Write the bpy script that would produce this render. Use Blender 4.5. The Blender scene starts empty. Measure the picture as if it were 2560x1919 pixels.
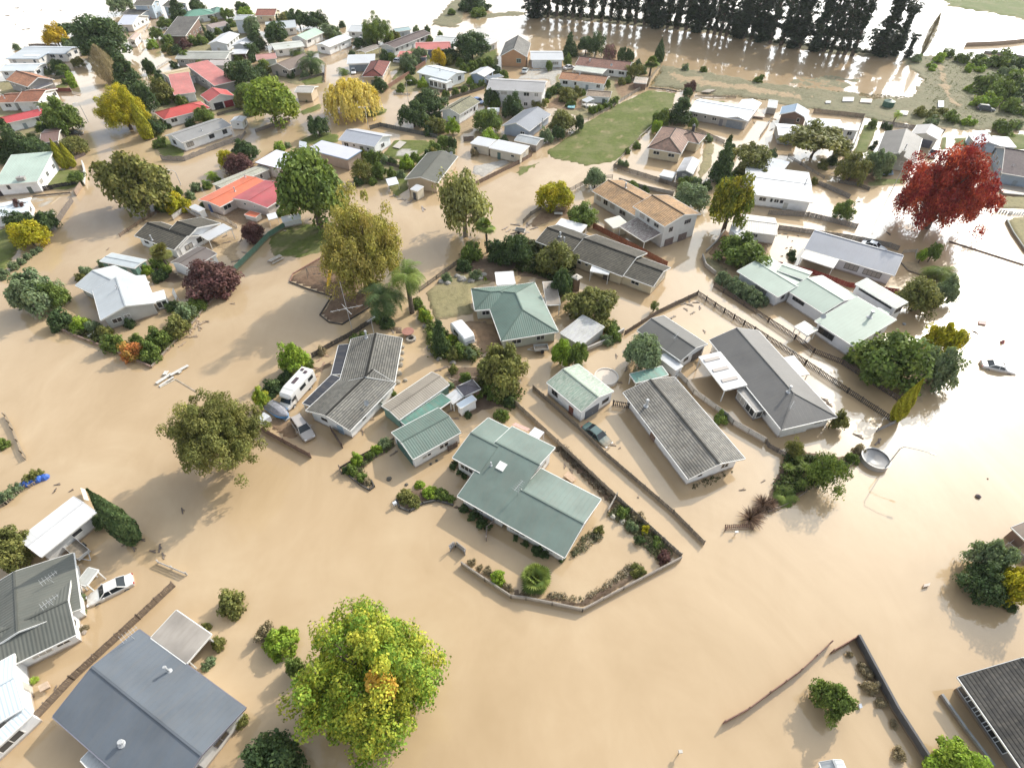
import bpy, math, random
import numpy as np
from mathutils import Vector
R = random.Random(7)
NR = np.random.default_rng(11)
S = bpy.context.scene
COL = S.collection
# ------------------------------------------------------------ camera, sky, sun, exposure
CAMH, PITCH, FPX = 60.0, 45.0, 1400.0           # metres, degrees below the horizon, focal length in photo pixels
cam = bpy.data.cameras.new('camera'); camo = bpy.data.objects.new('camera', cam); COL.objects.link(camo)
camo.location = (0, 0, CAMH); camo.rotation_euler = (math.radians(90 - PITCH), 0, 0)
cam.sensor_fit = 'HORIZONTAL'; cam.sensor_width = 36; cam.lens = 36 * FPX / 2560
cam.clip_start = 1; cam.clip_end = 6000
S.camera = camo
SUN_AZ, SUN_EL = math.radians(44), math.radians(33)     # azimuth clockwise from +Y
sdir = Vector((math.sin(SUN_AZ) * math.cos(SUN_EL), math.cos(SUN_AZ) * math.cos(SUN_EL), math.sin(SUN_EL)))
sl = bpy.data.lights.new('sun', 'SUN'); sl.energy = 4.6; sl.angle = math.radians(0.9); sl.color = (1, 0.92, 0.79)
so = bpy.data.objects.new('sun', sl); COL.objects.link(so)
so.rotation_euler = sdir.to_track_quat('Z', 'Y').to_euler(); so.location = (80, 80, 90)
W = bpy.data.worlds.new('World'); S.world = W; W.use_nodes = True
nt = W.node_tree; nt.nodes.clear()
def wn(t, **k):
    n = nt.nodes.new(t)
    for a, b in k.items(): setattr(n, a, b)
    return n
sky = wn('ShaderNodeTexSky', sky_type='NISHITA', sun_disc=False)
sky.sun_elevation = SUN_EL; sky.sun_rotation = SUN_AZ; sky.air_density = 1.0; sky.dust_density = 2.5; sky.altitude = 20
tc = wn('ShaderNodeTexCoord')
sep = wn('ShaderNodeSeparateXYZ'); nt.links.new(tc.outputs['Generated'], sep.inputs[0])
zz = wn('ShaderNodeMath', operation='MAXIMUM'); nt.links.new(sep.outputs['Z'], zz.inputs[0]); zz.inputs[1].default_value = 0.0
za = wn('ShaderNodeMath', operation='ADD'); nt.links.new(zz.outputs[0], za.inputs[0]); za.inputs[1].default_value = 0.18
dx = wn('ShaderNodeMath', operation='DIVIDE'); nt.links.new(sep.outputs['X'], dx.inputs[0]); nt.links.new(za.outputs[0], dx.inputs[1])
dy = wn('ShaderNodeMath', operation='DIVIDE'); nt.links.new(sep.outputs['Y'], dy.inputs[0]); nt.links.new(za.outputs[0], dy.inputs[1])
cb = wn('ShaderNodeCombineXYZ'); nt.links.new(dx.outputs[0], cb.inputs[0]); nt.links.new(dy.outputs[0], cb.inputs[1])
no = wn('ShaderNodeTexNoise'); no.inputs['Scale'].default_value = 1.15; no.inputs['Detail'].default_value = 7; no.inputs['Roughness'].default_value = 0.55; no.inputs['Distortion'].default_value = 0.4
nt.links.new(cb.outputs[0], no.inputs['Vector'])
mr = wn('ShaderNodeMapRange'); mr.inputs['From Min'].default_value = 0.44; mr.inputs['From Max'].default_value = 0.62
nt.links.new(no.outputs['Fac'], mr.inputs['Value'])
# more cloud towards the horizon
hz = wn('ShaderNodeMapRange'); hz.inputs['From Min'].default_value = 0.24; hz.inputs['From Max'].default_value = 0.30; hz.inputs['To Min'].default_value = 1.0; hz.inputs['To Max'].default_value = 0.0
nt.links.new(sep.outputs['Z'], hz.inputs['Value'])
# bright veil of thin cloud round the sun
dt = wn('ShaderNodeVectorMath', operation='DOT_PRODUCT'); nt.links.new(tc.outputs['Generated'], dt.inputs[0]); dt.inputs[1].default_value = sdir
d0 = wn('ShaderNodeMath', operation='MAXIMUM'); nt.links.new(dt.outputs['Value'], d0.inputs[0]); d0.inputs[1].default_value = 0
vl = wn('ShaderNodeMapRange'); vl.inputs['From Min'].default_value = 0.62; vl.inputs['From Max'].default_value = 0.90; nt.links.new(d0.outputs[0], vl.inputs['Value'])
cn_ = wn('ShaderNodeMath', operation='MAXIMUM'); nt.links.new(mr.outputs[0], cn_.inputs[0]); nt.links.new(hz.outputs[0], cn_.inputs[1])
cm = wn('ShaderNodeMath', operation='MAXIMUM'); nt.links.new(cn_.outputs[0], cm.inputs[0]); nt.links.new(vl.outputs[0], cm.inputs[1])
p1 = wn('ShaderNodeMath', operation='POWER'); nt.links.new(d0.outputs[0], p1.inputs[0]); p1.inputs[1].default_value = 26
p2 = wn('ShaderNodeMath', operation='POWER'); nt.links.new(d0.outputs[0], p2.inputs[0]); p2.inputs[1].default_value = 5
m1 = wn('ShaderNodeMath', operation='MULTIPLY_ADD'); nt.links.new(p1.outputs[0], m1.inputs[0]); m1.inputs[1].default_value = 5.0
m2 = wn('ShaderNodeMath', operation='MULTIPLY_ADD'); nt.links.new(p2.outputs[0], m2.inputs[0]); m2.inputs[1].default_value = 2.2
hb = wn('ShaderNodeMath', operation='MULTIPLY_ADD'); nt.links.new(hz.outputs[0], hb.inputs[0]); hb.inputs[1].default_value = 0.9; hb.inputs[2].default_value = 1.1
nt.links.new(hb.outputs[0], m2.inputs[2])
nt.links.new(m2.outputs[0], m1.inputs[2])
b1 = wn('ShaderNodeBackground'); b1.inputs['Strength'].default_value = 0.15; nt.links.new(sky.outputs[0], b1.inputs['Color'])
b2 = wn('ShaderNodeBackground'); b2.inputs['Color'].default_value = (0.93, 0.975, 1.0, 1); nt.links.new(m1.outputs[0], b2.inputs['Strength'])
mx = wn('ShaderNodeMixShader'); nt.links.new(cm.outputs[0], mx.inputs[0]); nt.links.new(b1.outputs[0], mx.inputs[1]); nt.links.new(b2.outputs[0], mx.inputs[2])
wo = wn('ShaderNodeOutputWorld'); nt.links.new(mx.outputs[0], wo.inputs['Surface'])
S.view_settings.view_transform = 'Standard'; S.view_settings.look = 'None'; S.view_settings.gamma = 1
S.view_settings.exposure = -0.06
S.cycles.max_bounces = 6; S.cycles.diffuse_bounces = 3; S.cycles.glossy_bounces = 3; S.cycles.transmission_bounces = 2; S.cycles.transparent_max_bounces = 4
S.cycles.caustics_reflective = False; S.cycles.caustics_refractive = False
S.cycles.sample_clamp_indirect = 6
# ------------------------------------------------------------ photo pixel -> real point on the plane of height z
TL = {}
for r_, y0_, s_ in (('A', 0, 3.4547), ('B', 400, 3.4547), ('C', 800, 3.4547), ('D', 1200, 2.306)):
    for c_ in range(4): TL[r_ + str(c_ + 1)] = (640 * c_, y0_, s_)
TH = math.radians(PITCH)
def G(t, p, z=0.0):
    a = TL[t]; x = (a[0] + p[0] / a[2] - 1280) / FPX; y = -(a[1] + p[1] / a[2] - 959.5) / FPX
    d = (x, math.cos(TH) + y * math.sin(TH), -math.sin(TH) + y * math.cos(TH))
    k = (z - CAMH) / d[2]
    return Vector((d[0] * k, d[1] * k, z))
def mpp(t, q):                                   # metres per tile pixel at point q
    dep = q[1] * math.cos(TH) + (CAMH - q[2]) * math.sin(TH)
    return dep / FPX / TL[t][2]
def height_at(t, base, top):                     # height of a vertical thing from its base and top
    q = G(t, base); best = None
    for i in range(1, 400):
        z = i * 0.1; g = G(t, top, z); e = (g.xy - q.xy).length
        if best is None or e < best[0]: best = (e, z)
    return best[1]
# ------------------------------------------------------------ materials
MC = {}
def newmat(name):
    m = bpy.data.materials.new(name); m.use_nodes = True
    n = m.node_tree; return m, n, n.nodes['Principled BSDF']
def lk(n, a, b): n.links.new(a, b)
def ramp(n, fac, stops):
    r = n.nodes.new('ShaderNodeValToRGB'); e = r.color_ramp.elements
    while len(e) < len(stops): e.new(0.5)
    for i, (p, c) in enumerate(stops): e[i].position = p; e[i].color = (*c, 1)
    lk(n, fac, r.inputs[0]); return r.outputs[0]
def noise(n, vec, sc, det=4, rough=0.55):
    t = n.nodes.new('ShaderNodeTexNoise'); t.inputs['Scale'].default_value = sc; t.inputs['Detail'].default_value = det; t.inputs['Roughness'].default_value = rough
    if vec is not None: lk(n, vec, t.inputs['Vector'])
    return t.outputs['Fac']
def mulc(c, k): return tuple(min(1, max(0, v * k)) for v in c[:3])
def math_(n, op, a, b=None, c=None):
    m = n.nodes.new('ShaderNodeMath'); m.operation = op
    for i, v in enumerate((a, b, c)):
        if v is None: continue
        if isinstance(v, (int, float)): m.inputs[i].default_value = v
        else: lk(n, v, m.inputs[i])
    return m.outputs[0]
def mixc(n, fac, a, b, mode='MIX'):
    m = n.nodes.new('ShaderNodeMix'); m.data_type = 'RGBA'; m.blend_type = mode
    for s, v in ((m.inputs[0], fac), (m.inputs[6], a), (m.inputs[7], b)):
        if isinstance(v, (int, float)): s.default_value = v
        elif isinstance(v, tuple): s.default_value = (*v[:3], 1)
        else: lk(n, v, s)
    return m.outputs[2]
def bump(n, b, h, s, d=0.05):
    q = n.nodes.new('ShaderNodeBump'); q.inputs['Strength'].default_value = s; q.inputs['Distance'].default_value = d
    lk(n, h, q.inputs['Height']); lk(n, q.outputs[0], b.inputs['Normal'])
def plain(name, c, rough=0.6, var=0.12, sc=1.5, metal=0.0, mud=False):
    k = (name, c, rough)
    if k in MC: return MC[k]
    m, n, b = newmat(name); g = n.nodes.new('ShaderNodeNewGeometry')
    f = noise(n, g.outputs['Position'], sc, 6, 0.65)
    col = ramp(n, f, [(0.25, mulc(c, 1 - var * 1.6)), (0.6, c), (0.8, mulc(c, 1 + var * 0.6))])
    if mud:                                       # silt left by the flood up to a ragged tide mark
        sp = n.nodes.new('ShaderNodeSeparateXYZ'); lk(n, g.outputs['Position'], sp.inputs[0])
        w = math_(n, 'MULTIPLY_ADD', noise(n, g.outputs['Position'], 0.9, 3), 0.5, sp.outputs['Z'])
        mr_ = n.nodes.new('ShaderNodeMapRange'); mr_.inputs['From Min'].default_value = 0.45; mr_.inputs['From Max'].default_value = 0.62; mr_.inputs['To Min'].default_value = 0.75; mr_.inputs['To Max'].default_value = 0.03
        lk(n, w, mr_.inputs['Value']); col = mixc(n, mr_.outputs[0], col, (0.28, 0.20, 0.125))
    lk(n, col, b.inputs['Base Color']); b.inputs['Roughness'].default_value = rough; b.inputs['Metallic'].default_value = metal
    MC[k] = m; return m
def roofmat(kind, c, stain=0.25, rough=0.5):
    stain = min(1, stain * 1.5); k = ('roof', kind, c, stain)
    if k in MC: return MC[k]
    m, n, b = newmat('roof_' + {'c': 'corrugated', 't': 'tiles', 'm': 'metal', 'l': 'lichen'}[kind])
    uv = n.nodes.new('ShaderNodeUVMap'); sp = n.nodes.new('ShaderNodeSeparateXYZ'); lk(n, uv.outputs[0], sp.inputs[0])
    g = n.nodes.new('ShaderNodeNewGeometry'); P = g.outputs['Position']
    big = noise(n, P, 0.22, 4, 0.6)
    # streaks running down the slope
    mp = n.nodes.new('ShaderNodeMapping'); mp.inputs['Scale'].default_value = (1.6, 0.22, 1); lk(n, uv.outputs[0], mp.inputs['Vector'])
    st = noise(n, mp.outputs[0], 1.4, 5, 0.7)
    col = ramp(n, big, [(0.3, mulc(c, 1 - stain * 0.6)), (0.55, c), (0.75, mulc(c, 1 + stain * 0.35))])
    col = mixc(n, math_(n, 'MULTIPLY', ramp(n, st, [(0.45, (0, 0, 0)), (0.8, (1, 1, 1))]), stain), col, mulc((0.32, 0.28, 0.23), 0.5 + sum(c) / 3 * 0.9))
    if kind == 'l':
        li = noise(n, mp.outputs[0], 5.0, 8, 0.75)
        col = mixc(n, ramp(n, li, [(0.44, (0, 0, 0)), (0.6, (0.75, 0.75, 0.75))]), col, (0.55, 0.56, 0.48))
    if kind == 't':
        row = math_(n, 'FRACT', math_(n, 'DIVIDE', sp.outputs['Y'], 0.36))
        ed = ramp(n, row, [(0.0, (0.10, 0.10, 0.10)), (0.22, (0.45, 0.45, 0.45)), (0.38, (1, 1, 1)), (1.0, (1.1, 1.1, 1.1))])  # step shadow under each tile row, painted dark into the colour
        rown = math_(n, 'FLOOR', math_(n, 'DIVIDE', sp.outputs['Y'], 0.36)); off = math_(n, 'MULTIPLY', math_(n, 'MODULO', rown, 2), 0.5)
        cn = math_(n, 'ADD', math_(n, 'DIVIDE', sp.outputs['X'], 0.42), off); cx = math_(n, 'FRACT', cn)
        wv = math_(n, 'ABSOLUTE', math_(n, 'SUBTRACT', cx, 0.5))
        cc = n.nodes.new('ShaderNodeCombineXYZ'); lk(n, math_(n, 'FLOOR', cn), cc.inputs[0]); lk(n, rown, cc.inputs[1])
        wt = n.nodes.new('ShaderNodeTexWhiteNoise'); wt.noise_dimensions = '2D'; lk(n, cc.outputs[0], wt.inputs['Vector'])
        col = mixc(n, 1.0, col, ramp(n, wt.outputs['Value'], [(0, (0.78, 0.78, 0.78)), (1, (1.12, 1.1, 1.06))]), 'MULTIPLY')
        col = mixc(n, 1.0, col, ed, 'MULTIPLY')
        h = math_(n, 'ADD', math_(n, 'SUBTRACT', 1.0, row), math_(n, 'MULTIPLY', wv, -0.5)); bump(n, b, h, 0.8, 0.05); rough = 0.75
    elif kind in 'cl':
        rb = math_(n, 'SINE', math_(n, 'MULTIPLY', sp.outputs['X'], 2 * math.pi / 0.34))
        sh = math_(n, 'FRACT', math_(n, 'DIVIDE', sp.outputs['X'], 0.8))
        col = mixc(n, 1.0, col, ramp(n, sh, [(0.0, (0.82, 0.82, 0.82)), (0.06, (1, 1, 1)), (1, (1, 1, 1))]), 'MULTIPLY')
        bump(n, b, rb, 0.32, 0.04)
    else:
        sh = math_(n, 'FRACT', math_(n, 'DIVIDE', sp.outputs['X'], 0.6))
        col = mixc(n, 1.0, col, ramp(n, sh, [(0.0, (0.86, 0.86, 0.86)), (0.05, (1, 1, 1)), (1, (1, 1, 1))]), 'MULTIPLY')
        bump(n, b, ramp(n, sh, [(0.0, (1, 1, 1)), (0.09, (0, 0, 0)), (1, (0, 0, 0))]), 0.4, 0.03)
    lk(n, col, b.inputs['Base Color']); b.inputs['Roughness'].default_value = rough; b.inputs['Specular IOR Level'].default_value = 0.3
    MC[k] = m; return m
def glassmat():
    if 'glass' in MC: return MC['glass']
    m, n, b = newmat('window_glass'); oi = n.nodes.new('ShaderNodeObjectInfo')      # some windows have pale curtains drawn behind the glass
    lk(n, ramp(n, oi.outputs['Random'], [(0.0, (0.02, 0.025, 0.03)), (0.5, (0.05, 0.055, 0.06)), (0.72, (0.07, 0.07, 0.07)), (0.76, (0.30, 0.29, 0.27)), (1.0, (0.42, 0.40, 0.37))]), b.inputs['Base Color']); b.inputs['Roughness'].default_value = 0.06
    MC['glass'] = m; return m
def leafmat(c1, c2, tr=0.3):
    k = ('leaf', c1, c2)
    if k in MC: return MC[k]
    m, n, b = newmat('foliage'); at = n.nodes.new('ShaderNodeAttribute'); at.attribute_name = 'Col'
    sp = n.nodes.new('ShaderNodeSeparateColor'); lk(n, at.outputs['Color'], sp.inputs[0])
    col = mixc(n, sp.outputs[1], c1, c2)
    v = n.nodes.new('ShaderNodeHueSaturation'); lk(n, col, v.inputs['Color']); lk(n, math_(n, 'MULTIPLY_ADD', sp.outputs[0], 1.1, 0.45), v.inputs['Value'])
    lk(n, v.outputs[0], b.inputs['Base Color']); b.inputs['Roughness'].default_value = 0.55; b.inputs['Specular IOR Level'].default_value = 0.12
    tl = n.nodes.new('ShaderNodeBsdfTranslucent'); lk(n, mixc(n, 1.0, v.outputs[0], (1.0, 1.0, 0.55), 'MULTIPLY'), tl.inputs['Color'])
    ms = n.nodes.new('ShaderNodeMixShader'); ms.inputs[0].default_value = tr
    out = n.nodes['Material Output']; lk(n, b.outputs[0], ms.inputs[1]); lk(n, tl.outputs[0], ms.inputs[2]); lk(n, ms.outputs[0], out.inputs['Surface'])
    MC[k] = m; return m
WHITE = (0.82, 0.84, 0.86); CREAM = (0.66, 0.58, 0.42); GREYW = (0.42, 0.42, 0.41); BLUEW = (0.40, 0.48, 0.58); DARKW = (0.12, 0.13, 0.14)
BRICK = (0.42, 0.24, 0.13); BEIGE = (0.55, 0.45, 0.33); GREENW = (0.16, 0.30, 0.25); BROWNW = (0.20, 0.13, 0.10); OFFW = (0.72, 0.72, 0.71)
TRIM = lambda: plain('painted_trim', (0.78, 0.77, 0.74), 0.5)
TIMB = lambda c=(0.20, 0.15, 0.11): plain('weathered_timber', c, 0.85, 0.3, 3.0)
STEEL = lambda: plain('galvanised_steel', (0.45, 0.46, 0.47), 0.4, 0.1)
# ------------------------------------------------------------ mesh helpers
class MB:
    def __init__(s): s.v = []; s.f = []; s.uv = []; s.mi = []; s.cur = 0
    def face(s, pts, uv=None):
        i = len(s.v); s.v += [tuple(p) for p in pts]; s.f.append(tuple(range(i, i + len(pts)))); s.mi.append(s.cur)
        s.uv += uv if uv else [(0, 0)] * len(pts)
    def obox(s, o, a, b, c):                      # parallelepiped: corner and three edge vectors
        o, a, b, c = Vector(o), Vector(a), Vector(b), Vector(c)
        p = [o, o + a, o + a + b, o + b, o + c, o + a + c, o + a + b + c, o + b + c]
        for q in ((0, 3, 2, 1), (4, 5, 6, 7), (0, 1, 5, 4), (1, 2, 6, 5), (2, 3, 7, 6), (3, 0, 4, 7)): s.face([p[k] for k in q])
    def box(s, c, d, rz=0.0):
        ca, sa = math.cos(rz), math.sin(rz); a = Vector((ca, sa, 0)) * d[0]; b = Vector((-sa, ca, 0)) * d[1]; h = Vector((0, 0, d[2]))
        s.obox(Vector(c) - a / 2 - b / 2 - h / 2, a, b, h)
    def bar(s, p, q, w, h=None):
        p, q = Vector(p), Vector(q); d = q - p
        if d.length < 1e-5: return
        n = d.normalized(); x = n.cross(Vector((0, 0, 1)))
        if x.length < 1e-3: x = Vector((1, 0, 0))
        x.normalize(); y = x.cross(n); h = h or w
        s.obox(p - x * w / 2 - y * h / 2, d, x * w, y * h)
    def tube(s, pts, rads, n=7, cap=True):
        rings = []
        for i, (p, r) in enumerate(zip(pts, rads)):
            p = Vector(p); d = (Vector(pts[min(i + 1, len(pts) - 1)]) - Vector(pts[max(i - 1, 0)])).normalized()
            x = d.cross(Vector((0.3, 0.95, 0.1)))
            if x.length < 1e-3: x = d.cross(Vector((1, 0, 0)))
            x.normalize(); y = d.cross(x)
            rings.append([p + (x * math.cos(2 * math.pi * k / n) + y * math.sin(2 * math.pi * k / n)) * r for k in range(n)])
        for a, b in zip(rings, rings[1:]):
            for k in range(n): s.face([a[k], a[(k + 1) % n], b[(k + 1) % n], b[k]])
        if cap: s.face(rings[-1]); s.face(rings[0][::-1])
    def lathe(s, prof, c=(0, 0, 0), n=16):
        for (r0, z0), (r1, z1) in zip(prof, prof[1:]):
            for k in range(n):
                a, b = 2 * math.pi * k / n, 2 * math.pi * (k + 1) / n
                q = [(c[0] + r0 * math.cos(a), c[1] + r0 * math.sin(a), c[2] + z0), (c[0] + r0 * math.cos(b), c[1] + r0 * math.sin(b), c[2] + z0),
                     (c[0] + r1 * math.cos(b), c[1] + r1 * math.sin(b), c[2] + z1), (c[0] + r1 * math.cos(a), c[1] + r1 * math.sin(a), c[2] + z1)]
                if r0 < 1e-6: q = [q[0], q[2], q[3]]
                elif r1 < 1e-6: q = q[:3]
                s.face(q)
    def build(s, name, mats, parent=None, smooth=False, loc=None):
        me = bpy.data.meshes.new(name); me.from_pydata(s.v, [], s.f)
        u = me.uv_layers.new(name='UVMap'); u.data.foreach_set('uv', np.array(s.uv, dtype=np.float32).ravel())
        mats = mats if isinstance(mats, (list, tuple)) else [mats]
        for m in mats: me.materials.append(m)
        if len(mats) > 1: me.polygons.foreach_set('material_index', s.mi)
        if smooth: me.shade_smooth()
        o = bpy.data.objects.new(name, me); COL.objects.link(o)
        if parent: o.parent = parent
        if loc: o.location = loc
        return o
def tag(o, label, cat, group=None, kind=None):
    o['label'] = label; o['category'] = cat
    if group: o['group'] = group
    if kind: o['kind'] = kind
    return o
def empty(name, loc=(0, 0, 0), rz=0.0):
    o = bpy.data.objects.new(name, None); COL.objects.link(o); o.location = loc; o.rotation_euler = (0, 0, rz); o.empty_display_size = 0.5; return o
KIDS = {}
def copy_tree(o, parent=None):
    c = o.copy(); COL.objects.link(c)
    if parent: c.parent = parent
    for ch in list(o.children): copy_tree(ch, c)
    return c
def setmat(o, m):
    if len(o.material_slots): o.material_slots[0].link = 'OBJECT'; o.material_slots[0].material = m
# ------------------------------------------------------------ houses
class Wing: pass
def mkwing(t, w, idx):
    A, B, C, ze, kind = w[:5]; o = w[5] if len(w) > 5 else {}
    ze += idx * 0.017
    a, b, c = G(t, A, ze), G(t, B, ze), G(t, C, ze)
    u = (b - a); L = u.length; u.normalize(); v = Vector((-u.y, u.x, 0)); Wd = (c - b).dot(v)
    if Wd < 0: v = -v; Wd = -Wd
    q = Wing(); q.swap = 'x' in kind; q.k = kind[0]; q.o = a
    if 'uv' in o: u0, v0, u1, v1 = o['uv']; q.o = a + u * u0 + v * v0; L, Wd = u1 - u0, v1 - v0
    if q.swap: u, v, L, Wd = v, u, Wd, L
    q.u, q.v, q.L, q.W, q.ze = u, v, L, Wd, ze
    pit = o.get('p', {'g': 17, 'h': 21, 's': 8, 'f': 2.5}[q.k])
    q.r = o.get('r', {'g': 0.5, 'h': 0.5, 's': 1.0, 'f': 1.0}[q.k])
    q.tan = math.tan(math.radians(pit)); q.fz = o.get('fz', 0); q.rh = q.tan * Wd * (q.r if q.fz else max(q.r, 1 - q.r))
    e = min(Wd * 0.5, L * 0.5) * (0.97 if Wd >= L else 1)
    q.e0 = e if (q.k == 'h' or o.get('h0')) else 0; q.e1 = e if (q.k == 'h' or o.get('h1')) else 0
    q.ov = o.get('ov', 0.45 if ze > 1.9 and min(L, Wd) > 4 else 0.2); q.open = o.get('open', False); q.opt = o
    return q
def wz(q, v):                                     # roof top height above the eave at distance v across
    rv = q.r * q.W
    return q.rh * v / rv if v <= rv and rv > 0 else q.fz + (q.rh - q.fz) * (q.W - v) / max(1e-6, q.W - rv)
def wp(q, u, v, z): p = q.o + q.u * u + q.v * v; p.z = z; return p
def roof_z(wings, xy):
    best = None
    for q in wings:
        d = Vector((xy[0], xy[1], 0)) - Vector((q.o.x, q.o.y, 0)); u, v = d.dot(q.u), d.dot(q.v)
        if -0.2 < u < q.L + 0.2 and -0.2 < v < q.W + 0.2:
            z = q.ze + wz(q, min(max(v, 0), q.W))
            if best is None or z > best: best = z
    return best
def on_roof(t, wings, p):
    z = 3.0
    for _ in range(6):
        g = G(t, p, z); r = roof_z(wings, g)
        if r is None: break
        z = r
    g = G(t, p, z); return g
def sidegeo(q, s):                                # wall side: origin, direction, length, outward normal, top height
    if q.swap: s = {'a': 3, 'b': 2, 'c': 1, 'd': 0}[s]
    else: s = {'a': 0, 'b': 1, 'c': 2, 'd': 3}[s]
    o = q.ov; z = 0
    if s == 0: return wp(q, o, o, z), q.u, q.L - 2 * o, -q.v
    if s == 2: return wp(q, q.L - o, q.W - o, z), -q.u, q.L - 2 * o, q.v
    if s == 1: return wp(q, q.L - o, o, z), q.v, q.W - 2 * o, q.u
    return wp(q, o, q.W - o, z), -q.v, q.W - 2 * o, -q.u
def add_window(parent, p, d, n, w, h, zc, frame, bars=1, pane=None):
    m = MB(); c = p + Vector((0, 0, zc)); a = c - d * (w / 2) - Vector((0, 0, h / 2)); up = Vector((0, 0, 1)); f = 0.07
    def fb(x0, z0, x1, z1): m.obox(a + d * x0 + up * z0 - n * 0.02, d * (x1 - x0), n * 0.085, up * (z1 - z0))
    fb(0, 0, w, f); fb(0, h - f, w, h); fb(0, f, f, h - f); fb(w - f, f, w, h - f)
    for i in range(bars):
        x = w * (i + 1) / (bars + 1); fb(x - 0.03, f, x + 0.03, h - f)
    o = m.build('window', frame, parent)
    g = MB(); g.obox(a + d * f + up * f - n * 0.01, d * (w - 2 * f), n * 0.045, up * (h - 2 * f)); g.build('pane', pane or glassmat(), o)
    return o
def add_door(parent, p, d, n, w, h, mat, name='door', z0=-0.75):
    m = MB(); a = p - d * (w / 2) + Vector((0, 0, z0)); up = Vector((0, 0, 1)); hh = h - z0
    m.obox(a - n * 0.02, d * w, n * 0.07, up * hh)
    k = 5 if name == 'garage_door' else 2
    for i in range(k):                            # raised panels
        m.obox(a + d * 0.08 + up * (hh * (i + 0.1) / k) + n * 0.05, d * (w - 0.16), n * 0.03, up * (hh * 0.8 / k))
    o = m.build(name, mat, parent)
    hd = MB(); hd.obox(a + d * (w * (0.85 if name == 'door' else 0.5)) + up * (hh * 0.55) + n * 0.08, d * 0.12, n * 0.05, up * 0.05); hd.build('handle', STEEL(), o)
    return o
CAMP = Vector((0, 0, CAMH))
SX = 0
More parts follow.
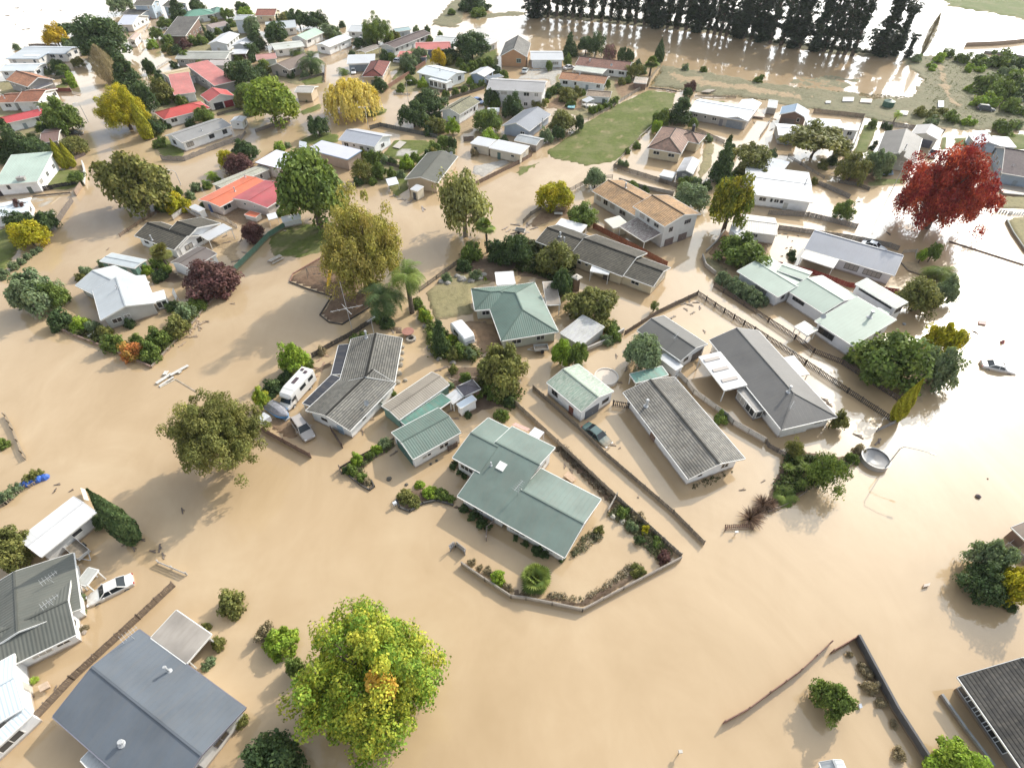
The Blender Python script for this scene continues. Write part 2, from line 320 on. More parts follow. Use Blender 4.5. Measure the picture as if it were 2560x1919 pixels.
def H(t, label, wings, roof, wall=WHITE, cat='house', name=None, fl=(), sk=(), ant=(), dish=(), ch=(), win=None, dr=None, gar=(), trim=None, frame=None, auto=True, group=None):
    """t tile; wings (A, B, C, eave height, kind, options); roof (kind, colour[, stain]); windows (wing, side, t, w, h, zc, bars)"""
    ws = [mkwing(t, w, i) for i, w in enumerate(wings)]
    q0 = ws[0]; base = wp(q0, q0.L / 2, q0.W / 2, 0)
    root = empty(name or cat.replace(' ', '_'), base); tag(root, label, cat, group)
    rel = lambda p: Vector(p) - base
    wm = plain('painted_wall', wall, 0.7, 0.1, 0.8, mud=True); trm = plain('painted_trim', trim, 0.5) if trim else TRIM()
    frm = plain('window_frame', frame, 0.5) if frame else trm
    def loc(m, *a, **k):
        m.v = [tuple(Vector(v) - base) for v in m.v]; return m.build(*a, **k)
    for i, q in enumerate(ws):
        rf = q.opt.get('roof', roof); rm = roofmat(*rf)
        T = 0.13; L, Wd, rv = q.L, q.W, q.r * q.W; sl = math.sqrt(1 + q.tan ** 2)
        top = [wp(q, 0, 0, q.ze), wp(q, L, 0, q.ze), wp(q, L, Wd, q.ze), wp(q, 0, Wd, q.ze), wp(q, q.e0, rv, q.ze + q.rh), wp(q, L - q.e1, rv, q.ze + q.rh)]
        if q.r >= 0.999: top[2].z = top[3].z = q.ze + q.rh
        elif q.fz: top[2].z = top[3].z = q.ze + q.fz
        m = MB(); dn = Vector((0, 0, -T))
        S1, S2 = rv * sl, (Wd - rv) * sl
        fs = [([0, 1, 5, 4], [(0, 0), (L, 0), (L - q.e1, S1), (q.e0, S1)])]
        if q.r < 0.999: fs.append(([2, 3, 4, 5], [(0, 0), (L, 0), (L - q.e0, S2), (q.e1, S2)]))
        if q.e1: fs.append(([1, 2, 5], [(0, 0), (Wd, 0), (rv, q.e1 * sl)]))
        if q.e0: fs.append(([3, 0, 4], [(0, 0), (Wd, 0), (Wd - rv, q.e0 * sl)]))
        for f, uv in fs:
            m.face([top[k] for k in f], uv); m.face([top[k] + dn for k in f[::-1]], [(0, 0)] * len(f))
        if q.r >= 0.999: edges = [(0, 1), (1, 5), (5, 4), (4, 0)]
        else:
            edges = [(0, 1), (2, 3)] + ([(1, 2)] if q.e1 else [(1, 5), (5, 2)]) + ([(3, 0)] if q.e0 else [(3, 4), (4, 0)])
        for a, b in edges: m.face([top[a], top[b], top[b] + dn, top[a] + dn], [(0, 0)] * 4)
        if q.r < 0.999 and rf[0] in 'tcml':       # ridge and hip caps
            w_ = 0.14 if rf[0] == 't' else 0.10
            caps = [(4, 5)] + ([(1, 5), (2, 5)] if q.e1 else []) + ([(0, 4), (3, 4)] if q.e0 else [])
            for a, b in caps: m.bar(top[a] + Vector((0, 0, 0.03)), top[b] + Vector((0, 0, 0.03)), w_ * 2, 0.07)
        loc(m, 'roof', rm, root)
        fm = MB(); up = Vector((0, 0, 1)); cen = wp(q, L / 2, Wd / 2, 0)
        for a, b in edges:                        # fascia, gutter and barge boards, 3 cm proud
            if (a, b) in q.opt.get('nf', ()): continue
            p0, p1 = top[a], top[b]; d = (p1 - p0)
            nrm = Vector((d.y, -d.x, 0)).normalized(); mid = (p0 + p1) / 2
            if nrm.dot(Vector((mid.x - cen.x, mid.y - cen.y, 0))) < 0: nrm = -nrm
            lvl = abs(d.z) < 0.05
            fm.obox(p0 + nrm * 0.004 - up * (0.21 if not lvl else 0.19), d, nrm * (0.05 if not lvl else 0.10), up * (0.235 if not lvl else 0.17))
        loc(fm, 'fascia', trm, root)
        o = q.ov; zb = -0.9; T2 = T + 0.004
        if q.open:
            pm = MB(); ph = []
            for (uu, vv) in ((o, o), (L - o, o), (L - o, Wd - o), (o, Wd - o)):
                pm = MB(); zt = q.ze + wz(q, vv) - T2; pm.obox(wp(q, uu - 0.06, vv - 0.06, zb), q.u * 0.12, q.v * 0.12, up * (zt - zb)); loc(pm, 'post', trm, root)
            if q.open == 2:                       # back and one side boarded
                bm_ = MB(); bm_.obox(wp(q, o, Wd - o - 0.08, zb), q.u * (L - 2 * o), q.v * 0.08, up * (q.ze + wz(q, Wd - o) - T2 - zb)); loc(bm_, 'wall', wm, root)
            continue
        wl = MB(); z0, z1 = q.ze + wz(q, o) - T2, q.ze + wz(q, Wd - o) - T2
        if q.k == 'h': z0 = z1 = q.ze + 0.02
        wl.face([wp(q, o, o, zb), wp(q, L - o, o, zb), wp(q, L - o, o, z0), wp(q, o, o, z0)])
        wl.face([wp(q, L - o, Wd - o, zb), wp(q, o, Wd - o, zb), wp(q, o, Wd - o, z1), wp(q, L - o, Wd - o, z1)])
        for uu, hip in ((o, q.e0), (L - o, q.e1)):
            ps = [wp(q, uu, o, zb), wp(q, uu, Wd - o, zb)]
            zz0, zz1 = (q.ze + 0.02, q.ze + 0.02) if hip else (z0, z1)
            ps.append(wp(q, uu, Wd - o, zz1))
            if not hip and o < rv < Wd - o: ps.append(wp(q, uu, rv, q.ze + q.rh - T2))
            ps.append(wp(q, uu, o, zz0)); wl.face(ps)
        loc(wl, 'wall', wm, root)
    # openings
    used = {}
    def opening(i, s, tt, w):
        if ws[i].swap: tt = 1 - tt
        p, d, ln, n = sidegeo(ws[i], s); used.setdefault((i, s), []).append((tt * ln, w)); return rel(p + d * (tt * ln)), d, n
    for g in gar:
        i, s, tt, w, h, c = g; p, d, n = opening(i, s, tt, w); add_door(root, p, d, n, w, h, plain('garage_door_paint', c, 0.5), 'garage_door')
    for wdw in (win or ()):
        i, s, tt, w, h, zc, bars = wdw; p, d, n = opening(i, s, tt, w); add_window(root, p, d, n, w, h, zc, frm, bars)
    for dd in (dr or ()):
        i, s, tt, w, h, c = dd; p, d, n = opening(i, s, tt, w); add_door(root, p, d, n, w, h, plain('door_paint', c, 0.5))
    if auto:
        doored = bool(dr)
        for i, q in enumerate(ws):
            if q.open or q.opt.get('nowin'): continue
            for s in 'abcd':
                p, d, ln, n = sidegeo(q, s); mid = p + d * (ln / 2) + Vector((0, 0, q.ze))
                if n.dot(CAMP - mid) < 8 or ln < 1.6: continue
                if (i, s) in used and win: continue
                blk = used.get((i, s), [])
                for st in range(2 if q.ze > 4.2 else 1):
                    top_ = q.ze if q.ze <= 4.2 else (2.3 if st == 0 else q.ze)
                    h = min(1.05, (top_ - 0.35) * 0.6); zc = top_ - 0.42 - h / 2
                    if h < 0.35: continue
                    k = max(1, int(ln / 3.1)); 
                    for j in range(k):
                        x = ln * (j + 0.5) / k + R.uniform(-0.25, 0.25)
                        w = min(R.choice((0.8, 1.2, 1.7, 2.0)), ln / k * 0.72)
                        if any(abs(x - bx) < (w + bw) / 2 + 0.15 for bx, bw in blk): continue
                        # skip where another wing covers the wall
                        tp = p + d * x + n * 0.3
                        if any(q2 is not q and not q2.open and -0.1 < (tp - q2.o).dot(q2.u) < q2.L + 0.1 and -0.1 < (tp - q2.o).dot(q2.v) < q2.W + 0.1 for q2 in ws): continue
                        if not doored and st == 0 and ln > 4 and j == k // 2:
                            add_door(root, rel(p + d * x), d, n, 0.9, min(1.55, q.ze - 0.5), plain('door_paint', R.choice(((0.12, 0.15, 0.14), (0.5, 0.48, 0.44), (0.2, 0.08, 0.06), (0.25, 0.3, 0.33))), 0.5)); doored = True
                        else: add_window(root, rel(p + d * x), d, n, w, h, zc, frm, 1 if w > 1 else 0)
    for f in fl:                                  # flues: (x, y[, height, radius])
        g = on_roof(t, ws, f); hh = f[2] if len(f) > 2 else 0.9; r = f[3] if len(f) > 3 else 0.11
        m = MB(); m.tube([g + Vector((0, 0, -0.2)), g + Vector((0, 0, hh))], [r, r], 10); m.tube([g + Vector((0, 0, hh)), g + Vector((0, 0, hh + 0.18))], [r * 1.6, r * 1.25], 10)
        m.lathe([(r * 2.6, 0.0), (r * 1.1, 0.14)], (g.x, g.y, g.z - 0.02), 10); loc(m, 'flue', STEEL(), root)
    for c in ch:                                  # chimneys: (x, y, w, d, h, colour)
        g = on_roof(t, ws, c); m = MB(); rz = math.atan2(q0.u.y, q0.u.x)
        m.box(g + Vector((0, 0, c[4] / 2 - 0.5)), (c[2], c[3], c[4] + 1), rz); m.box(g + Vector((0, 0, c[4] + 0.05)), (c[2] + 0.12, c[3] + 0.12, 0.1), rz)
        o = loc(m, 'chimney', plain('chimney_masonry', c[5], 0.85, 0.25, 4), root)
        pm = MB(); pm.tube([g + Vector((0, 0, c[4] + 0.1)), g + Vector((0, 0, c[4] + 0.45))], [0.12, 0.12], 8); loc(pm, 'chimney_pot', STEEL(), o)
    for k in sk:                                  # skylights: (x, y, w, h)
        g = on_roof(t, ws, k); q = q0; m = MB(); dv = (q.v + Vector((0, 0, q.tan))).normalized()
        if (g - q.o).dot(q.v) > q.r * q.W: dv = (q.v - Vector((0, 0, q.tan))).normalized()
        nn = q.u.cross(dv); nn = nn if nn.z > 0 else -nn
        m.obox(g - q.u * k[2] / 2 - dv * k[3] / 2, q.u * k[2], dv * k[3], nn * 0.12); loc(m, 'skylight', plain('skylight_acrylic', k[4] if len(k) > 4 else (0.82, 0.82, 0.78), 0.25, 0.03), root)
    for k in ant:                                 # television aerials
        g = on_roof(t, ws, k); m = MB(); hh = k[2] if len(k) > 2 else 1.5
        m.tube([g + Vector((0, 0, -0.2)), g + Vector((0, 0, hh))], [0.03, 0.025], 6)
        bd = Vector((0.6, 0.8, 0)); e = g + Vector((0, 0, hh - 0.1)); m.tube([e - bd * 0.8, e + bd * 0.9], [0.02, 0.02], 5)
        for j in range(6):
            c = e + bd * (-0.7 + j * 0.3); l = 0.55 - j * 0.05; m.tube([c + Vector((-0.8, 0.6, 0)) * l, c - Vector((-0.8, 0.6, 0)) * l], [0.013, 0.013], 4)
        loc(m, 'aerial', STEEL(), root)
    for k in dish:
        g = on_roof(t, ws, k); m = MB(); m.tube([g, g + Vector((0, 0, 0.45))], [0.03, 0.03], 6); c = g + Vector((0, 0, 0.6)); ax = Vector((-0.3, -0.6, 0.55)).normalized()
        x = ax.cross(Vector((0, 0, 1))).normalized(); y = ax.cross(x)
        for (r0, h0), (r1, h1) in (((0.0, 0), (0.22, 0.03)), ((0.22, 0.03), (0.42, 0.12))):
            for j in range(12):
                a0, a1 = j * math.pi / 6, (j + 1) * math.pi / 6; f = lambda r, a, h: c + x * (r * math.cos(a)) + y * (r * math.sin(a)) + ax * h
                m.face([f(r0, a0, h0), f(r0, a1, h0), f(r1, a1, h1), f(r1, a0, h1)] if r0 else [c, f(r1, a1, h1), f(r1, a0, h1)])
        m.tube([c, c + ax * 0.4], [0.015, 0.015], 4); loc(m, 'satellite_dish', STEEL(), root)
    return root, ws
# ------------------------------------------------------------ vegetation
def npmesh(name, v, q, col, mat, smooth=False):
    me = bpy.data.meshes.new(name); nv, nf = len(v), len(q)
    me.vertices.add(nv); me.vertices.foreach_set('co', v.astype(np.float32).ravel())
    me.loops.add(nf * 4); me.loops.foreach_set('vertex_index', q.astype(np.int32).ravel())
    me.polygons.add(nf); me.polygons.foreach_set('loop_start', np.arange(0, nf * 4, 4, dtype=np.int32))
    me.update(calc_edges=True); me.validate()
    if col is not None:
        a = me.color_attributes.new('Col', 'FLOAT_COLOR', 'POINT'); a.data.foreach_set('color', col.astype(np.float32).ravel())
    me.materials.append(mat)
    return me
def leaves(c, nrm, size, shade, mixv, up=None, asp=1.5):
    """one leaf-sized rhombus per centre: c, nrm (n,3); size, shade, mixv (n,)"""
    n = len(c); r = NR.normal(size=(n, 3))
    nrm = nrm / (np.linalg.norm(nrm, axis=1, keepdims=True) + 1e-9)
    a = np.cross(nrm, r) if up is None else up - nrm * np.sum(up * nrm, axis=1, keepdims=True)
    a /= np.linalg.norm(a, axis=1, keepdims=True) + 1e-9; b = np.cross(nrm, a); s = size[:, None] * 0.5
    v = np.stack([c - a * s * asp, c - b * s + nrm * s * 0.25, c + a * s * asp, c + b * s + nrm * s * 0.25], 1).reshape(-1, 3)
    q = np.arange(n * 4).reshape(n, 4)
    col = np.stack([np.repeat(shade, 4), np.repeat(mixv, 4), np.zeros(n * 4), np.ones(n * 4)], 1)
    return v, q, col
def clump_leaves(cen, rad, per, ls, cmix, flat=0.8, inner=0.5):
    """cen (k,3), rad (k,), leaves per clump; ls leaf size; cmix (k,) colour mix of each clump"""
    k = len(cen); n = k * per
    d = NR.normal(size=(n, 3)); d /= np.linalg.norm(d, axis=1, keepdims=True)
    d[:, 2] = np.where((d[:, 2] < -0.3) & (NR.random(n) < 0.6), -d[:, 2], d[:, 2])
    rr = inner + (1.08 - inner) * NR.random(n) ** 0.6
    ci = np.repeat(np.arange(k), per)
    lump = 1 + 0.22 * np.sin(d[:, 0] * 5 + ci) * np.cos(d[:, 1] * 6 + ci * 1.7)
    off = d * (rr * lump * rad[ci])[:, None]; off[:, 2] *= flat
    c = cen[ci] + off
    nr = d + NR.normal(size=(n, 3)) * 0.55 + np.array([0, 0, 0.6])
    sh = np.clip(0.5 + NR.normal(size=n) * 0.2 + (NR.random(k)[ci] - 0.5) * 0.35, 0, 1)
    mxv = np.clip(cmix[ci] + NR.normal(size=n) * 0.18, 0, 1)
    return leaves(c, nr, ls * (0.7 + 0.6 * NR.random(n)), sh, mxv)
def crown_round(seed, K, per, ls, rc=0.34, squash=0.85, rag=0.2, cm=0.25, up=0.15, fill=0.62):
    """unit crown: clumps spread through an uneven ellipsoid of radius 1 about the origin"""
    g = np.random.default_rng(seed)
    d = g.normal(size=(K, 3)); d /= np.linalg.norm(d, axis=1, keepdims=True)
    d[:, 2] = np.where((d[:, 2] < -0.35), -d[:, 2] * up * 3, d[:, 2])
    r = (fill + (0.92 - fill) * g.random(K)) * (1 + rag * np.sin(d[:, 0] * 3.1 + seed) * np.cos(d[:, 1] * 2.7 + seed * 2) + rag * 0.6 * g.normal(size=K) * 0.6)
    inn = g.random(K) < 0.18; r[inn] *= 0.45
    c = d * r[:, None]; c[:, 2] *= squash
    rad = rc * (0.65 + 0.7 * g.random(K))
    return clump_leaves(c, rad, per, ls, np.clip(cm + g.normal(size=K) * 0.22, 0, 1)), c
def crown_cone(seed, K, per, ls, pw=1.0, rc=0.22, cm=0.3, w0=1.0):
    """unit cone, base radius 1 at z=0, tip at z=1 (scaled on use)"""
    g = np.random.default_rng(seed); z = 1 - np.sqrt(g.random(K)); z = np.clip(z, 0.0, 0.98)
    a = g.random(K) * 2 * math.pi; r = w0 * (1 - z) ** pw * (0.5 + 0.45 * g.random(K))
    c = np.stack([np.cos(a) * r, np.sin(a) * r, z], 1); return c, rc * (0.5 + 0.9 * (1 - z)) * (0.7 + 0.5 * g.random(K)), np.clip(cm + g.normal(size=K) * 0.2, 0, 1)
PROTO = {}
def proto(kind, i):
    k = (kind, i)
    if k in PROTO: return PROTO[k]
    s = 100 * i + hash_(kind); dm = leafmat((0.05, 0.09, 0.02), (0.12, 0.15, 0.03))
    limbs = []
    if kind == 'round': (v, q, c), cc = crown_round(s, 80, 115, 0.08, rc=0.25, rag=0.32); limbs = cc
    elif kind == 'dense': (v, q, c), cc = crown_round(s, 95, 110, 0.075, rc=0.25, rag=0.13, fill=0.72, squash=0.95); limbs = cc
    elif kind == 'airy': (v, q, c), cc = crown_round(s, 75, 75, 0.062, rc=0.26, rag=0.3, fill=0.45); limbs = cc
    elif kind == 'flat': (v, q, c), cc = crown_round(s, 75, 100, 0.075, rc=0.22, rag=0.35, squash=0.4, up=0.5); limbs = cc
    elif kind == 'bush': (v, q, c), cc = crown_round(s, 40, 90, 0.125, rc=0.34, rag=0.25, squash=0.85)
    elif kind == 'ball': (v, q, c), cc = crown_round(s, 60, 80, 0.10, rc=0.22, rag=0.05, fill=0.8, squash=0.9)
    elif kind == 'rag': (v, q, c), cc = crown_round(s, 30, 80, 0.14, rc=0.33, rag=0.45, squash=0.9, fill=0.45)
    elif kind == 'maple':
        (v, q, c), cc = crown_round(s, 300, 190, 0.024, rc=0.13, rag=0.2, cm=0.3, squash=0.8, fill=0.55); limbs = cc
    elif kind == 'willow':
        g = np.random.default_rng(s); K = 330; d = g.normal(size=(K, 3)); d /= np.linalg.norm(d, axis=1, keepdims=True); d[:, 2] = np.abs(d[:, 2]) * 0.8
        st = d * (0.72 + 0.25 * g.random(K))[:, None]; per = 26; j = np.tile(np.arange(per), K); ci = np.repeat(np.arange(K), per)
        ln = (0.35 + 0.55 * g.random(K))[ci]; out = 1 + 0.12 * np.sqrt(j / per)
        cx = st[ci] * np.array([1, 1, 1]); cx[:, :2] *= out[:, None]; cx[:, 2] -= ln * j / per; cx += NR.normal(size=cx.shape) * 0.025
        nr = np.stack([cx[:, 0], cx[:, 1], np.full(len(cx), 0.25)], 1) + NR.normal(size=cx.shape) * 0.35
        sh = np.clip(0.5 + NR.normal(size=len(cx)) * 0.15 + (g.random(K)[ci] - 0.5) * 0.4, 0, 1)
        v, q, c = leaves(cx, nr, np.full(len(cx), 0.055), sh, np.clip(g.random(K)[ci], 0, 1), up=np.tile(np.array([0, 0, 1.0]), (len(cx), 1)), asp=2.0); limbs = st[:24]
    elif kind == 'conif':
        cn, rd, cm = crown_cone(s, 110, 1, 0, 0.8); v, q, c = clump_leaves(cn * np.array([1, 1, 2.6]), rd * 1.4, 80, 0.095, cm, flat=0.7); v[:, 2] /= 2.6
    elif kind == 'cypress':                       # spindle: widest low down
        g = np.random.default_rng(s); n = 5200; z = g.random(n) ** 0.85; a = g.random(n) * 2 * math.pi
        r = np.sin(np.clip(z * 0.92 + 0.1, 0, 1) ** 0.62 * math.pi) ** 0.9 * (0.82 + 0.22 * g.random(n)) * (1 + 0.07 * np.sin(a * 5 + z * 17))
        cx = np.stack([np.cos(a) * r, np.sin(a) * r, z], 1); nr = np.stack([np.cos(a), np.sin(a), np.full(n, 0.25)], 1) + NR.normal(size=(n, 3)) * 0.35
        sh = np.clip(0.5 + NR.normal(size=n) * 0.17 + 0.2 * np.sin(a * 6 + z * 25), 0, 1)
        v, q, c = leaves(cx * np.array([1, 1, 5.0]), nr, np.full(n, 0.17), sh, np.clip(0.3 + NR.normal(size=n) * 0.2, 0, 1)); v[:, 2] /= 5.0
    elif kind == 'pine':                          # ragged shelter-belt conifer: unit height, radius 1
        g = np.random.default_rng(s); K = 150; z = 0.05 + 0.93 * g.random(K) ** 0.8; a = g.random(K) * 2 * math.pi
        r = (0.25 + 0.75 * g.random(K)) * (0.55 + 0.6 * np.sin(np.clip(z, 0, 1) * 2.6)); bare = (np.sin(z * 23 + s) > 0.55); r[bare] *= 0.35
        cn = np.stack([np.cos(a) * r, np.sin(a) * r, z * 9], 1); v, q, c = clump_leaves(cn, 0.36 * (0.6 + 0.7 * g.random(K)), 48, 0.15, np.clip(g.random(K) * 0.7, 0, 1), flat=0.75); v[:, 2] /= 9
    elif kind == 'ivy':
        g = np.random.default_rng(s); K = 130; z = g.random(K); a = g.random(K) * 2 * math.pi; r = (0.2 + 0.7 * g.random(K)) * (0.75 + 0.5 * np.sin(z * 9 + s))
        cn = np.stack([np.cos(a) * r, np.sin(a) * r, z * 9], 1); v, q, c = clump_leaves(cn, 0.45 * (0.6 + 0.6 * g.random(K)), 55, 0.19, np.clip(g.random(K) * 0.6, 0, 1)); v[:, 2] /= 9
    elif kind in ('palm', 'fan', 'flax'):
        g = np.random.default_rng(s); V, Q, C = [], [], []; nf = {'palm': 34, 'fan': 40, 'flax': 120}[kind]
        for f in range(nf):
            a = g.random() * 2 * math.pi; e0 = g.uniform(-0.35, 1.25 if kind == 'palm' else 1.55) if kind != 'flax' else g.uniform(0.35, 1.4); ln = g.uniform(0.8, 1.1); x = y = 0.0; zz = 0.0
            d = e0; pts = []; ns = 9
            for j in range(ns + 1):
                pts.append((x * math.cos(a), x * math.sin(a), zz)); x += math.cos(d) * ln / ns; zz += math.sin(d) * ln / ns; d -= {'palm': 0.2, 'fan': 0.11, 'flax': 0.10}[kind]
            pts = np.array(pts); side = np.array([-math.sin(a), math.cos(a), 0]); sh = g.uniform(0.25, 0.75); mv = g.random()
            if kind == 'flax':
                for j in range(ns):
                    w0, w1 = 0.045 * (1 - j / ns) + 0.004, 0.045 * (1 - (j + 1) / ns) + 0.004; b = len(V)
                    V += [pts[j] - side * w0, pts[j] + side * w0, pts[j + 1] + side * w1, pts[j + 1] - side * w1]; Q.append((b, b + 1, b + 2, b + 3)); C += [(sh, mv, 0, 1)] * 4
            elif kind == 'fan':
                o_ = pts[ns // 2]; fd = pts[ns // 2] - pts[ns // 2 - 1]; fd /= np.linalg.norm(fd); nn_ = np.cross(fd, side); b = len(V)
                V += [pts[0] - side * 0.015, pts[0] + side * 0.015, o_ + side * 0.015, o_ - side * 0.015]; Q.append((b, b + 1, b + 2, b + 3)); C += [(0.4, 0.5, 0, 1)] * 4
                for k_ in range(15):
                    an = (k_ - 7) / 7 * 1.9; dd = fd * math.cos(an) + side * math.sin(an); w_ = np.cross(nn_, dd); tip = o_ + dd * ln * 0.5 - np.array([0, 0, 0.07 + 0.05 * g.random()]); md = o_ + dd * ln * 0.28; b = len(V)
                    V += [o_, md - w_ * 0.055, tip, md + w_ * 0.055]; Q.append((b, b + 1, b + 2, b + 3)); C += [(np.clip(sh + g.normal() * 0.1, 0, 1), mv, 0, 1)] * 4
            else:
                for j in range(1, ns):
                    fw = 0.30 * math.sin(math.pi * (j + 1.2) / (ns + 1.6)); t_ = pts[j + 1] - pts[j]
                    for sg in (-1, 1):
                        for m_ in range(3):
                            p0 = pts[j] + t_ * m_ / 3; tip = p0 + side * sg * fw + t_ * 1.0 + np.array([0, 0, -0.05 - 0.05 * g.random()]); b = len(V)
                            V += [p0, p0 + t_ * 0.26, tip + t_ * 0.05, tip]; Q.append((b, b + 1, b + 2, b + 3)); C += [(np.clip(sh + g.normal() * 0.08, 0, 1), mv, 0, 1)] * 4
        v, q, c = np.array(V), np.array(Q), np.array(C)
    elif kind == 'bare':
        g = np.random.default_rng(s); n = 2600; z = g.random(n); a = g.random(n) * 2 * math.pi; r = np.sqrt(g.random(n)) * np.sin(np.clip(z, 0, 1) * 2.9 + 0.15)
        cx = np.stack([np.cos(a) * r, np.sin(a) * r, z], 1); upv = np.stack([cx[:, 0] * 0.5, cx[:, 1] * 0.5, np.ones(n)], 1)
        v, q, c = leaves(cx, NR.normal(size=(n, 3)), np.full(n, 0.035), np.clip(0.5 + NR.normal(size=n) * 0.2, 0, 1), g.random(n), up=upv, asp=5)
    if kind in ('round', 'dense', 'airy', 'flat', 'bush', 'ball', 'rag', 'maple'):    # make the crown exactly one unit in radius and half height
        v[:, :2] /= np.percentile(np.hypot(v[:, 0], v[:, 1]), 99.2 if kind == 'maple' else 97.5); a_, b_ = np.percentile(v[:, 2], (0.5, 99.6)); v[:, 2] = (v[:, 2] - (a_ + b_) / 2) / (b_ - a_) * 2
        limbs = [np.clip(np.array(l) * 0.9, -0.8, 0.8) for l in limbs]
    PROTO[k] = (npmesh(kind + '_crown', v, q, c, dm), limbs); return PROTO[k]
def hash_(s): return sum((i + 1) * ord(ch) for i, ch in enumerate(s)) % 97
BARK = lambda c=(0.13, 0.10, 0.075): plain('bark', c, 0.9, 0.35, 3)
FC = {'fl': ((0.050, 0.028, 0.022), (0.244, 0.159, 0.110)), 'gc': ((0.132, 0.176, 0.029), (0.520, 0.440, 0.050)),   # foliage colours: pair of leaf colours mixed at random
 'dk': ((0.065, 0.107, 0.046), (0.156, 0.210, 0.074)), 'gr': ((0.122, 0.181, 0.046), (0.276, 0.336, 0.077)), 'br': ((0.255, 0.383, 0.051), (0.317, 0.369, 0.051)),
 'ol': ((0.176, 0.192, 0.060), (0.306, 0.279, 0.085)), 'gg': ((0.207, 0.279, 0.148), (0.229, 0.258, 0.138)), 'ye': ((0.544, 0.389, 0.026), (0.651, 0.462, 0.053)),
 'yg': ((0.346, 0.346, 0.026), (0.660, 0.520, 0.040)), 'pu': ((0.133, 0.063, 0.063), (0.233, 0.133, 0.107)), 'rd': ((0.26, 0.022, 0.028), (0.58, 0.12, 0.045)),
 'oc': ((0.30, 0.29, 0.07), (0.58, 0.46, 0.14)), 'sp': ((0.263, 0.273, 0.095), (0.440, 0.430, 0.180)), 'or': ((0.549, 0.213, 0.076), (0.306, 0.289, 0.061)),
 'gb': ((0.336, 0.274, 0.168), (0.386, 0.328, 0.227)), 'wi': ((0.198, 0.278, 0.046), (0.310, 0.340, 0.054)), 'lm': ((0.19, 0.31, 0.045), (0.60, 0.54, 0.07)), 'py': ((0.620, 0.500, 0.100), (0.780, 0.640, 0.200)),
 'cy': ((0.295, 0.313, 0.028), (0.490, 0.408, 0.041)), 'pk': ((0.295, 0.147, 0.167), (0.298, 0.279, 0.150)), 'pn': ((0.022, 0.038, 0.024), (0.061, 0.085, 0.044))}
TN = [0]
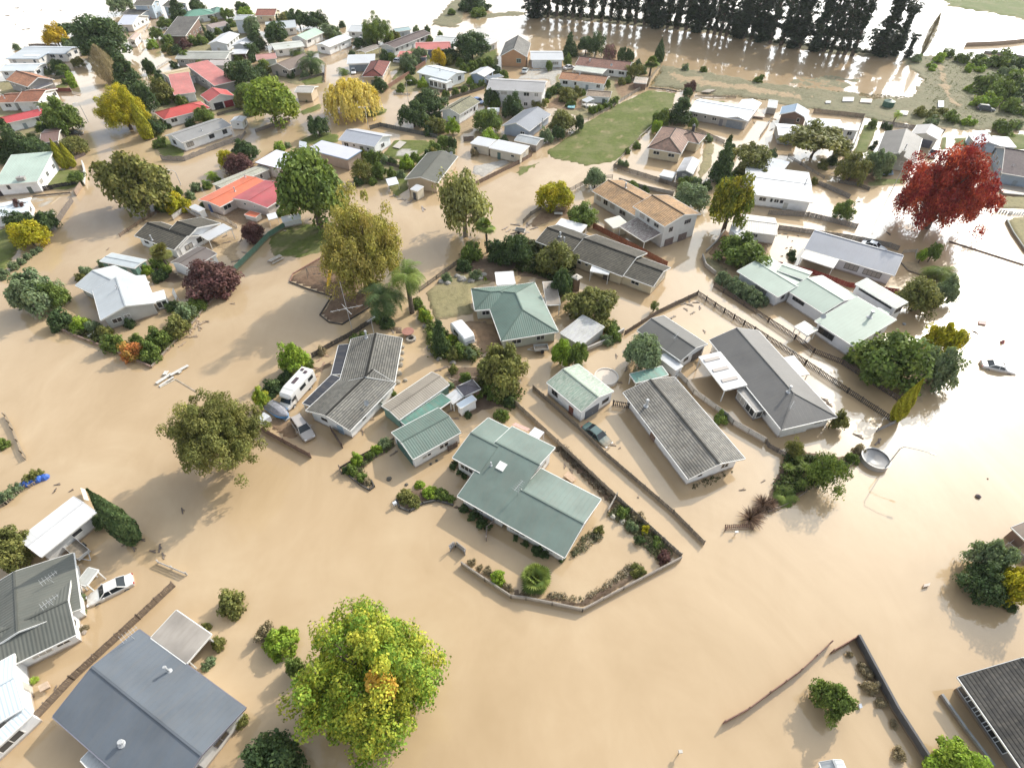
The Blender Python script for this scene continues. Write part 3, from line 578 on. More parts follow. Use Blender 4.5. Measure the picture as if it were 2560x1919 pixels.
def T(t, kind, c, w, col, label, h=None, base=None, top=None, name=None, group=None, cat='tree', trunk=True, sv=None, var=None):
    """tree: kind, crown centre and width in the photo (or base and top), colour, label"""
    TN[0] += 1; w *= 0.94 if kind == 'maple' else 1; tall = kind in ('conif', 'cypress', 'pine', 'ivy', 'bare')
    if base is not None:
        g = G(t, base); H_ = h or height_at(t, base, top); r = w / 2 * mpp(t, Vector((g.x, g.y, H_ * 0.6)))
        if not tall and not h and kind not in ('palm', 'fan', 'flax'):      # the outline's top is the crown's far shoulder, not its tip
            dp = math.atan2(CAMH, g.length); S_ = H_ * math.cos(dp); best = None
            for i_ in range(8, 260):
                hh = i_ * 0.1; sz = hh * 0.42 if kind != 'flat' else min(hh * 0.3, r * 0.5); e_ = abs((hh - sz) * math.cos(dp) + math.sqrt((sz * math.cos(dp)) ** 2 + (r * math.sin(dp)) ** 2) - S_)
                if best is None or e_ < best[0]: best = (e_, hh)
            H_ = best[1]
    else:
        g = G(t, c); r = w / 2 * mpp(t, g); H_ = h or r * 2.0; w *= 1.04
        g = G(t, c, H_ * (0.5 if kind != 'flat' else 0.75)); r = w / 2 * mpp(t, g); g.z = 0
    g.z = 0; root = empty(name or {'palm': 'palm_tree', 'fan': 'palm_tree', 'cypress': 'cypress_tree', 'conif': 'conifer_tree', 'pine': 'pine_tree', 'ivy': 'pine_tree', 'maple': 'maple_tree', 'willow': 'willow_tree'}.get(kind, 'tree'), g)
    tag(root, label, cat, group)
    i = TN[0] % 3 if var is None else var; me, limbs = proto(kind, i)
    cr = bpy.data.objects.new('crown', me); COL.objects.link(cr); cr.parent = root; setmat(cr, leafmat(*FC[col])); rz = R.uniform(0, 6.28); cr.rotation_euler.z = rz
    tb = MB(); br = max(0.1, H_ * 0.022 + r * 0.02)
    if tall:
        cr.scale = (r, r, H_ * (0.97 if kind != 'cypress' else 1.0)); cr.location.z = 0.25 if kind in ('conif', 'cypress') else 0
        tp = H_ * 0.92; k = 6 if kind == 'pine' else 4
        tb.tube([(0, 0, -1), (br * 0.3, 0, tp * 0.4), (0, br * 0.2, tp * 0.75), (0, 0, tp)], [br * 1.3, br, br * 0.6, br * 0.2], 7)
        if kind in ('pine', 'bare'):
            for j in range(14 if kind == 'pine' else 10):
                z = H_ * R.uniform(0.15, 0.9); a = R.uniform(0, 6.28); l = r * R.uniform(0.5, 0.95)
                tb.tube([(0, 0, z), (math.cos(a) * l, math.sin(a) * l, z + l * (0.15 if kind == 'pine' else 1.1))], [br * 0.25, br * 0.06], 4, False)
    elif kind in ('palm', 'fan', 'flax'):
        r *= 1.1; cz = max(0.3 * r, H_ * 0.92 - r * 0.75); cr.location.z = max(0, cz); cr.scale = (r, r, r)
        if kind != 'flax':
            b_ = max(0.16, r * 0.1); lx, ly = R.uniform(-0.1, 0.1) * H_, R.uniform(-0.1, 0.1) * H_; cr.location.x = lx; cr.location.y = ly
            tb.tube([(0, 0, -1), (lx * 0.4, ly * 0.4, cz * 0.5), (lx, ly, cz + 0.1)], [b_ * 1.3, b_, b_ * 1.05], 8)
    else:
        sz = min(H_ * 0.3, r * 0.5) if kind == 'flat' else min(1.18 * r, max(0.5 * r, H_ * (0.45 if base is None else 0.43))); sz = sv or sz; zc = H_ - sz
        if kind == 'willow': sz = H_ * 0.62; zc = H_ - sz * 0.85
        cr.location.z = zc; cr.scale = (r, r, sz)
        fork = max(0.4, zc - r * 0.45)
        tb.tube([(0, 0, -1), (0, 0, fork * 0.6), (br * 0.4, 0, fork)], [br * 1.4, br * 1.05, br * 0.9], 8)
        ca, sa = math.cos(rz), math.sin(rz)
        for cc in list(limbs)[:16 if kind in ('maple',) else 10]:
            x, y, z = cc[0] * r * 0.85, cc[1] * r * 0.85, cc[2] * sz * 0.8; e = Vector((x * ca - y * sa, x * sa + y * ca, zc + z))
            if e.z < fork * 0.8: e.z = fork
            tb.tube([(br * 0.4, 0, fork - 0.05), (e.x * 0.45, e.y * 0.45, fork + (e.z - fork) * 0.6), tuple(e)], [br * 0.6, br * 0.38, br * 0.1], 5, False)
    if tb.f: tb.build('trunk', BARK((0.30, 0.27, 0.23) if kind in ('bare', 'airy') else (0.13, 0.10, 0.075)), root, True)
    return root
SN = [0]
def B(t, pts, col, label, kind='bush', group=None, name='shrub', cat='shrub', hs=1.0, z=0.0):
    """shrubs: each (x, y, width) is one plant of its own"""
    out = []
    for p in pts:
        SN[0] += 1; g = G(t, p[:2]); r = p[2] / 1.95 * mpp(t, g); g = G(t, p[:2], r * 0.7 * hs + z)
        me, _ = proto(kind, SN[0] % 4); o = bpy.data.objects.new(name, me); COL.objects.link(o); setmat(o, leafmat(*FC[p[3] if len(p) > 3 else col]))
        zz = {'flax': 0.05, 'fan': 0.2, 'palm': 0.3}.get(kind, r * 0.62 * hs)
        o.location = (g.x, g.y, zz + z); o.scale = (r, r, r * hs * 0.85); o.rotation_euler.z = R.uniform(0, 6.28)
        tag(o, p[4] if len(p) > 4 else label, cat, group if len(p) <= 4 else None); out.append(o)
    return out
def bed(t, poly, cols, label, dens=9.0, size=0.28, h=0.5, name='ground_cover'):
    """planting nobody could count: one mesh of leaf clumps through an area"""
    pw = [G(t, p) for p in poly]; P = np.array([(p.x, p.y) for p in pw]); lo, hi = P.min(0), P.max(0)
    n = int((hi - lo).prod() * dens * 1.7); c = lo + NR.random((n, 2)) * (hi - lo); c = c[inside(P, c)]
    if len(c) == 0: return
    k = len(c); rad = size * (0.5 + NR.random(k)); cen = np.concatenate([c, (h * (0.3 + 0.7 * NR.random(k)) * (0.6 + 0.4 * np.sin(c[:, 0] * 2.3) * np.cos(c[:, 1] * 1.9)))[:, None]], 1)
    cm = NR.random(k); v, q, col = clump_leaves(cen, rad * 1.1, 14, size * 0.5, cm)
    me = npmesh(name, v, q, col, leafmat(*cols)); o = bpy.data.objects.new(name, me); COL.objects.link(o); tag(o, label, 'plants', None, 'stuff'); return o
def inside(P, c):
    r = np.zeros(len(c), bool); j = len(P) - 1
    for i in range(len(P)):
        xi, yi, xj, yj = P[i, 0], P[i, 1], P[j, 0], P[j, 1]
        with np.errstate(divide='ignore', invalid='ignore'):
            r ^= ((yi > c[:, 1]) != (yj > c[:, 1])) & (c[:, 0] < (xj - xi) * (c[:, 1] - yi) / (yj - yi) + xi)
        j = i
    return r
# ------------------------------------------------------------ fences and walls
def F(t, pts, h, kind, col, label, name='fence', cat='fence', group=None, tilt=0.0, z0=-0.7):
    P = [G(t, p) if len(p) == 2 else G(p[2], p[:2]) for p in pts]; root = empty(name, P[0]); tag(root, label, cat, group); o0 = P[0]
    mat = TIMB(col) if kind not in ('wall', 'panel', 'sheet') else plain('fence_panel', col, 0.75, 0.2, 2, mud=True)
    far = P[0].length > 120; m = MB(); rl = MB(); pposts = []
    for a, b in zip(P, P[1:]):
        a, b = a - o0, b - o0; d = (b - a); L = d.length; d.normalize(); n = Vector((-d.y, d.x, 0)); up = (Vector((0, 0, 1)) + n * tilt).normalized()
        if n.dot(CAMP - o0) < 0: n = -n
        k = max(1, round(L / 2.4)); 
        for i in range(k + 1): pposts.append(a + d * (L * i / k))
        if kind in ('pale', 'picket', 'wave'):
            sp = (0.16 if kind != 'picket' else 0.25) * (2 if far else 1); bw = sp * (0.93 if kind != 'picket' else 0.62); c = int(L / sp)
            for i in range(c):
                x = (i + 0.5) * L / max(1, c); hh = h + R.uniform(-0.025, 0.03) + (0.10 * math.sin(x * 2 * math.pi / 2.4 + 1.57) if kind == 'wave' else 0)
                lean = Vector((R.uniform(-0.02, 0.02), R.uniform(-0.02, 0.02), 0)); p = a + d * (x - bw / 2) + Vector((0, 0, z0))
                m.obox(p + n * 0.025, d * bw, n * 0.022, up * (hh - z0) + lean)
            for zz in (0.15, h * 0.8): rl.bar(a + up * zz - n * 0.02, b + up * zz - n * 0.02, 0.05, 0.09)
        elif kind == 'rail':
            for zz in (h * 0.35, h * 0.65, h * 0.97): m.bar(a + up * zz + n * 0.06, b + up * zz + n * 0.06, 0.035, 0.13)
        elif kind == 'slat':
            zz = 0.03
            while zz < h: m.bar(a + up * (zz + 0.07) + n * 0.06, b + up * (zz + 0.07) + n * 0.06, 0.03, 0.14); zz += 0.185
        elif kind == 'sheet':
            c = max(2, int(L / 0.12))
            for i in range(c):
                x0, x1 = L * i / c, L * (i + 1) / c; w0, w1 = 0.03 * (i % 2), 0.03 * ((i + 1) % 2); a0, a1 = a + d * x0 + n * (0.05 + w0), a + d * x1 + n * (0.05 + w1); bz = Vector((0, 0, z0))
                m.face([a0 + bz, a1 + bz, a1 + up * h, a0 + up * h])
            rl.bar(a + up * h, b + up * h, 0.06, 0.05)
        elif kind in ('panel', 'wall'):
            step = 2.4 if kind == 'panel' else L; c = max(1, round(L / step))
            for i in range(c):
                g_ = 0.02 if kind == 'panel' else 0
                m.obox(a + d * (L * i / c + g_) - n * 0.04 + Vector((0, 0, z0)), d * (L / c - 2 * g_), n * (0.06 if kind == 'panel' else 0.16), up * (h - z0))
            if kind == 'panel': rl.bar(a + up * (h + 0.03), b + up * (h + 0.03), 0.14, 0.045)
            else: rl.bar(a + up * (h + 0.03) + n * 0.04, b + up * (h + 0.03) + n * 0.04, 0.24, 0.06)
    m.build('panel', mat, root)
    if rl.f: rl.build('rail' if kind != 'wall' else 'coping', mat if kind != 'panel' else TIMB((0.32, 0.28, 0.24)), root)
    if kind != 'wall':
        pm = None
        for p in pposts[:100]:
            if pm is None:
                q = MB(); q.obox((-0.05, -0.05, -0.7), (0.1, 0, 0), (0, 0.1, 0), Vector((0, 0, h + 0.03 + 0.7))); q.obox((-0.065, -0.065, h + 0.03), (0.13, 0, 0), (0, 0.13, 0), (0, 0, 0.03))
                pm = q.build('post', TIMB(mulc(col, 0.9)) if kind != 'panel' else TIMB((0.3, 0.27, 0.23)), root); pm.location = p
            else: c = pm.copy(); COL.objects.link(c); c.parent = root; c.location = p
    return root
def kerb(t, pts, w, h, col, label, name='garden_edging', cat='edging', closed=False):
    P = [G(t, p) for p in pts]; m = MB(); P = P + [P[0]] if closed else P; o0 = P[0].copy()
    for a, b in zip(P, P[1:]):
        a, b = a - o0, b - o0; d = (b - a).normalized(); n = Vector((-d.y, d.x, 0)); e = d * w * 0.4
        m.obox(a - e - n * w / 2 + Vector((0, 0, -0.4)), b - a + e * 2, n * w, (0, 0, 0.4 + h))
    o = m.build(name, TIMB(col), loc=o0); tag(o, label, cat); return o
# ------------------------------------------------------------ vehicles
def section(x, hw, z0, z1, r=0.12):               # rounded body cross-section at station x
    return [(x, -hw * 0.86, z0), (x, -hw, z0 + r), (x, -hw * 1.0, (z0 + z1) / 2), (x, -hw * 0.95, z1 - r * 0.6), (x, -hw * 0.80, z1), (x, 0, z1 + 0.02), (x, hw * 0.80, z1), (x, hw * 0.95, z1 - r * 0.6), (x, hw, (z0 + z1) / 2), (x, hw, z0 + r), (x, hw * 0.86, z0)]
def loft(m, secs, cap=True):
    for a, b in zip(secs, secs[1:]):
        for k in range(len(a) - 1): m.face([a[k], b[k], b[k + 1], a[k + 1]])
        m.face([a[-1], b[-1], b[0], a[0]])
    if cap: m.face(secs[0]); m.face(secs[-1][::-1])
def carpaint(c):
    k = ('carpaint', c)
    if k in MC: return MC[k]
    m, n, b = newmat('car_paint'); g = n.nodes.new('ShaderNodeNewGeometry'); sp = n.nodes.new('ShaderNodeSeparateXYZ'); lk(n, g.outputs['Position'], sp.inputs[0])
    f = math_(n, 'MULTIPLY_ADD', noise(n, g.outputs['Position'], 3, 5), 0.5, sp.outputs['Z']); mr_ = n.nodes.new('ShaderNodeMapRange')
    mr_.inputs['From Min'].default_value = 0.4; mr_.inputs['From Max'].default_value = 0.75; mr_.inputs['To Min'].default_value = 0.7; mr_.inputs['To Max'].default_value = 0.04; lk(n, f, mr_.inputs['Value'])
    lk(n, mixc(n, mr_.outputs[0], c, (0.36, 0.26, 0.16)), b.inputs['Base Color']); b.inputs['Roughness'].default_value = 0.3; b.inputs['Coat Weight'].default_value = 0.6; b.inputs['Coat Roughness'].default_value = 0.05
    MC[k] = m; return m
CARS = {}
def carglass(): return plain('car_glass', (0.022, 0.028, 0.034), 0.06, 0.05)
def make_car(kind):
    L, hw = {'sedan': (4.7, 0.90), 'van': (4.9, 0.95), 'hatch': (4.1, 0.85), 'wagon': (4.6, 0.92)}[kind]; root = empty('car'); m = MB(); x = L / 2
    hood = {'sedan': 0.92, 'van': 1.0, 'hatch': 0.9, 'wagon': 1.0}[kind]; belt = hood + 0.03; roof = {'sedan': 1.42, 'van': 1.75, 'hatch': 1.45, 'wagon': 1.7}[kind]
    st = [(-x, 0.72, 0.42, belt - 0.22), (-x + 0.12, 0.93, 0.3, belt - 0.02), (-x + 0.8, 1.0, 0.22, belt), (-0.2, 1.0, 0.2, belt), (x - 1.6, 1.0, 0.2, belt), (x - 1.2, 1.0, 0.2, hood - 0.01), (x - 0.5, 0.97, 0.24, hood - 0.14), (x - 0.1, 0.86, 0.3, hood - 0.27), (x, 0.68, 0.4, hood - 0.38)]
    loft(m, [section(a, b * hw, c, d) for a, b, c, d in st])
    # roof panel and pillars over the glass house
    xs = {'sedan': (-x + 0.75, -x + 1.45, 0.35, x - 1.35), 'van': (-x + 0.1, -x + 0.4, 0.75, x - 0.95), 'hatch': (-x + 0.1, -x + 0.65, 0.25, x - 1.25), 'wagon': (-x + 0.08, -x + 0.35, 0.35, x - 1.3)}[kind]
    wr, wb = hw * 0.70, hw * 0.90
    m.obox((xs[1], -wr, roof - 0.05), (xs[2] - xs[1], 0, 0), (0, 2 * wr, 0), (0, 0, 0.05)); m.obox((xs[1] + 0.15, -wr * 0.85, roof - 0.001), (xs[2] - xs[1] - 0.3, 0, 0), (0, 1.7 * wr, 0), (0, 0, 0.025))
    for sg in (-1, 1):
        for a, b in ((xs[0], xs[1]), (xs[3], xs[2]), (0.0 - 0.15, 0.0 - 0.1)): m.bar((a, sg * wb, belt - 0.02), (b, sg * wr, roof - 0.03), 0.07, 0.09)
        m.bar((x - 1.75, sg * hw, belt + 0.05), (x - 1.75, sg * (hw + 0.16), belt + 0.08), 0.12, 0.12)
    m.build('body', carpaint((0.6, 0.6, 0.6)), root)
    e = 0.012
    q = MB(); q.face([(xs[3], -wb, belt - 0.01), (xs[3], wb, belt - 0.01), (xs[2], wr, roof - 0.02), (xs[2], -wr, roof - 0.02)]); q.build('windscreen', carglass(), root)
    q = MB(); q.face([(xs[0], -wb, belt - 0.01), (xs[0], wb, belt - 0.01), (xs[1], wr, roof - 0.02), (xs[1], -wr, roof - 0.02)]); q.build('rear_window', carglass(), root)
    for sg in (-1, 1):
        q = MB(); q.face([(xs[0], sg * (wb + e), belt - 0.01), (xs[3], sg * (wb + e), belt - 0.01), (xs[2], sg * (wr + e), roof - 0.03), (xs[1], sg * (wr + e), roof - 0.03)]); q.build('side_window', carglass(), root)
    for sg in (-1, 1):
        q = MB(); q.box((x - 0.1, sg * hw * 0.62, hood - 0.34), (0.2, 0.34, 0.15)); q.build('headlight', plain('lamp_lens', (0.75, 0.76, 0.78), 0.15, 0.02), root)
        q = MB(); q.box((-x + 0.06, sg * hw * 0.68, belt - 0.2), (0.14, 0.28, 0.16)); q.build('tail_light', plain('tail_lens', (0.35, 0.02, 0.02), 0.2, 0.02), root)
        for xx in (x - 0.95, -x + 0.9):
            q = MB(); q.tube([(xx, sg * (hw - 0.2), 0.31), (xx, sg * (hw + 0.01), 0.31)], [0.31, 0.31], 16); w = q.build('wheel', plain('tyre_rubber', (0.03, 0.03, 0.03), 0.8), root)
            q = MB(); q.tube([(xx, sg * (hw - 0.02), 0.31), (xx, sg * (hw + 0.025), 0.31)], [0.19, 0.19], 12); q.build('rim', STEEL(), w)
    return root
def CAR(t, rear, front, kind, col, label, z=-0.35, pitch=0.0, roll=0.0, name='car', cat='car', sc=1.0):
    a, b = G(t, rear, 0.5), G(t, front, 0.5)
    if kind not in CARS: CARS[kind] = r = make_car(kind)
    else: r = copy_tree(CARS[kind])
    d = b - a; r.name = name; r.location = ((a.x + b.x) / 2, (a.y + b.y) / 2, z); r.rotation_euler = (roll, -pitch, math.atan2(d.y, d.x)); r.scale = (sc, sc, sc)
    for ch in r.children:
        if ch.name.startswith('body'): setmat(ch, carpaint(col))
    tag(r, label, cat); return r
# ------------------------------------------------------------ small things
def thing_mesh(m, name, mat, label, cat, group=None, loc=None):
    o = m.build(name, mat)
    if loc: o.location = loc
    return tag(o, label, cat, group)
def LAMP(t, base, top, arm, label, h=None):
    g = G(t, base); h = h or height_at(t, base, top); root = empty('street_lamp', g); tag(root, label, 'street lamp'); e = G(t, arm, h + 0.3) - g; ax = Vector((e.x, e.y, 0)); L = max(1.0, min(3.0, ax.length)); ax.normalize()
    m = MB(); m.tube([(0, 0, -1), (0, 0, h * 0.9), ax * 0.25 + Vector((0, 0, h)), ax * L * 0.6 + Vector((0, 0, h + 0.25)), ax * L + Vector((0, 0, h + 0.3))], [0.09, 0.065, 0.05, 0.045, 0.04], 8); m.build('pole', STEEL(), root)
    m = MB(); c = ax * (L + 0.25) + Vector((0, 0, h + 0.28)); m.box(c, (0.65, 0.24, 0.13), math.atan2(ax.y, ax.x)); m.build('lamp_head', plain('lamp_shell', (0.6, 0.6, 0.6), 0.4), root); return root
def PLANK(t, a, b, w, col, label, group=None, name='timber_plank', cat='plank', z=0.04, th=0.06):
    p, q = G(t, a, z), G(t, b, z); m = MB(); m.bar((0, 0, 0), q - p, w, th); return thing_mesh(m, name, TIMB(col), label, cat, group, p)
def SHEET(t, A, B_, C, col, label, name='panel', cat='panel', z=0.12, th=0.05, tilt=0.0, mat=None):
    a, b, c = G(t, A, z), G(t, B_, z), G(t, C, z); m = MB(); c.z += tilt; m.obox((0, 0, 0), b - a, c - b, (0, 0, th))
    if z > 0.5 and th < 0.5:
        for e in (Vector((0, 0, 0)), b - a, c - a, c - b): m.bar(e * 0.94 + (c - a) * 0.03 + Vector((0, 0, -z - 0.5)), e * 0.94 + (c - a) * 0.03 + Vector((0, 0, 0.01)), 0.06)
    return thing_mesh(m, name, mat or plain('sheet', col, 0.6, 0.2, 2), label, cat, None, a)
def ROCKS(t, pts, col, label, group, name='boulder', cat='boulder'):
    for p in pts:
        g = G(t, p[:2]); r = p[2] / 2 * mpp(t, g); m = MB(); m.lathe([(0, -r * 0.5), (r * 0.8, -r * 0.4), (r, 0), (r * 0.82, r * 0.42), (r * 0.4, r * 0.66), (0, r * 0.7)], n=9)
        m.v = [(x * (1 + 0.2 * math.sin(x * 9 / r + y * 5 / r)), y * (1 + 0.2 * math.cos(y * 7 / r + z * 6 / r)), z * (1 + 0.15 * math.sin(x * 4 / r))) for x, y, z in m.v]
        o = thing_mesh(m, name, plain('stone', col, 0.85, 0.3, 3), p[3] if len(p) > 3 else label, cat, group if len(p) <= 3 else None, (g.x, g.y, r * 0.2)); o.rotation_euler.z = R.uniform(0, 6)
def DEBRIS(t, pts, label, group, name='debris_board', col=(0.34, 0.26, 0.19)):
    for p in pts:
        g = G(t, p[:2], 0.05); l = p[2] * mpp(t, g); a = p[3] if len(p) > 3 else R.uniform(0, 3.1); m = MB()
        k = R.uniform(0.75, 1.25); m.box((0, 0, 0), (l, max(0.1, l * 0.14), 0.07), a); m.box((l * 0.1, 0.1, 0.06), (l * 0.55, max(0.08, l * 0.1), 0.05), a + 0.5)
        thing_mesh(m, name, TIMB(mulc(col, k)), label, 'debris', group, g)
# ------------------------------------------------------------ terrain and water
LAND = []
def land(t, pts, typ, h=0.18, soft=1.5, rag=0.8): LAND.append((np.array([tuple((G(t, p) if len(p) == 2 else G(p[2], p[:2])).xy) for p in pts]), typ, h, soft, rag))
ALB = {'mud': (0.36, 0.27, 0.17), 'grass': (0.115, 0.14, 0.036), 'dry': (0.26, 0.23, 0.125), 'bark': (0.19, 0.125, 0.085), 'dirt': (0.24, 0.16, 0.10), 'bank': (0.19, 0.18, 0.11), 'conc': (0.42, 0.40, 0.37), 'soil': (0.13, 0.09, 0.065), 'field': (0.12, 0.15, 0.045)}
def build_ground():
    ys = [-20.0]
    while ys[-1] < 520: ys.append(ys[-1] + 0.42 + max(0, ys[-1]) * 0.0042)
    ys = np.array(ys); xs = np.concatenate([np.arange(-420, -160, 3.0), np.arange(-160, 190, 0.62), np.arange(190, 430, 3.0)])
    X, Y = np.meshgrid(xs, ys); pts = np.stack([X.ravel(), Y.ravel()], 1); n = len(pts)
    def nz(f, s): 
        x, y = pts[:, 0] * f, pts[:, 1] * f
        return (np.sin(x * 1.7 + s + 1.3 * np.sin(y * 0.9 + s)) + np.sin(y * 2.1 + s * 2 + 1.1 * np.sin(x * 1.3)) + 0.6 * np.sin((x + y) * 3.1 + s) + 0.6 * np.sin((x - y) * 2.7 - s * 3)) / 3.2
    z = np.full(n, -0.7); col = np.tile(np.array(ALB['mud'] + (1,)), (n, 1))
    rough = 0.5 * nz(0.35, 1) + 0.35 * nz(0.9, 4) + 0.2 * nz(2.3, 7)
    for P, typ, h, soft, rag in LAND:
        lo, hi = P.min(0) - 4, P.max(0) + 4; ix = np.where((pts[:, 0] > lo[0]) & (pts[:, 0] < hi[0]) & (pts[:, 1] > lo[1]) & (pts[:, 1] < hi[1]))[0]
        c = pts[ix]; ins = inside(P, c); d = np.full(len(c), 1e9)
        for a, b in zip(P, np.roll(P, -1, 0)):
            ab = b - a; tt = np.clip(((c - a) @ ab) / (ab @ ab + 1e-9), 0, 1); d = np.minimum(d, np.linalg.norm(c - (a + tt[:, None] * ab), axis=1))
        sd = np.where(ins, d, -d) + rag * rough[ix]
        k = np.clip(sd / soft + 0.5, 0, 1); k = k * k * (3 - 2 * k); nzv = -0.7 + (0.7 + h + 0.10 * rough[ix] * min(1, soft)) * k
        zz = np.maximum(z[ix], nzv); m_ = (nzv >= z[ix] - 1e-6) & (k > 0.02)
        z[ix] = zz; cc = np.array(ALB[typ] + (1,)); wet = np.clip(nzv / max(0.02, min(0.14, h * 0.7)), 0.25, 1)[:, None]
        col[ix] = np.where(m_[:, None], col[ix] * (1 - wet) + cc * wet, col[ix])
    q = np.arange(n).reshape(len(ys), len(xs)); Q = np.stack([q[:-1, :-1], q[:-1, 1:], q[1:, 1:], q[1:, :-1]], -1).reshape(-1, 4)
    m, nn, b = newmat('ground'); at = nn.nodes.new('ShaderNodeAttribute'); at.attribute_name = 'Col'; g = nn.nodes.new('ShaderNodeNewGeometry'); P = g.outputs['Position']
    f1 = noise(nn, P, 1.1, 7, 0.7); f2 = noise(nn, P, 0.18, 4)
    c = mixc(nn, 1.0, at.outputs['Color'], ramp(nn, f1, [(0.25, (0.62, 0.6, 0.56)), (0.5, (1, 1, 1)), (0.75, (1.25, 1.22, 1.15))]), 'MULTIPLY')
    c = mixc(nn, math_(nn, 'MULTIPLY', ramp(nn, f2, [(0.45, (0, 0, 0)), (0.65, (1, 1, 1))]), 0.22), c, (0.34, 0.27, 0.18))
    lk(nn, c, b.inputs['Base Color']); b.inputs['Roughness'].default_value = 0.85; b.inputs['Specular IOR Level'].default_value = 0.15; bump(nn, b, noise(nn, P, 3.0, 6, 0.7), 0.6, 0.15)
    v = np.concatenate([pts, z[:, None]], 1); me = npmesh('ground', v, Q, col, m); me.shade_smooth()
    o = bpy.data.objects.new('ground', me); COL.objects.link(o); o['kind'] = 'structure'
def build_water():
    m = MB(); s = 2500
    m.face([(-s, -300, 0), (s, -300, 0), (s, 3600, 0), (-s, 3600, 0)])
    mt, n, b = newmat('flood_water'); g = n.nodes.new('ShaderNodeNewGeometry'); P = g.outputs['Position']
    mp = n.nodes.new('ShaderNodeMapping'); mp.inputs['Scale'].default_value = (1, 0.6, 1); mp.inputs['Rotation'].default_value = (0, 0, 0.5); lk(n, P, mp.inputs['Vector'])
    a = noise(n, mp.outputs[0], 0.03, 5, 0.6); a.node.inputs['Distortion'].default_value = 1.5; d = noise(n, mp.outputs[0], 0.13, 7, 0.65); d.node.inputs['Distortion'].default_value = 2.0
    c = ramp(n, a, [(0.36, (0.41, 0.29, 0.165)), (0.5, (0.465, 0.335, 0.2)), (0.64, (0.525, 0.395, 0.25))])
    c = mixc(n, 0.28, c, ramp(n, d, [(0.3, (0.40, 0.29, 0.17)), (0.7, (0.52, 0.395, 0.255))]))
    lk(n, c, b.inputs['Base Color']); b.inputs['Roughness'].default_value = WROUGH; b.inputs['IOR'].default_value = 1.33; b.inputs['Specular IOR Level'].default_value = 0.16
    b.inputs['Coat Weight'].default_value = 1.0; b.inputs['Coat Roughness'].default_value = 0.03; b.inputs['Coat IOR'].default_value = 1.48
    q = n.nodes.new('ShaderNodeBump'); q.inputs['Strength'].default_value = 0.10; q.inputs['Distance'].default_value = 0.05
    lk(n, noise(n, P, 0.7, 3, 0.5), q.inputs['Height']); lk(n, q.outputs[0], b.inputs['Normal']); lk(n, q.outputs[0], b.inputs['Coat Normal'])
    o = m.build('flood_water', mt); o['kind'] = 'structure'
WROUGH = 0.26

def build_haze():
    m = MB(); m.obox((-700, -60, -2), (1400, 0, 0), (0, 960, 0), (0, 0, 66)); mt = bpy.data.materials.new('haze'); mt.use_nodes = True; n = mt.node_tree; n.nodes.clear()
    v = n.nodes.new('ShaderNodeVolumePrincipled'); v.inputs['Color'].default_value = (0.93, 0.96, 1, 1); v.inputs['Density'].default_value = HAZE; v.inputs['Anisotropy'].default_value = 0.35
    o = n.nodes.new('ShaderNodeOutputMaterial'); lk(n, v.outputs[0], o.inputs['Volume']); h = m.build('haze', mt); h['kind'] = 'stuff'; h['label'] = 'thin bright haze over the flooded suburb'
HAZE = 0.00008
# ============================================================ THE PLACE: ground and flood
g_ = land
g_('A3',[(1170,775),(1425,800),(1395,940),(1215,1110),(900,1400),(640,1440),(330,1370),(285,1310),(450,1200),(640,1050),(945,880)],'grass',0.08,0.9,0.25)
g_('A3',[(0,1480),(180,1385),(300,1400),(120,1500),(20,1570)],'grass',0.05,2.5,1.5)
g_('A3',[(1290,560),(1500,590),(1800,640),(2211,720),(2900,790),(3100,850),(3450,830),(3540,680),(3400,560),(3330,500),(3560,480),(4700,540),(4700,1150),(3700,1120),(3160,1050),(2640,960),(2211,880),(1900,830),(1800,840),(1420,775),(1180,745)],'bank',0.25,3.0,2.2)
g_('A3',[(2211,700),(2800,640),(3050,700),(2900,790)],'bank',0.02,5,4)
g_('A3',[(130,150),(600,178),(1200,240),(1700,290),(2211,385),(2700,465),(3330,500),(3330,465),(2900,430),(2350,370),(1700,245),(1200,190),(600,140),(150,110)],'bank',0.35,2.5,1.5)
g_('A4',[(1420,-60),(1560,60),(1900,110),(2300,190),(2700,230),(2700,-120)],'field',0.3,6,5)
g_('A2',[(1500,215),(1650,60),(1720,-40),(1950,-40),(1830,60),(1780,180),(1740,250)],'bank',0.25,3,2.5)
g_('A2',[(1840,130),(2211,95),(2380,110),(2300,135),(2000,160),(1900,185)],'bank',0.15,3,2)
g_('A1',[(385,1630),(440,1480),(520,1465),(715,1470),(730,1590),(560,1650)],'grass',0.25,0.6,0.2)
g_('A1',[(1290,1220),(1440,1180),(1600,1300),(1590,1370),(1400,1375)],'grass',0.12,0.8,0.4)
g_('A1',[(400,760),(570,700),(620,760),(440,790)],'grass',0.05,2,1)
g_('A1',[(1700,780),(1780,730),(1850,770),(1760,830)],'grass',0.12,1.5,0.6)
g_('A2',[(370,1222),(470,1165),(600,1140),(720,1160),(720,1235),(560,1235),(430,1270)],'grass',0.22,0.7,0.2)
g_('A2',[(742,1012),(800,985),(880,940),(990,926),(1090,928),(1138,948),(1120,980),(1040,1008),(930,1022),(800,1022)],'grass',0.28,0.5,0.1)
g_('A2',[(1080,1345),(1190,1210),(1480,1215),(1560,1250),(1380,1370),(1240,1390)],'grass',0.2,0.8,0.3)
g_('A2',[(1215,1305),(1300,1290),(1395,1310),(1370,1368),(1200,1350)],'conc',0.24,0.4,0.05)
g_('A2',[(370,960),(560,890),(590,940),(400,1000)],'grass',0.15,1,0.5)
g_('A2',[(1160,690),(1240,590),(1300,600),(1180,710)],'grass',0.15,1,0.5)
g_('A2',[(370,700),(580,655),(590,720),(420,745)],'grass',0.15,1,0.5)
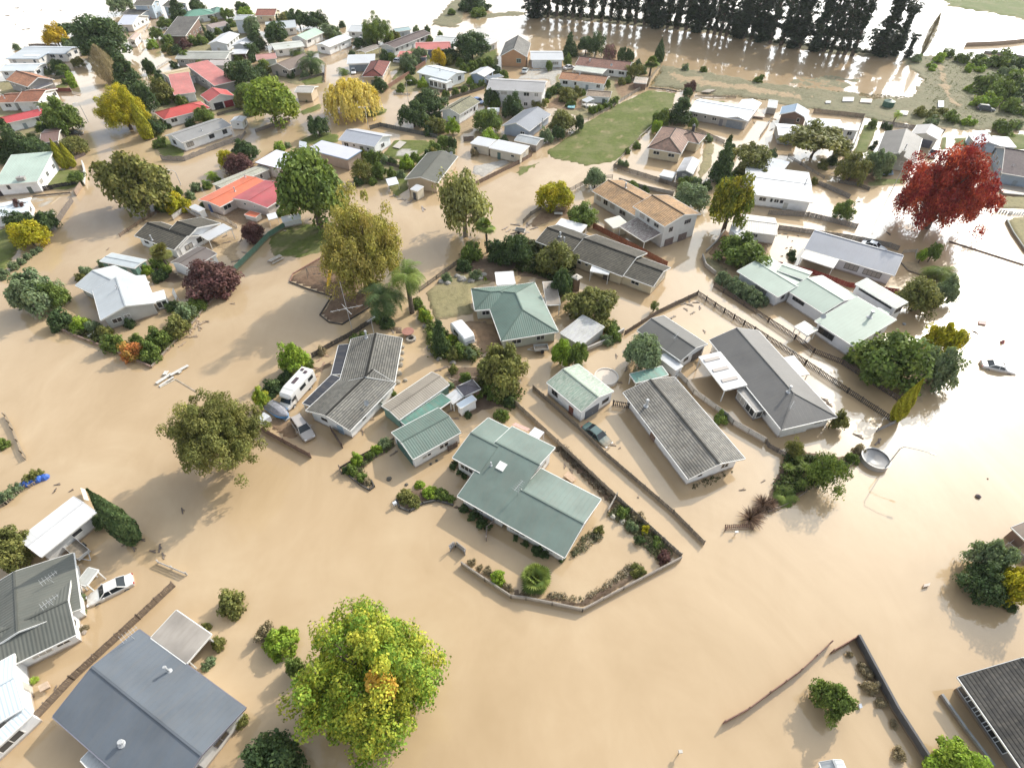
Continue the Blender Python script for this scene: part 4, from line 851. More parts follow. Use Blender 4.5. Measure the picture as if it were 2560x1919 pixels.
g_('A2',[(1180,720),(1400,660),(1560,760),(1330,800),(1190,800)],'dry',0.15,1,0.5)
g_('A2',[(1700,560),(2080,420),(2110,560),(1800,640)],'grass',0.12,1.5,0.8)
g_('A2',[(900,1420),(1300,1390),(1290,1520),(1200,1600),(900,1600)],'dry',0.15,1.2,0.5)
g_('A2',[(1870,1430),(2150,1370),(2211,1400),(1960,1540),(1850,1500)],'conc',0.1,1.2,0.3)
g_('A2',[(1640,1000),(1900,1020),(1880,1150),(1660,1180)],'mud',0.06,1.5,0.8)
g_('A3',[(0,720),(120,600),(460,570),(420,700),(330,760),(300,690),(60,690)],'conc',0.05,1.5,0.5)
g_('A3',[(270,950),(400,800),(640,880),(600,960),(480,960),(360,940)],'dirt',0.12,1.2,0.4)
g_('A3',[(860,680),(1060,710),(1150,760),(940,860),(900,800)],'dirt',0.15,1.2,0.4)
g_('A3',[(1530,850),(1850,870),(1840,950),(1560,870)],'grass',0.12,1.2,0.5)
g_('A3',[(1650,1210),(1760,1240),(1730,1460),(1640,1560),(1590,1540)],'dry',0.06,1.2,0.6)
g_('A4',[(825,1075),(960,1100),(900,1220),(850,1330),(720,1330)],'grass',0.22,0.9,0.3)
g_('A4',[(1490,1180),(1550,1180),(1550,1290),(1470,1310)],'grass',0.15,0.7,0.2)
g_('A4',[(1600,1190),(2211,1150),(2300,1300),(2000,1290),(1600,1260)],'grass',0.15,1.5,0.6)
g_('A4',[(560,1480),(620,1330),(940,1440),(940,1600),(720,1610)],'dirt',0.08,1.5,0.9)
g_('B4',[(830,205),(1000,150),(1210,160),(1190,215),(880,235)],'grass',0.12,1.5,0.8)
g_('B4',[(1960,420),(2000,320),(2300,290),(2300,440)],'dry',0.2,1.2,0.5)
g_('B4',[(2062,530),(2110,500),(2300,500),(2300,830),(2200,760),(2120,640)],'dry',0.3,0.8,0.2)
g_('B4',[(1150,880),(1290,850),(1400,980),(1340,1030),(1210,950)],'mud',0.07,1.0,0.5)
g_('B2',[(100,640),(400,500),(640,580),(720,700),(620,800),(420,850),(180,860),(60,800)],'grass',0.06,2.0,0.8)
g_('B2',[(295,1052),(318,990),(620,815),(760,880),(930,1060),(860,1170),(650,1180)],'bark',0.14,0.5,0.08)
g_('B2',[(553,1340),(655,1188),(1000,1100),(1060,1225),(745,1420),(632,1402)],'bark',0.10,0.5,0.1)
g_('B2',[(1440,1140),(1760,960),(2040,1060),(1870,1120),(1900,1330),(1670,1370),(1540,1390)],'dry',0.2,1.0,0.5)
g_('B2',[(1740,900),(1990,820),(2300,900),(2060,1060),(1900,1060)],'soil',0.3,0.8,0.4)
g_('B2',[(1130,110),(1330,80),(1330,250),(1210,340),(1130,260)],'grass',0.12,1.0,0.4)
g_('B2',[(1700,1420),(1850,1380),(2110,1400),(2150,1700),(1930,1690),(1900,1560)],'dirt',0.18,0.8,0.4)
g_('B2',[(1160,1440),(1260,1430),(1300,1510),(1180,1500)],'soil',0.15,0.6,0.4)
g_('B1',[(1870,420),(2211,380),(2260,560),(2100,620),(1960,520)],'dirt',0.12,1.0,0.4)
g_('B1',[(1760,700),(2080,640),(2090,900),(1930,880)],'mud',0.04,1.5,0.8)
g_('B1',[(1500,480),(1640,420),(1760,490),(1640,545)],'dirt',0.1,0.8,0.2)
g_('B1',[(-60,620),(130,560),(180,760),(60,960),(-60,980)],'grass',0.2,1.0,0.3)
g_('B1',[(-60,320),(580,300),(560,560),(330,560)],'conc',-0.02,2,0.8)
g_('B1',[(1310,1000),(1500,950),(1620,1020),(1560,1060),(1330,1070)],'soil',0.15,0.8,0.4)
g_('B1',[(1590,1240),(1700,1180),(1890,1140),(1760,1300),(1600,1480),(1370,1760),(1270,1760),(1350,1600),(1480,1440)],'soil',0.22,0.7,0.4)
g_('B1',[(450,1420),(600,1380),(900,1540),(1270,1730),(1260,1760),(880,1600),(600,1490)],'soil',0.22,0.6,0.3)
g_('C2',[(480,440),(660,340),(700,380),(560,460),(500,470)],'soil',0.15,0.8,0.4)
g_('C2',[(30,900),(200,830),(320,860),(380,1000),(280,1040),(100,930)],'dirt',0.12,0.7,0.4)
g_('C2',[(1640,400),(1960,380),(2211,640),(2160,760),(1760,850),(1700,620)],'soil',0.12,0.8,0.5)
g_('C2',[(730,1290),(900,1170),(1060,1090),(1200,1030),(1210,1110),(1030,1200),(950,1270),(930,1330),(1030,1430),(1000,1475),(900,1420),(800,1340)],'soil',0.22,0.5,0.15)
g_('C2',[(1215,1560),(1260,1480),(1420,1450),(1600,1480),(1760,1590),(1950,1650),(1800,1680),(1560,1560),(1440,1580),(1330,1650),(1240,1620)],'soil',0.22,0.5,0.1)
g_('C2',[(1660,1250),(1740,1180),(1900,1300),(1840,1370)],'soil',0.2,0.5,0.1)
g_('C3',[(370,1130),(420,1060),(900,1560),(860,1600),(760,1520)],'soil',0.2,0.5,0.2)
g_('D3',[(545,180),(600,110),(720,210),(960,440),(870,490),(720,350),(640,270)],'soil',0.22,0.5,0.2)
g_('D3',[(0,610),(120,660),(390,690),(640,550),(690,470),(800,510),(640,620),(405,745),(0,665)],'soil',0.2,0.5,0.1)
g_('D2',[(1200,470),(1476,620),(1476,670),(1330,570),(1200,500)],'soil',0.2,0.5,0.1)
g_('C4',[(-20,1560),(160,1080),(600,1180),(840,1080),(820,1150),(600,1320),(300,1500),(0,1650)],'soil',0.15,0.7,0.3)
g_('C4',[(650,340),(820,200),(1500,150),(1620,400),(1350,730),(1200,720),(900,520)],'mud',0.05,1.5,0.6)
g_('D4',[(1130,520),(1240,480),(1380,560),(1380,700),(1280,690)],'soil',0.15,0.7,0.3)
g_('B3',[(0,640),(200,700),(540,880),(540,1150),(440,1200),(300,1050),(40,1000)],'soil',0.2,0.8,0.4)
g_('B3',[(130,560),(240,440),(520,420),(700,540),(600,560),(420,500),(200,600)],'dirt',0.06,1.0,0.5)
g_('B3',[(1650,850),(1700,830),(1880,950),(1800,1010),(1740,990)],'dry',0.2,0.5,0.1)
g_('B3',[(1680,800),(1840,600),(2211,700),(2240,920),(1850,920),(1740,850)],'dirt',0.12,0.7,0.2)
g_('A4',[(1420,540),(1520,560),(1620,880),(1720,930),(1600,960),(1480,800)],'mud',0.29,3,2)
g_('A3',[(1300,600),(1700,690),(2211,760),(2600,840),(2500,880),(1900,790),(1400,720)],'mud',0.27,4,4)
g_('A1',[(1380,640),(1500,700),(1700,600),(1990,640),(2211,760),(2211,980),(1880,1000),(1420,1080),(1300,960),(1320,780)],'dry',0.1,1.5,1.5)
g_('A1',[(1500,180),(2211,150),(2211,500),(1510,520),(1490,440),(1400,330)],'dry',0.1,1.5,1.5)
g_('A1',[(-60,700),(330,680),(420,780),(420,950),(690,1120),(720,1280),(420,1420),(-60,1380)],'dry',0.1,1.5,1.2)
g_('A2',[(0,560),(420,520),(590,600),(590,690),(350,740),(0,650)],'dry',0.1,1.5,1.2)
g_('A2',[(760,430),(1080,390),(1700,430),(2100,420),(2100,640),(1850,780),(1560,800),(1200,790),(1120,760),(1240,610),(1050,640),(1000,520)],'dry',0.1,1.5,1.2)
g_('A3',[(380,640),(1000,640),(1150,680),(1170,740),(930,880),(640,1040),(380,960),(330,820)],'dry',0.1,1.5,1.2)
build_ground()
build_water()
# ============================================================ HOUSES
GRN,GR2 = ('c',(0.145,0.20,0.172),0.25),('m',(0.165,0.215,0.19),0.25)
WHT,SIL,LGR = ('c',(0.6,0.61,0.62),0.12),('c',(0.55,0.58,0.60),0.18),('c',(0.42,0.44,0.45),0.25)
CHR,DTL,BTL = ('m',(0.105,0.11,0.112),0.2),('t',(0.10,0.092,0.075),0.35),('t',(0.19,0.155,0.13),0.3)
TER,RED,PNK = ('t',(0.44,0.20,0.11),0.3),('c',(0.50,0.085,0.075),0.2),('c',(0.55,0.20,0.18),0.3)
BRN,ORG,BLU = ('t',(0.22,0.13,0.10),0.25),('c',(0.62,0.17,0.09),0.25),('m',(0.135,0.155,0.18),0.2)
GTL,TAN,OLV = ('t',(0.30,0.285,0.26),0.4),('c',(0.56,0.44,0.27),0.2),('t',(0.27,0.26,0.17),0.3)
# --- front rows
H('D1','big slate blue gabled roof house filling the bottom left corner of the flood',[((1415,1312),(800,860),(300,1357),2.3,'g',{'p': 14})],BLU,OFFW,
  fl=[(975,1100,1.0),(705,1515,0.35,0.16)],ant=[(775,915,1.4)],trim=(0.2,0.2,0.24),win=[(0,'d',0.3,1.8,1.0,1.35,2),(0,'d',0.7,1.4,1.0,1.35,1)])
H('D1','flat pale timber roofed carport beside the big slate blue roof',[((870,905),(1075,1055),(1240,905),2.35,'f',{'open': 2,'ov': 0.25})],('m',(0.36,0.325,0.29),0.35),OFFW,cat='carport')
H('D1','low lean-to roof against the lower side of the slate blue house',[((465,1610),(600,1760),(660,1680),1.7,'f',{'ov': 0.1})],LGR,OFFW,cat='lean-to',auto=False)
H('D1','dark olive corrugated roof house beside the floating white saloon car',[((-140,1165),(437,888),(335,590),2.2,'g',{'p': 16}),((466,740),(422,418),(-200,640),2.25,'g',{'p': 13})],('c',(0.125,0.13,0.115),0.2),WHITE,
  ant=[(310,590,1.2),(310,720,1.0)],win=[(0,'b',0.2,1.6,0.9,1.4,1),(0,'a',0.85,1.2,0.7,1.3,1),(1,'a',0.35,0.9,0.9,1.4,0),(0,'a',0.6,1.8,0.9,1.3,2)])
H('D1','white verandah frame with clear roof on the end of the olive roofed house',[((440,590),(498,605),(490,500),1.9,'f',{'open': True,'ov': 0.1})],('m',(0.5,0.5,0.47),0.3),WHITE,cat='verandah')
H('D1','pale ice blue corrugated roof house cut off by the left edge of the picture',[((-150,1475),(130,1310),(60,1012),2.5,'g',{'p': 13}),((-100,1610),(183,1350),(135,1318),2.0,'f',{'ov': 0.1})],('c',(0.60,0.67,0.72),0.12),WHITE)
H('D1','long white round edged metal roof carport standing in the brown water',[((235,440),(555,182),(428,90),2.3,'g',{'p': 9,'ov': 0.3})],('m',(0.66,0.66,0.67),0.06),OFFW,cat='carport',name='carport',win=[(0,'a',0.6,1.2,0.7,1.4,0)])
H('D4','lichen spotted dark tile roof house cut off by the bottom right corner',[((1490,1700),(1095,1132),(1650,985),2.3,'g',{'p': 20,'ov': 0.55})],('t',(0.14,0.13,0.12),0.55),(0.17,0.16,0.16),
  win=[(0,'a',0.86,1.9,1.3,1.25,1),(0,'a',0.68,1.9,1.3,1.25,1),(0,'a',0.5,1.9,1.3,1.25,1),(0,'a',0.32,1.9,1.3,1.25,1)],frame=(0.5,0.55,0.62))
H('D4','tip of a small grey shed roof peeping over the bottom edge',[((320,1680),(450,1668),(452,1610),1.6,'gx',{'p': 25})],LGR,GREYW,cat='shed')
H('D4','brown board garage end poking in from the right edge',[((1405,270),(1500,360),(1560,240),2.0,'g',{'p': 10})],('m',(0.24,0.18,0.14),0.3),BROWNW,cat='garage',auto=False)
H('C2','large sage green metal roof house with stepped wings and walled garden',[((1745,1520),(2668,2048),(3012,1561),2.35,'g',{'p': 12,'uv': (-0.1,0,6.5,12.25),'r': 0.677,'fz': 0.92,'nf': ((1,5),)}),((1745,1520),(2668,2048),(3012,1561),2.32,'g',{'p': 12,'uv': (6.3,0,14.78,9.03),'r': 0.485,'nf': ((4,0),)}),((1745,1520),(2668,2048),(3012,1561),3.21,'g',{'p': 12,'uv': (-4.05,4.27,0.2,12.25),'r': 0.504,'nf': ((1,5),(5,2))})],GR2,OFFW,
  sk=[(2120,1262,1.1,1.1)],fl=[(2030,1255,0.5,0.08)],ant=[(2265,1500,1.8)],win=[(2,'a',0.5,2.6,0.9,1.7,3),(0,'a',0.4,1.6,0.9,1.3,1),(1,'a',0.2,2.2,0.9,1.3,2),(1,'a',0.75,1.4,0.9,1.3,1),(1,'b',0.3,1.8,0.9,1.3,1),(1,'b',0.7,1.5,0.9,1.3,1),(0,'b',0.85,1.5,0.9,1.6,1)])
H('C2','grey green corrugated garage with white side wall next to the sage roofed house',[((1170,970),(1355,1200),(1772,970),2.35,'gx',{'p': 15,'ov': 0.22})],GRN,WHITE,cat='garage',
  gar=[(0,'a',0.5,4.0,1.6,(0.07,0.16,0.14))],win=[(0,'b',0.22,0.7,0.55,1.25,0),(0,'b',0.32,0.6,0.55,1.25,0),(0,'b',0.6,0.7,0.75,1.35,0),(0,'b',0.7,0.7,0.75,1.35,0)])
H('C2','long taupe corrugated shed with green end wall',[((1085,740),(1235,860),(1662,548),2.3,'gx',{'p': 12,'ov': 0.15})],('c',(0.30,0.265,0.22),0.25),GREENW,cat='shed',auto=False)
H('C2','torn green translucent lean-to roof between taupe shed and green garage',[((1248,872),(1600,630),(1682,698),1.95,'f',{'open': True,'ov': 0.1})],('m',(0.13,0.27,0.22),0.8),GREENW,cat='lean-to')
H('C2','grey shingle house with bent ridge and dark verandah roof beside the camper van',[((430,780),(810,955),(1195,540),2.35,'gx',{'p': 15}),((1195,532),(1262,155),(815,190),2.4,'g',{'p': 15})],('t',(0.19,0.185,0.17),0.35),WHITE,
  fl=[(955,150,1.2,0.13)],dish=[(965,740)],ant=[(1015,100,2.6)],win=[(0,'a',0.33,1.3,0.8,1.5,0),(0,'b',0.3,0.9,0.7,1.4,0),(0,'b',0.7,1.1,0.7,1.4,1),(1,'a',0.5,1.2,0.8,1.4,1)],dr=[(0,'a',0.72,1.0,1.55,(0.35,0.45,0.55))])
H('C2','charcoal flat verandah roof along the far side of the grey shingle house',[((650,470),(714,214),(806,195),2.15,'f',{'open': True,'ov': 0.1}),((402,716),(652,470),(748,480),2.15,'f',{'open': True,'ov': 0.1})],('m',(0.045,0.048,0.06),0.35),WHITE,cat='verandah')
H('C2','little dark hip roofed garden hut behind the taupe shed',[((1732,575),(1800,655),(1925,575),2.0,'h',{'p': 28,'ov': 0.15})],('m',(0.12,0.11,0.13),0.4),BROWNW,cat='hut',auto=False)
H('C2','patched white plastic lean-to roof beside the dark garden hut',[((1632,662),(1705,720),(1795,655),1.75,'f',{'open': True,'ov': 0.1})],('m',(0.53,0.54,0.56),0.5),WHITE,cat='lean-to')
H('C2','small white shed with pale blue flat roof among the wreckage',[((1733,722),(1772,762),(1905,692),1.9,'f',{'ov': 0.08})],('m',(0.58,0.64,0.70),0.15),WHITE,cat='shed',auto=False)
H('C3','white garage with lichen green roof above the half sunk green car',[((300,537),(602,790),(888,622),2.5,'g',{'p': 15,'ov': 0.15})],('l',(0.25,0.34,0.27),0.45),(0.74,0.76,0.77),cat='garage',
  gar=[(0,'b',0.36,2.7,1.7,(0.10,0.12,0.15))],win=[(0,'b',0.8,1.3,0.7,1.35,0)],frame=(0.1,0.1,0.1))
H('C3','long white house with lichen streaked grey tile roof standing clear in the flood',[((960,622),(1525,1372),(2010,1190),2.4,'g',{'p': 13,'ov': 0.6})],('t',(0.23,0.222,0.205),0.5),(0.78,0.79,0.80),
  fl=[(1160,740,1.1,0.16)],ant=[(1410,530,1.0)],win=[(0,'a',0.1,1.0,0.7,1.6,0),(0,'a',0.36,1.3,1.0,1.45,0)],dr=[(0,'a',0.46,1.1,1.7,(0.25,0.16,0.12))])
H('C3','charcoal roofed garage with white walls and low white verandah',[((1080,87),(1458,350),(1690,207),2.3,'g',{'p': 16,'ov': 0.25}),((1268,318),(1418,432),(1470,395),1.75,'f',{'ov': 0.05,'roof': ('m',(0.53,0.54,0.56),0.1),'nowin': True})],('m',(0.135,0.132,0.125),0.2),WHITE,cat='garage',
  ant=[(1405,180,1.1)],gar=[(0,'b',0.72,2.4,1.6,(0.14,0.13,0.13))],win=[(0,'b',0.25,1.0,0.7,1.5,0)],frame=(0.1,0.1,0.1))
H('C3','big charcoal gabled house with white carport awning and end garage',[((1705,170),(2329,945),(2786,808),2.4,'g',{'p': 19,'h1': True,'ov': 0.5})],('m',(0.15,0.145,0.14),0.2),OFFW,
  fl=[(2388,620,1.0,0.14)],ant=[(2400,770,1.0)],gar=[(0,'b',0.32,4.2,1.5,(0.72,0.72,0.70))],win=[(0,'a',0.55,2.4,1.1,1.4,2),(0,'a',0.78,1.6,1.0,1.4,1),(0,'a',0.33,2.2,1.0,1.4,2),(0,'b',0.78,1.2,0.7,1.5,1)],frame=(0.35,0.36,0.37))
H('C3','glazed grey porch box built onto the near side of the charcoal house',[((1950,600),(2110,790),(2185,765),1.95,'f',{'ov': 0.05})],('m',(0.34,0.32,0.30),0.3),(0.3,0.31,0.32),cat='porch',win=[(0,'a',0.25,1.9,1.2,1.1,1),(0,'a',0.75,1.9,1.2,1.1,1),(0,'b',0.5,1.0,1.2,1.1,0)])
H('C3','white flat carport awning with three clear strips beside the charcoal house',[((1615,315),(1838,605),(2010,545),2.55,'f',{'open': 2,'ov': 0.15})],('m',(0.66,0.66,0.67),0.08),BROWNW,cat='carport',sk=[(1725,340,0.6,2.5,(0.42,0.37,0.33)),(1800,425,0.6,2.5,(0.42,0.37,0.33)),(1878,512,0.6,2.5,(0.42,0.37,0.33))])
H('C4','thin white awning roof on the far side of the charcoal house',[((140,322),(270,480),(352,465),2.1,'f',{'open': True,'ov': 0.1})],('m',(0.53,0.54,0.56),0.1),WHITE,cat='awning')
H('C3','broken pergola frame with green plastic scraps behind the lichen streaked house',[((1070,540),(1350,470),(1285,400),2.0,'f',{'open': True,'ov': 0.1,'p': 1})],('m',(0.16,0.30,0.25),0.9),WHITE,cat='pergola')
H('B2','green corrugated hip roof house with two wings beside the white caravan',[((2120,1560),(2611,1480),(2436,1050),2.45,'hx',{'p': 21}),((1890,1297),(2290,1262),(2270,1075),2.45,'h',{'p': 21})],('c',(0.145,0.21,0.178),0.25),(0.50,0.52,0.45),
  win=[(0,'a',0.72,1.4,0.9,1.4,1),(0,'a',0.25,1.6,0.9,1.4,1),(1,'a',0.2,1.3,0.9,1.4,1),(0,'d',0.5,1.4,0.9,1.4,1)],frame=(0.75,0.75,0.75))
H('B3','weathered grey flat porch roof on the far side of the green hip roof',[((300,1250),(418,1245),(330,1060),2.35,'f',{'open': True,'ov': 0.15})],('m',(0.36,0.31,0.26),0.5),WHITE,cat='porch')
H('B2','small white shade roof behind the left wing of the green hip roof',[((2080,1078),(2240,1068),(2200,968),2.3,'f',{'open': True,'ov': 0.1})],('m',(0.66,0.66,0.67),0.05),WHITE,cat='awning')
H('B3','rust flecked pale iron shed roof beside the spreading olive tree',[((415,1490),(600,1600),(828,1475),2.0,'f',{'ov': 0.1,'p': 4})],('l',(0.48,0.47,0.50),0.5),GREYW,cat='shed',auto=False)
# --- centre
H('B3','two storey grey house with rusty orange roof and twin garage doors',[((1045,400),(1320,575),(1625,462),5.1,'g',{'p': 14,'ov': 0.45}),((690,265),(1062,480),(1260,335),2.9,'g',{'p': 15})],('t',(0.47,0.29,0.15),0.45),(0.58,0.58,0.57),
  fl=[(980,240,0.9,0.15)],gar=[(0,'b',0.24,2.3,1.6,(0.17,0.13,0.12)),(0,'b',0.66,2.3,1.6,(0.17,0.13,0.12))],win=[(0,'b',0.22,1.0,1.0,3.6,1),(0,'b',0.72,1.7,0.9,4.1,2),(0,'a',0.25,1.3,0.9,4.1,1),(0,'a',0.47,0.7,0.8,4.0,0),(0,'a',0.75,1.3,0.7,4.0,1),(1,'a',0.12,1.4,1.1,1.9,2),(1,'a',0.3,1.3,1.1,1.8,1),(1,'a',0.47,1.3,1.0,1.8,1),(1,'a',0.72,1.8,0.9,1.7,1)],frame=(0.3,0.25,0.22))
H('B3','maroon lichen speckled lean-to carport in front of the orange roofed house',[((930,572),(1145,705),(1290,625),2.55,'s',{'open': 2,'ov': 0.1,'p': 6})],('l',(0.17,0.10,0.105),0.35),OFFW,cat='carport')
H('B3','tiny cream flat roofed shed beside the maroon carport',[((800,515),(880,588),(972,528),2.2,'f',{'ov': 0.08})],('m',(0.66,0.62,0.52),0.15),CREAM,cat='shed',auto=False)
H('B3','long cream house with dark brown stepped tile roof and white front porch',[((205,700),(512,815),(640,645),2.3,'g',{'p': 17}),((497,826),(955,1003),(1055,762),2.4,'g',{'p': 17}),((905,975),(1220,1092),(1335,915),2.3,'g',{'p': 17})],DTL,CREAM,
  fl=[(415,660,0.8,0.15),(447,730,1.4,0.13)],ant=[(630,665,0.9)],win=[(1,'a',0.15,0.8,0.7,1.5,0),(1,'a',0.3,0.7,0.5,1.6,0),(2,'a',0.5,1.6,0.7,1.4,1),(1,'a',0.52,0.8,0.8,1.5,0)],dr=[(1,'a',0.72,1.3,1.6,(0.12,0.1,0.09))])
H('B3','white porch roof with cross braced rail on the cream house',[((675,957),(835,987),(842,935),2.2,'f',{'open': True,'ov': 0.08})],('m',(0.53,0.54,0.56),0.1),WHITE,cat='porch')
H('B3','bright white flat patio roof behind the cream house',[((375,562),(600,622),(642,565),2.3,'f',{'open': True,'ov': 0.12})],('m',(0.66,0.66,0.67),0.04),WHITE,cat='patio roof')
H('B3','white walled shed with pale roof and raised strip behind the picket fences',[((1990,610),(2290,648),(2293,503),2.3,'g',{'p': 9,'ov': 0.2})],('c',(0.62,0.59,0.55),0.15),OFFW,cat='shed',win=[(0,'a',0.35,1.6,0.8,1.5,2)])
H('B4','long blue grey metal roof house with cream verandah and black framed windows',[((315,765),(1095,997),(1168,818),2.5,'g',{'p': 15,'r': 0.62})],('m',(0.27,0.285,0.33),0.12),(0.70,0.72,0.75),
  win=[(0,'a',0.56,2.4,1.2,1.4,2),(0,'a',0.8,3.0,1.1,1.35,3)],frame=(0.05,0.05,0.06))
H('B4','cream verandah roof on the front of the blue grey house',[((285,838),(565,930),(672,872),2.3,'f',{'open': True,'ov': 0.12})],('m',(0.66,0.62,0.55),0.12),WHITE,cat='verandah')
H('B4','rambling pale celadon roof house with several wings beside the glaring water',[((-266,957),(88,1183),(345,1032),2.5,'g',{'p': 8}),((165,1122),(480,1325),(760,1168),2.6,'g',{'p': 12}),((405,1387),(737,1605),(1000,1390),2.6,'s',{'p': 8}),((755,1068),(1108,1280),(1222,1250),3.6,'s',{'p': 6,'ov': 0.2}),((880,1372),(975,1412),(1165,1367),2.7,'f'),((85,952),(330,1038),(352,955),3.1,'g',{'p': 8,'ov': 0.2})],('m',(0.36,0.43,0.37),0.12),(0.76,0.77,0.80),
  fl=[(880,1355,1.0,0.2),(1000,1345,0.5,0.12)],dish=[(465,1375)],win=[(2,'a',0.3,2.9,1.1,1.4,2),(1,'a',0.3,2.4,0.7,1.7,3),(1,'d',0.3,1.3,1.1,1.5,1),(0,'a',0.6,2.4,1.1,1.5,2),(3,'a',0.3,3.2,0.5,3.15,4),(3,'a',0.72,3.2,0.5,3.15,4),(2,'b',0.75,1.4,0.7,1.8,1)],frame=(0.07,0.07,0.08))
H('B4','square pale gazebo roof by the dark picket fence',[((230,1437),(345,1512),(428,1468),2.0,'f',{'open': True,'ov': 0.15})],('m',(0.55,0.56,0.48),0.12),WHITE,cat='gazebo')
H('B4','white flat roofed house with two low roof steps behind the long grey fence',[((-205,285),(385,365),(374,110),2.8,'g',{'p': 4}),],('m',(0.53,0.54,0.56),0.06),WHITE,fl=[(318,215,1.3,0.09)],win=[(0,'a',0.42,0.6,0.9,1.8,0),(0,'a',0.5,1.0,0.8,1.8,1),(0,'a',0.58,0.8,0.8,1.8,0),(0,'a',0.28,1.5,0.9,1.8,1)],dr=[(0,'a',0.66,0.9,1.7,(0.55,0.55,0.52))])
H('A3','silver blue lean-to roof behind the white flat roofed house',[((2090,1420),(2331,1482),(2473,1428),2.3,'f',{'ov': 0.15})],('m',(0.46,0.50,0.60),0.15),GREYW,cat='outbuilding')
H('A3','cream house with weathered red brown hip tile roof and dark chimney',[((1170,1277),(1460,1327),(1545,1130),2.7,'hx',{'p': 22}),((1400,1195),(1612,1240),(1680,1165),2.65,'h',{'p': 20})],('t',(0.32,0.20,0.155),0.4),(0.60,0.53,0.38),ch=[(1562,1140,0.9,0.7,1.6,(0.06,0.06,0.065))],win=[(0,'a',0.25,1.6,0.9,1.7,1),(0,'a',0.75,1.6,0.9,1.7,1)])
H('A3','grey house with bright white L shaped roof beside the tall dark conifer',[((1530,957),(2032,1047),(2075,930),2.6,'g',{'p': 12}),((2036,1046),(2155,888),(2012,832),2.6,'g',{'p': 13})],('m',(0.70,0.72,0.74),0.08),(0.44,0.42,0.40),win=[(0,'a',0.1,1.3,0.7,1.6,1),(0,'a',0.28,0.7,0.7,1.6,0),(0,'a',0.45,1.3,0.9,1.5,1)],gar=[(0,'a',0.82,4.4,1.9,(0.25,0.28,0.32))],dr=[(0,'a',0.58,1.0,1.8,(0.2,0.2,0.22))])
H('A3','grey metal garden shed with stained gable roof by the slatted fence',[((1425,1477),(1560,1502),(1645,1390),2.1,'gx',{'p': 18,'ov': 0.12})],('m',(0.42,0.42,0.44),0.5),(0.22,0.23,0.25),cat='shed',win=[(0,'a',0.5,0.9,0.5,1.4,1)])
H('A3','squat white box shed inside the slatted fence',[((1275,1512),(1385,1537),(1402,1490),1.3,'f',{'ov': 0.06})],('m',(0.53,0.54,0.56),0.08),(0.66,0.72,0.78),cat='shed',auto=False)
H('A3','brick house with steep dark grey gable roof beside the far water',[((-105,485),(128,492),(142,372),3.4,'gx',{'p': 27})],('t',(0.20,0.195,0.185),0.3),BRICK,win=[(0,'a',0.72,1.6,1.3,2.0,1)],frame=(0.35,0.7,0.66))
H('A3','wide white garage house with pale panelled roof and white garage door',[((162,517),(445,517),(478,440),2.7,'g',{'p': 9})],('m',(0.53,0.54,0.56),0.08),WHITE,gar=[(0,'a',0.28,5.0,2.0,(0.72,0.72,0.70))],win=[(0,'a',0.78,2.2,1.0,1.5,2)])
H('A3','long house with dark reddish brown roof behind a row of dark trees',[((545,562),(1000,614),(1058,542),2.5,'g',{'p': 16})],('t',(0.25,0.125,0.095),0.25),OFFW,fl=[(672,540,0.9,0.2)],dish=[(858,580)])
H('A3','striped pale awning along the front of the dark reddish brown roof',[((525,600),(780,637),(812,597),2.2,'f',{'open': True,'ov': 0.12})],('c',(0.50,0.52,0.46),0.2),WHITE,cat='awning')
H('A3','white house with orange tan roof at the top of the grass strip',[((400,682),(800,727),(870,665),2.5,'g',{'p': 15})],('t',(0.44,0.22,0.12),0.3),WHITE,fl=[(585,650,0.7,0.18)])
H('A3','small white cottage with sandy brown roof facing the grass strip',[((640,827),(850,842),(910,792),2.2,'g',{'p': 13})],('t',(0.36,0.28,0.21),0.3),WHITE,cat='cottage')
H('A3','rusty low tin shed beside the paddock rail fence',[((1050,712),(1160,722),(1190,680),1.9,'f',{'ov': 0.1})],('l',(0.42,0.27,0.20),0.7),BROWNW,cat='shed',auto=False)
H('A3','weathered board shed with light grey gable roof beside the grass strip',[((18,1212),(210,1252),(250,1190),2.0,'g',{'p': 14,'ov': 0.12})],LGR,(0.25,0.23,0.21),cat='shed',auto=False)
H('A3','blue grey hip gabled house left of the grass strip',[((-85,1085),(150,1132),(345,990),2.6,'gx',{'p': 19})],('m',(0.20,0.215,0.25),0.15),(0.34,0.40,0.50),fl=[(262,1050,0.8)],win=[(0,'a',0.75,1.3,0.9,1.5,1),(0,'b',0.6,1.4,1.0,1.5,1)])
H('A3','white two storey house with wide grey roof above the grass strip',[((-220,770),(270,797),(320,700),5.0,'g',{'p': 12})],('m',(0.38,0.37,0.37),0.15),(0.72,0.71,0.72),fl=[(262,735,0.9)])
H('A3','small tilted white sail awning beside the sandy brown cottage',[((605,862),(645,885),(668,850),2.0,'f',{'open': True,'ov': 0.05,'p': 12})],('m',(0.53,0.54,0.56),0.05),WHITE,cat='awning')
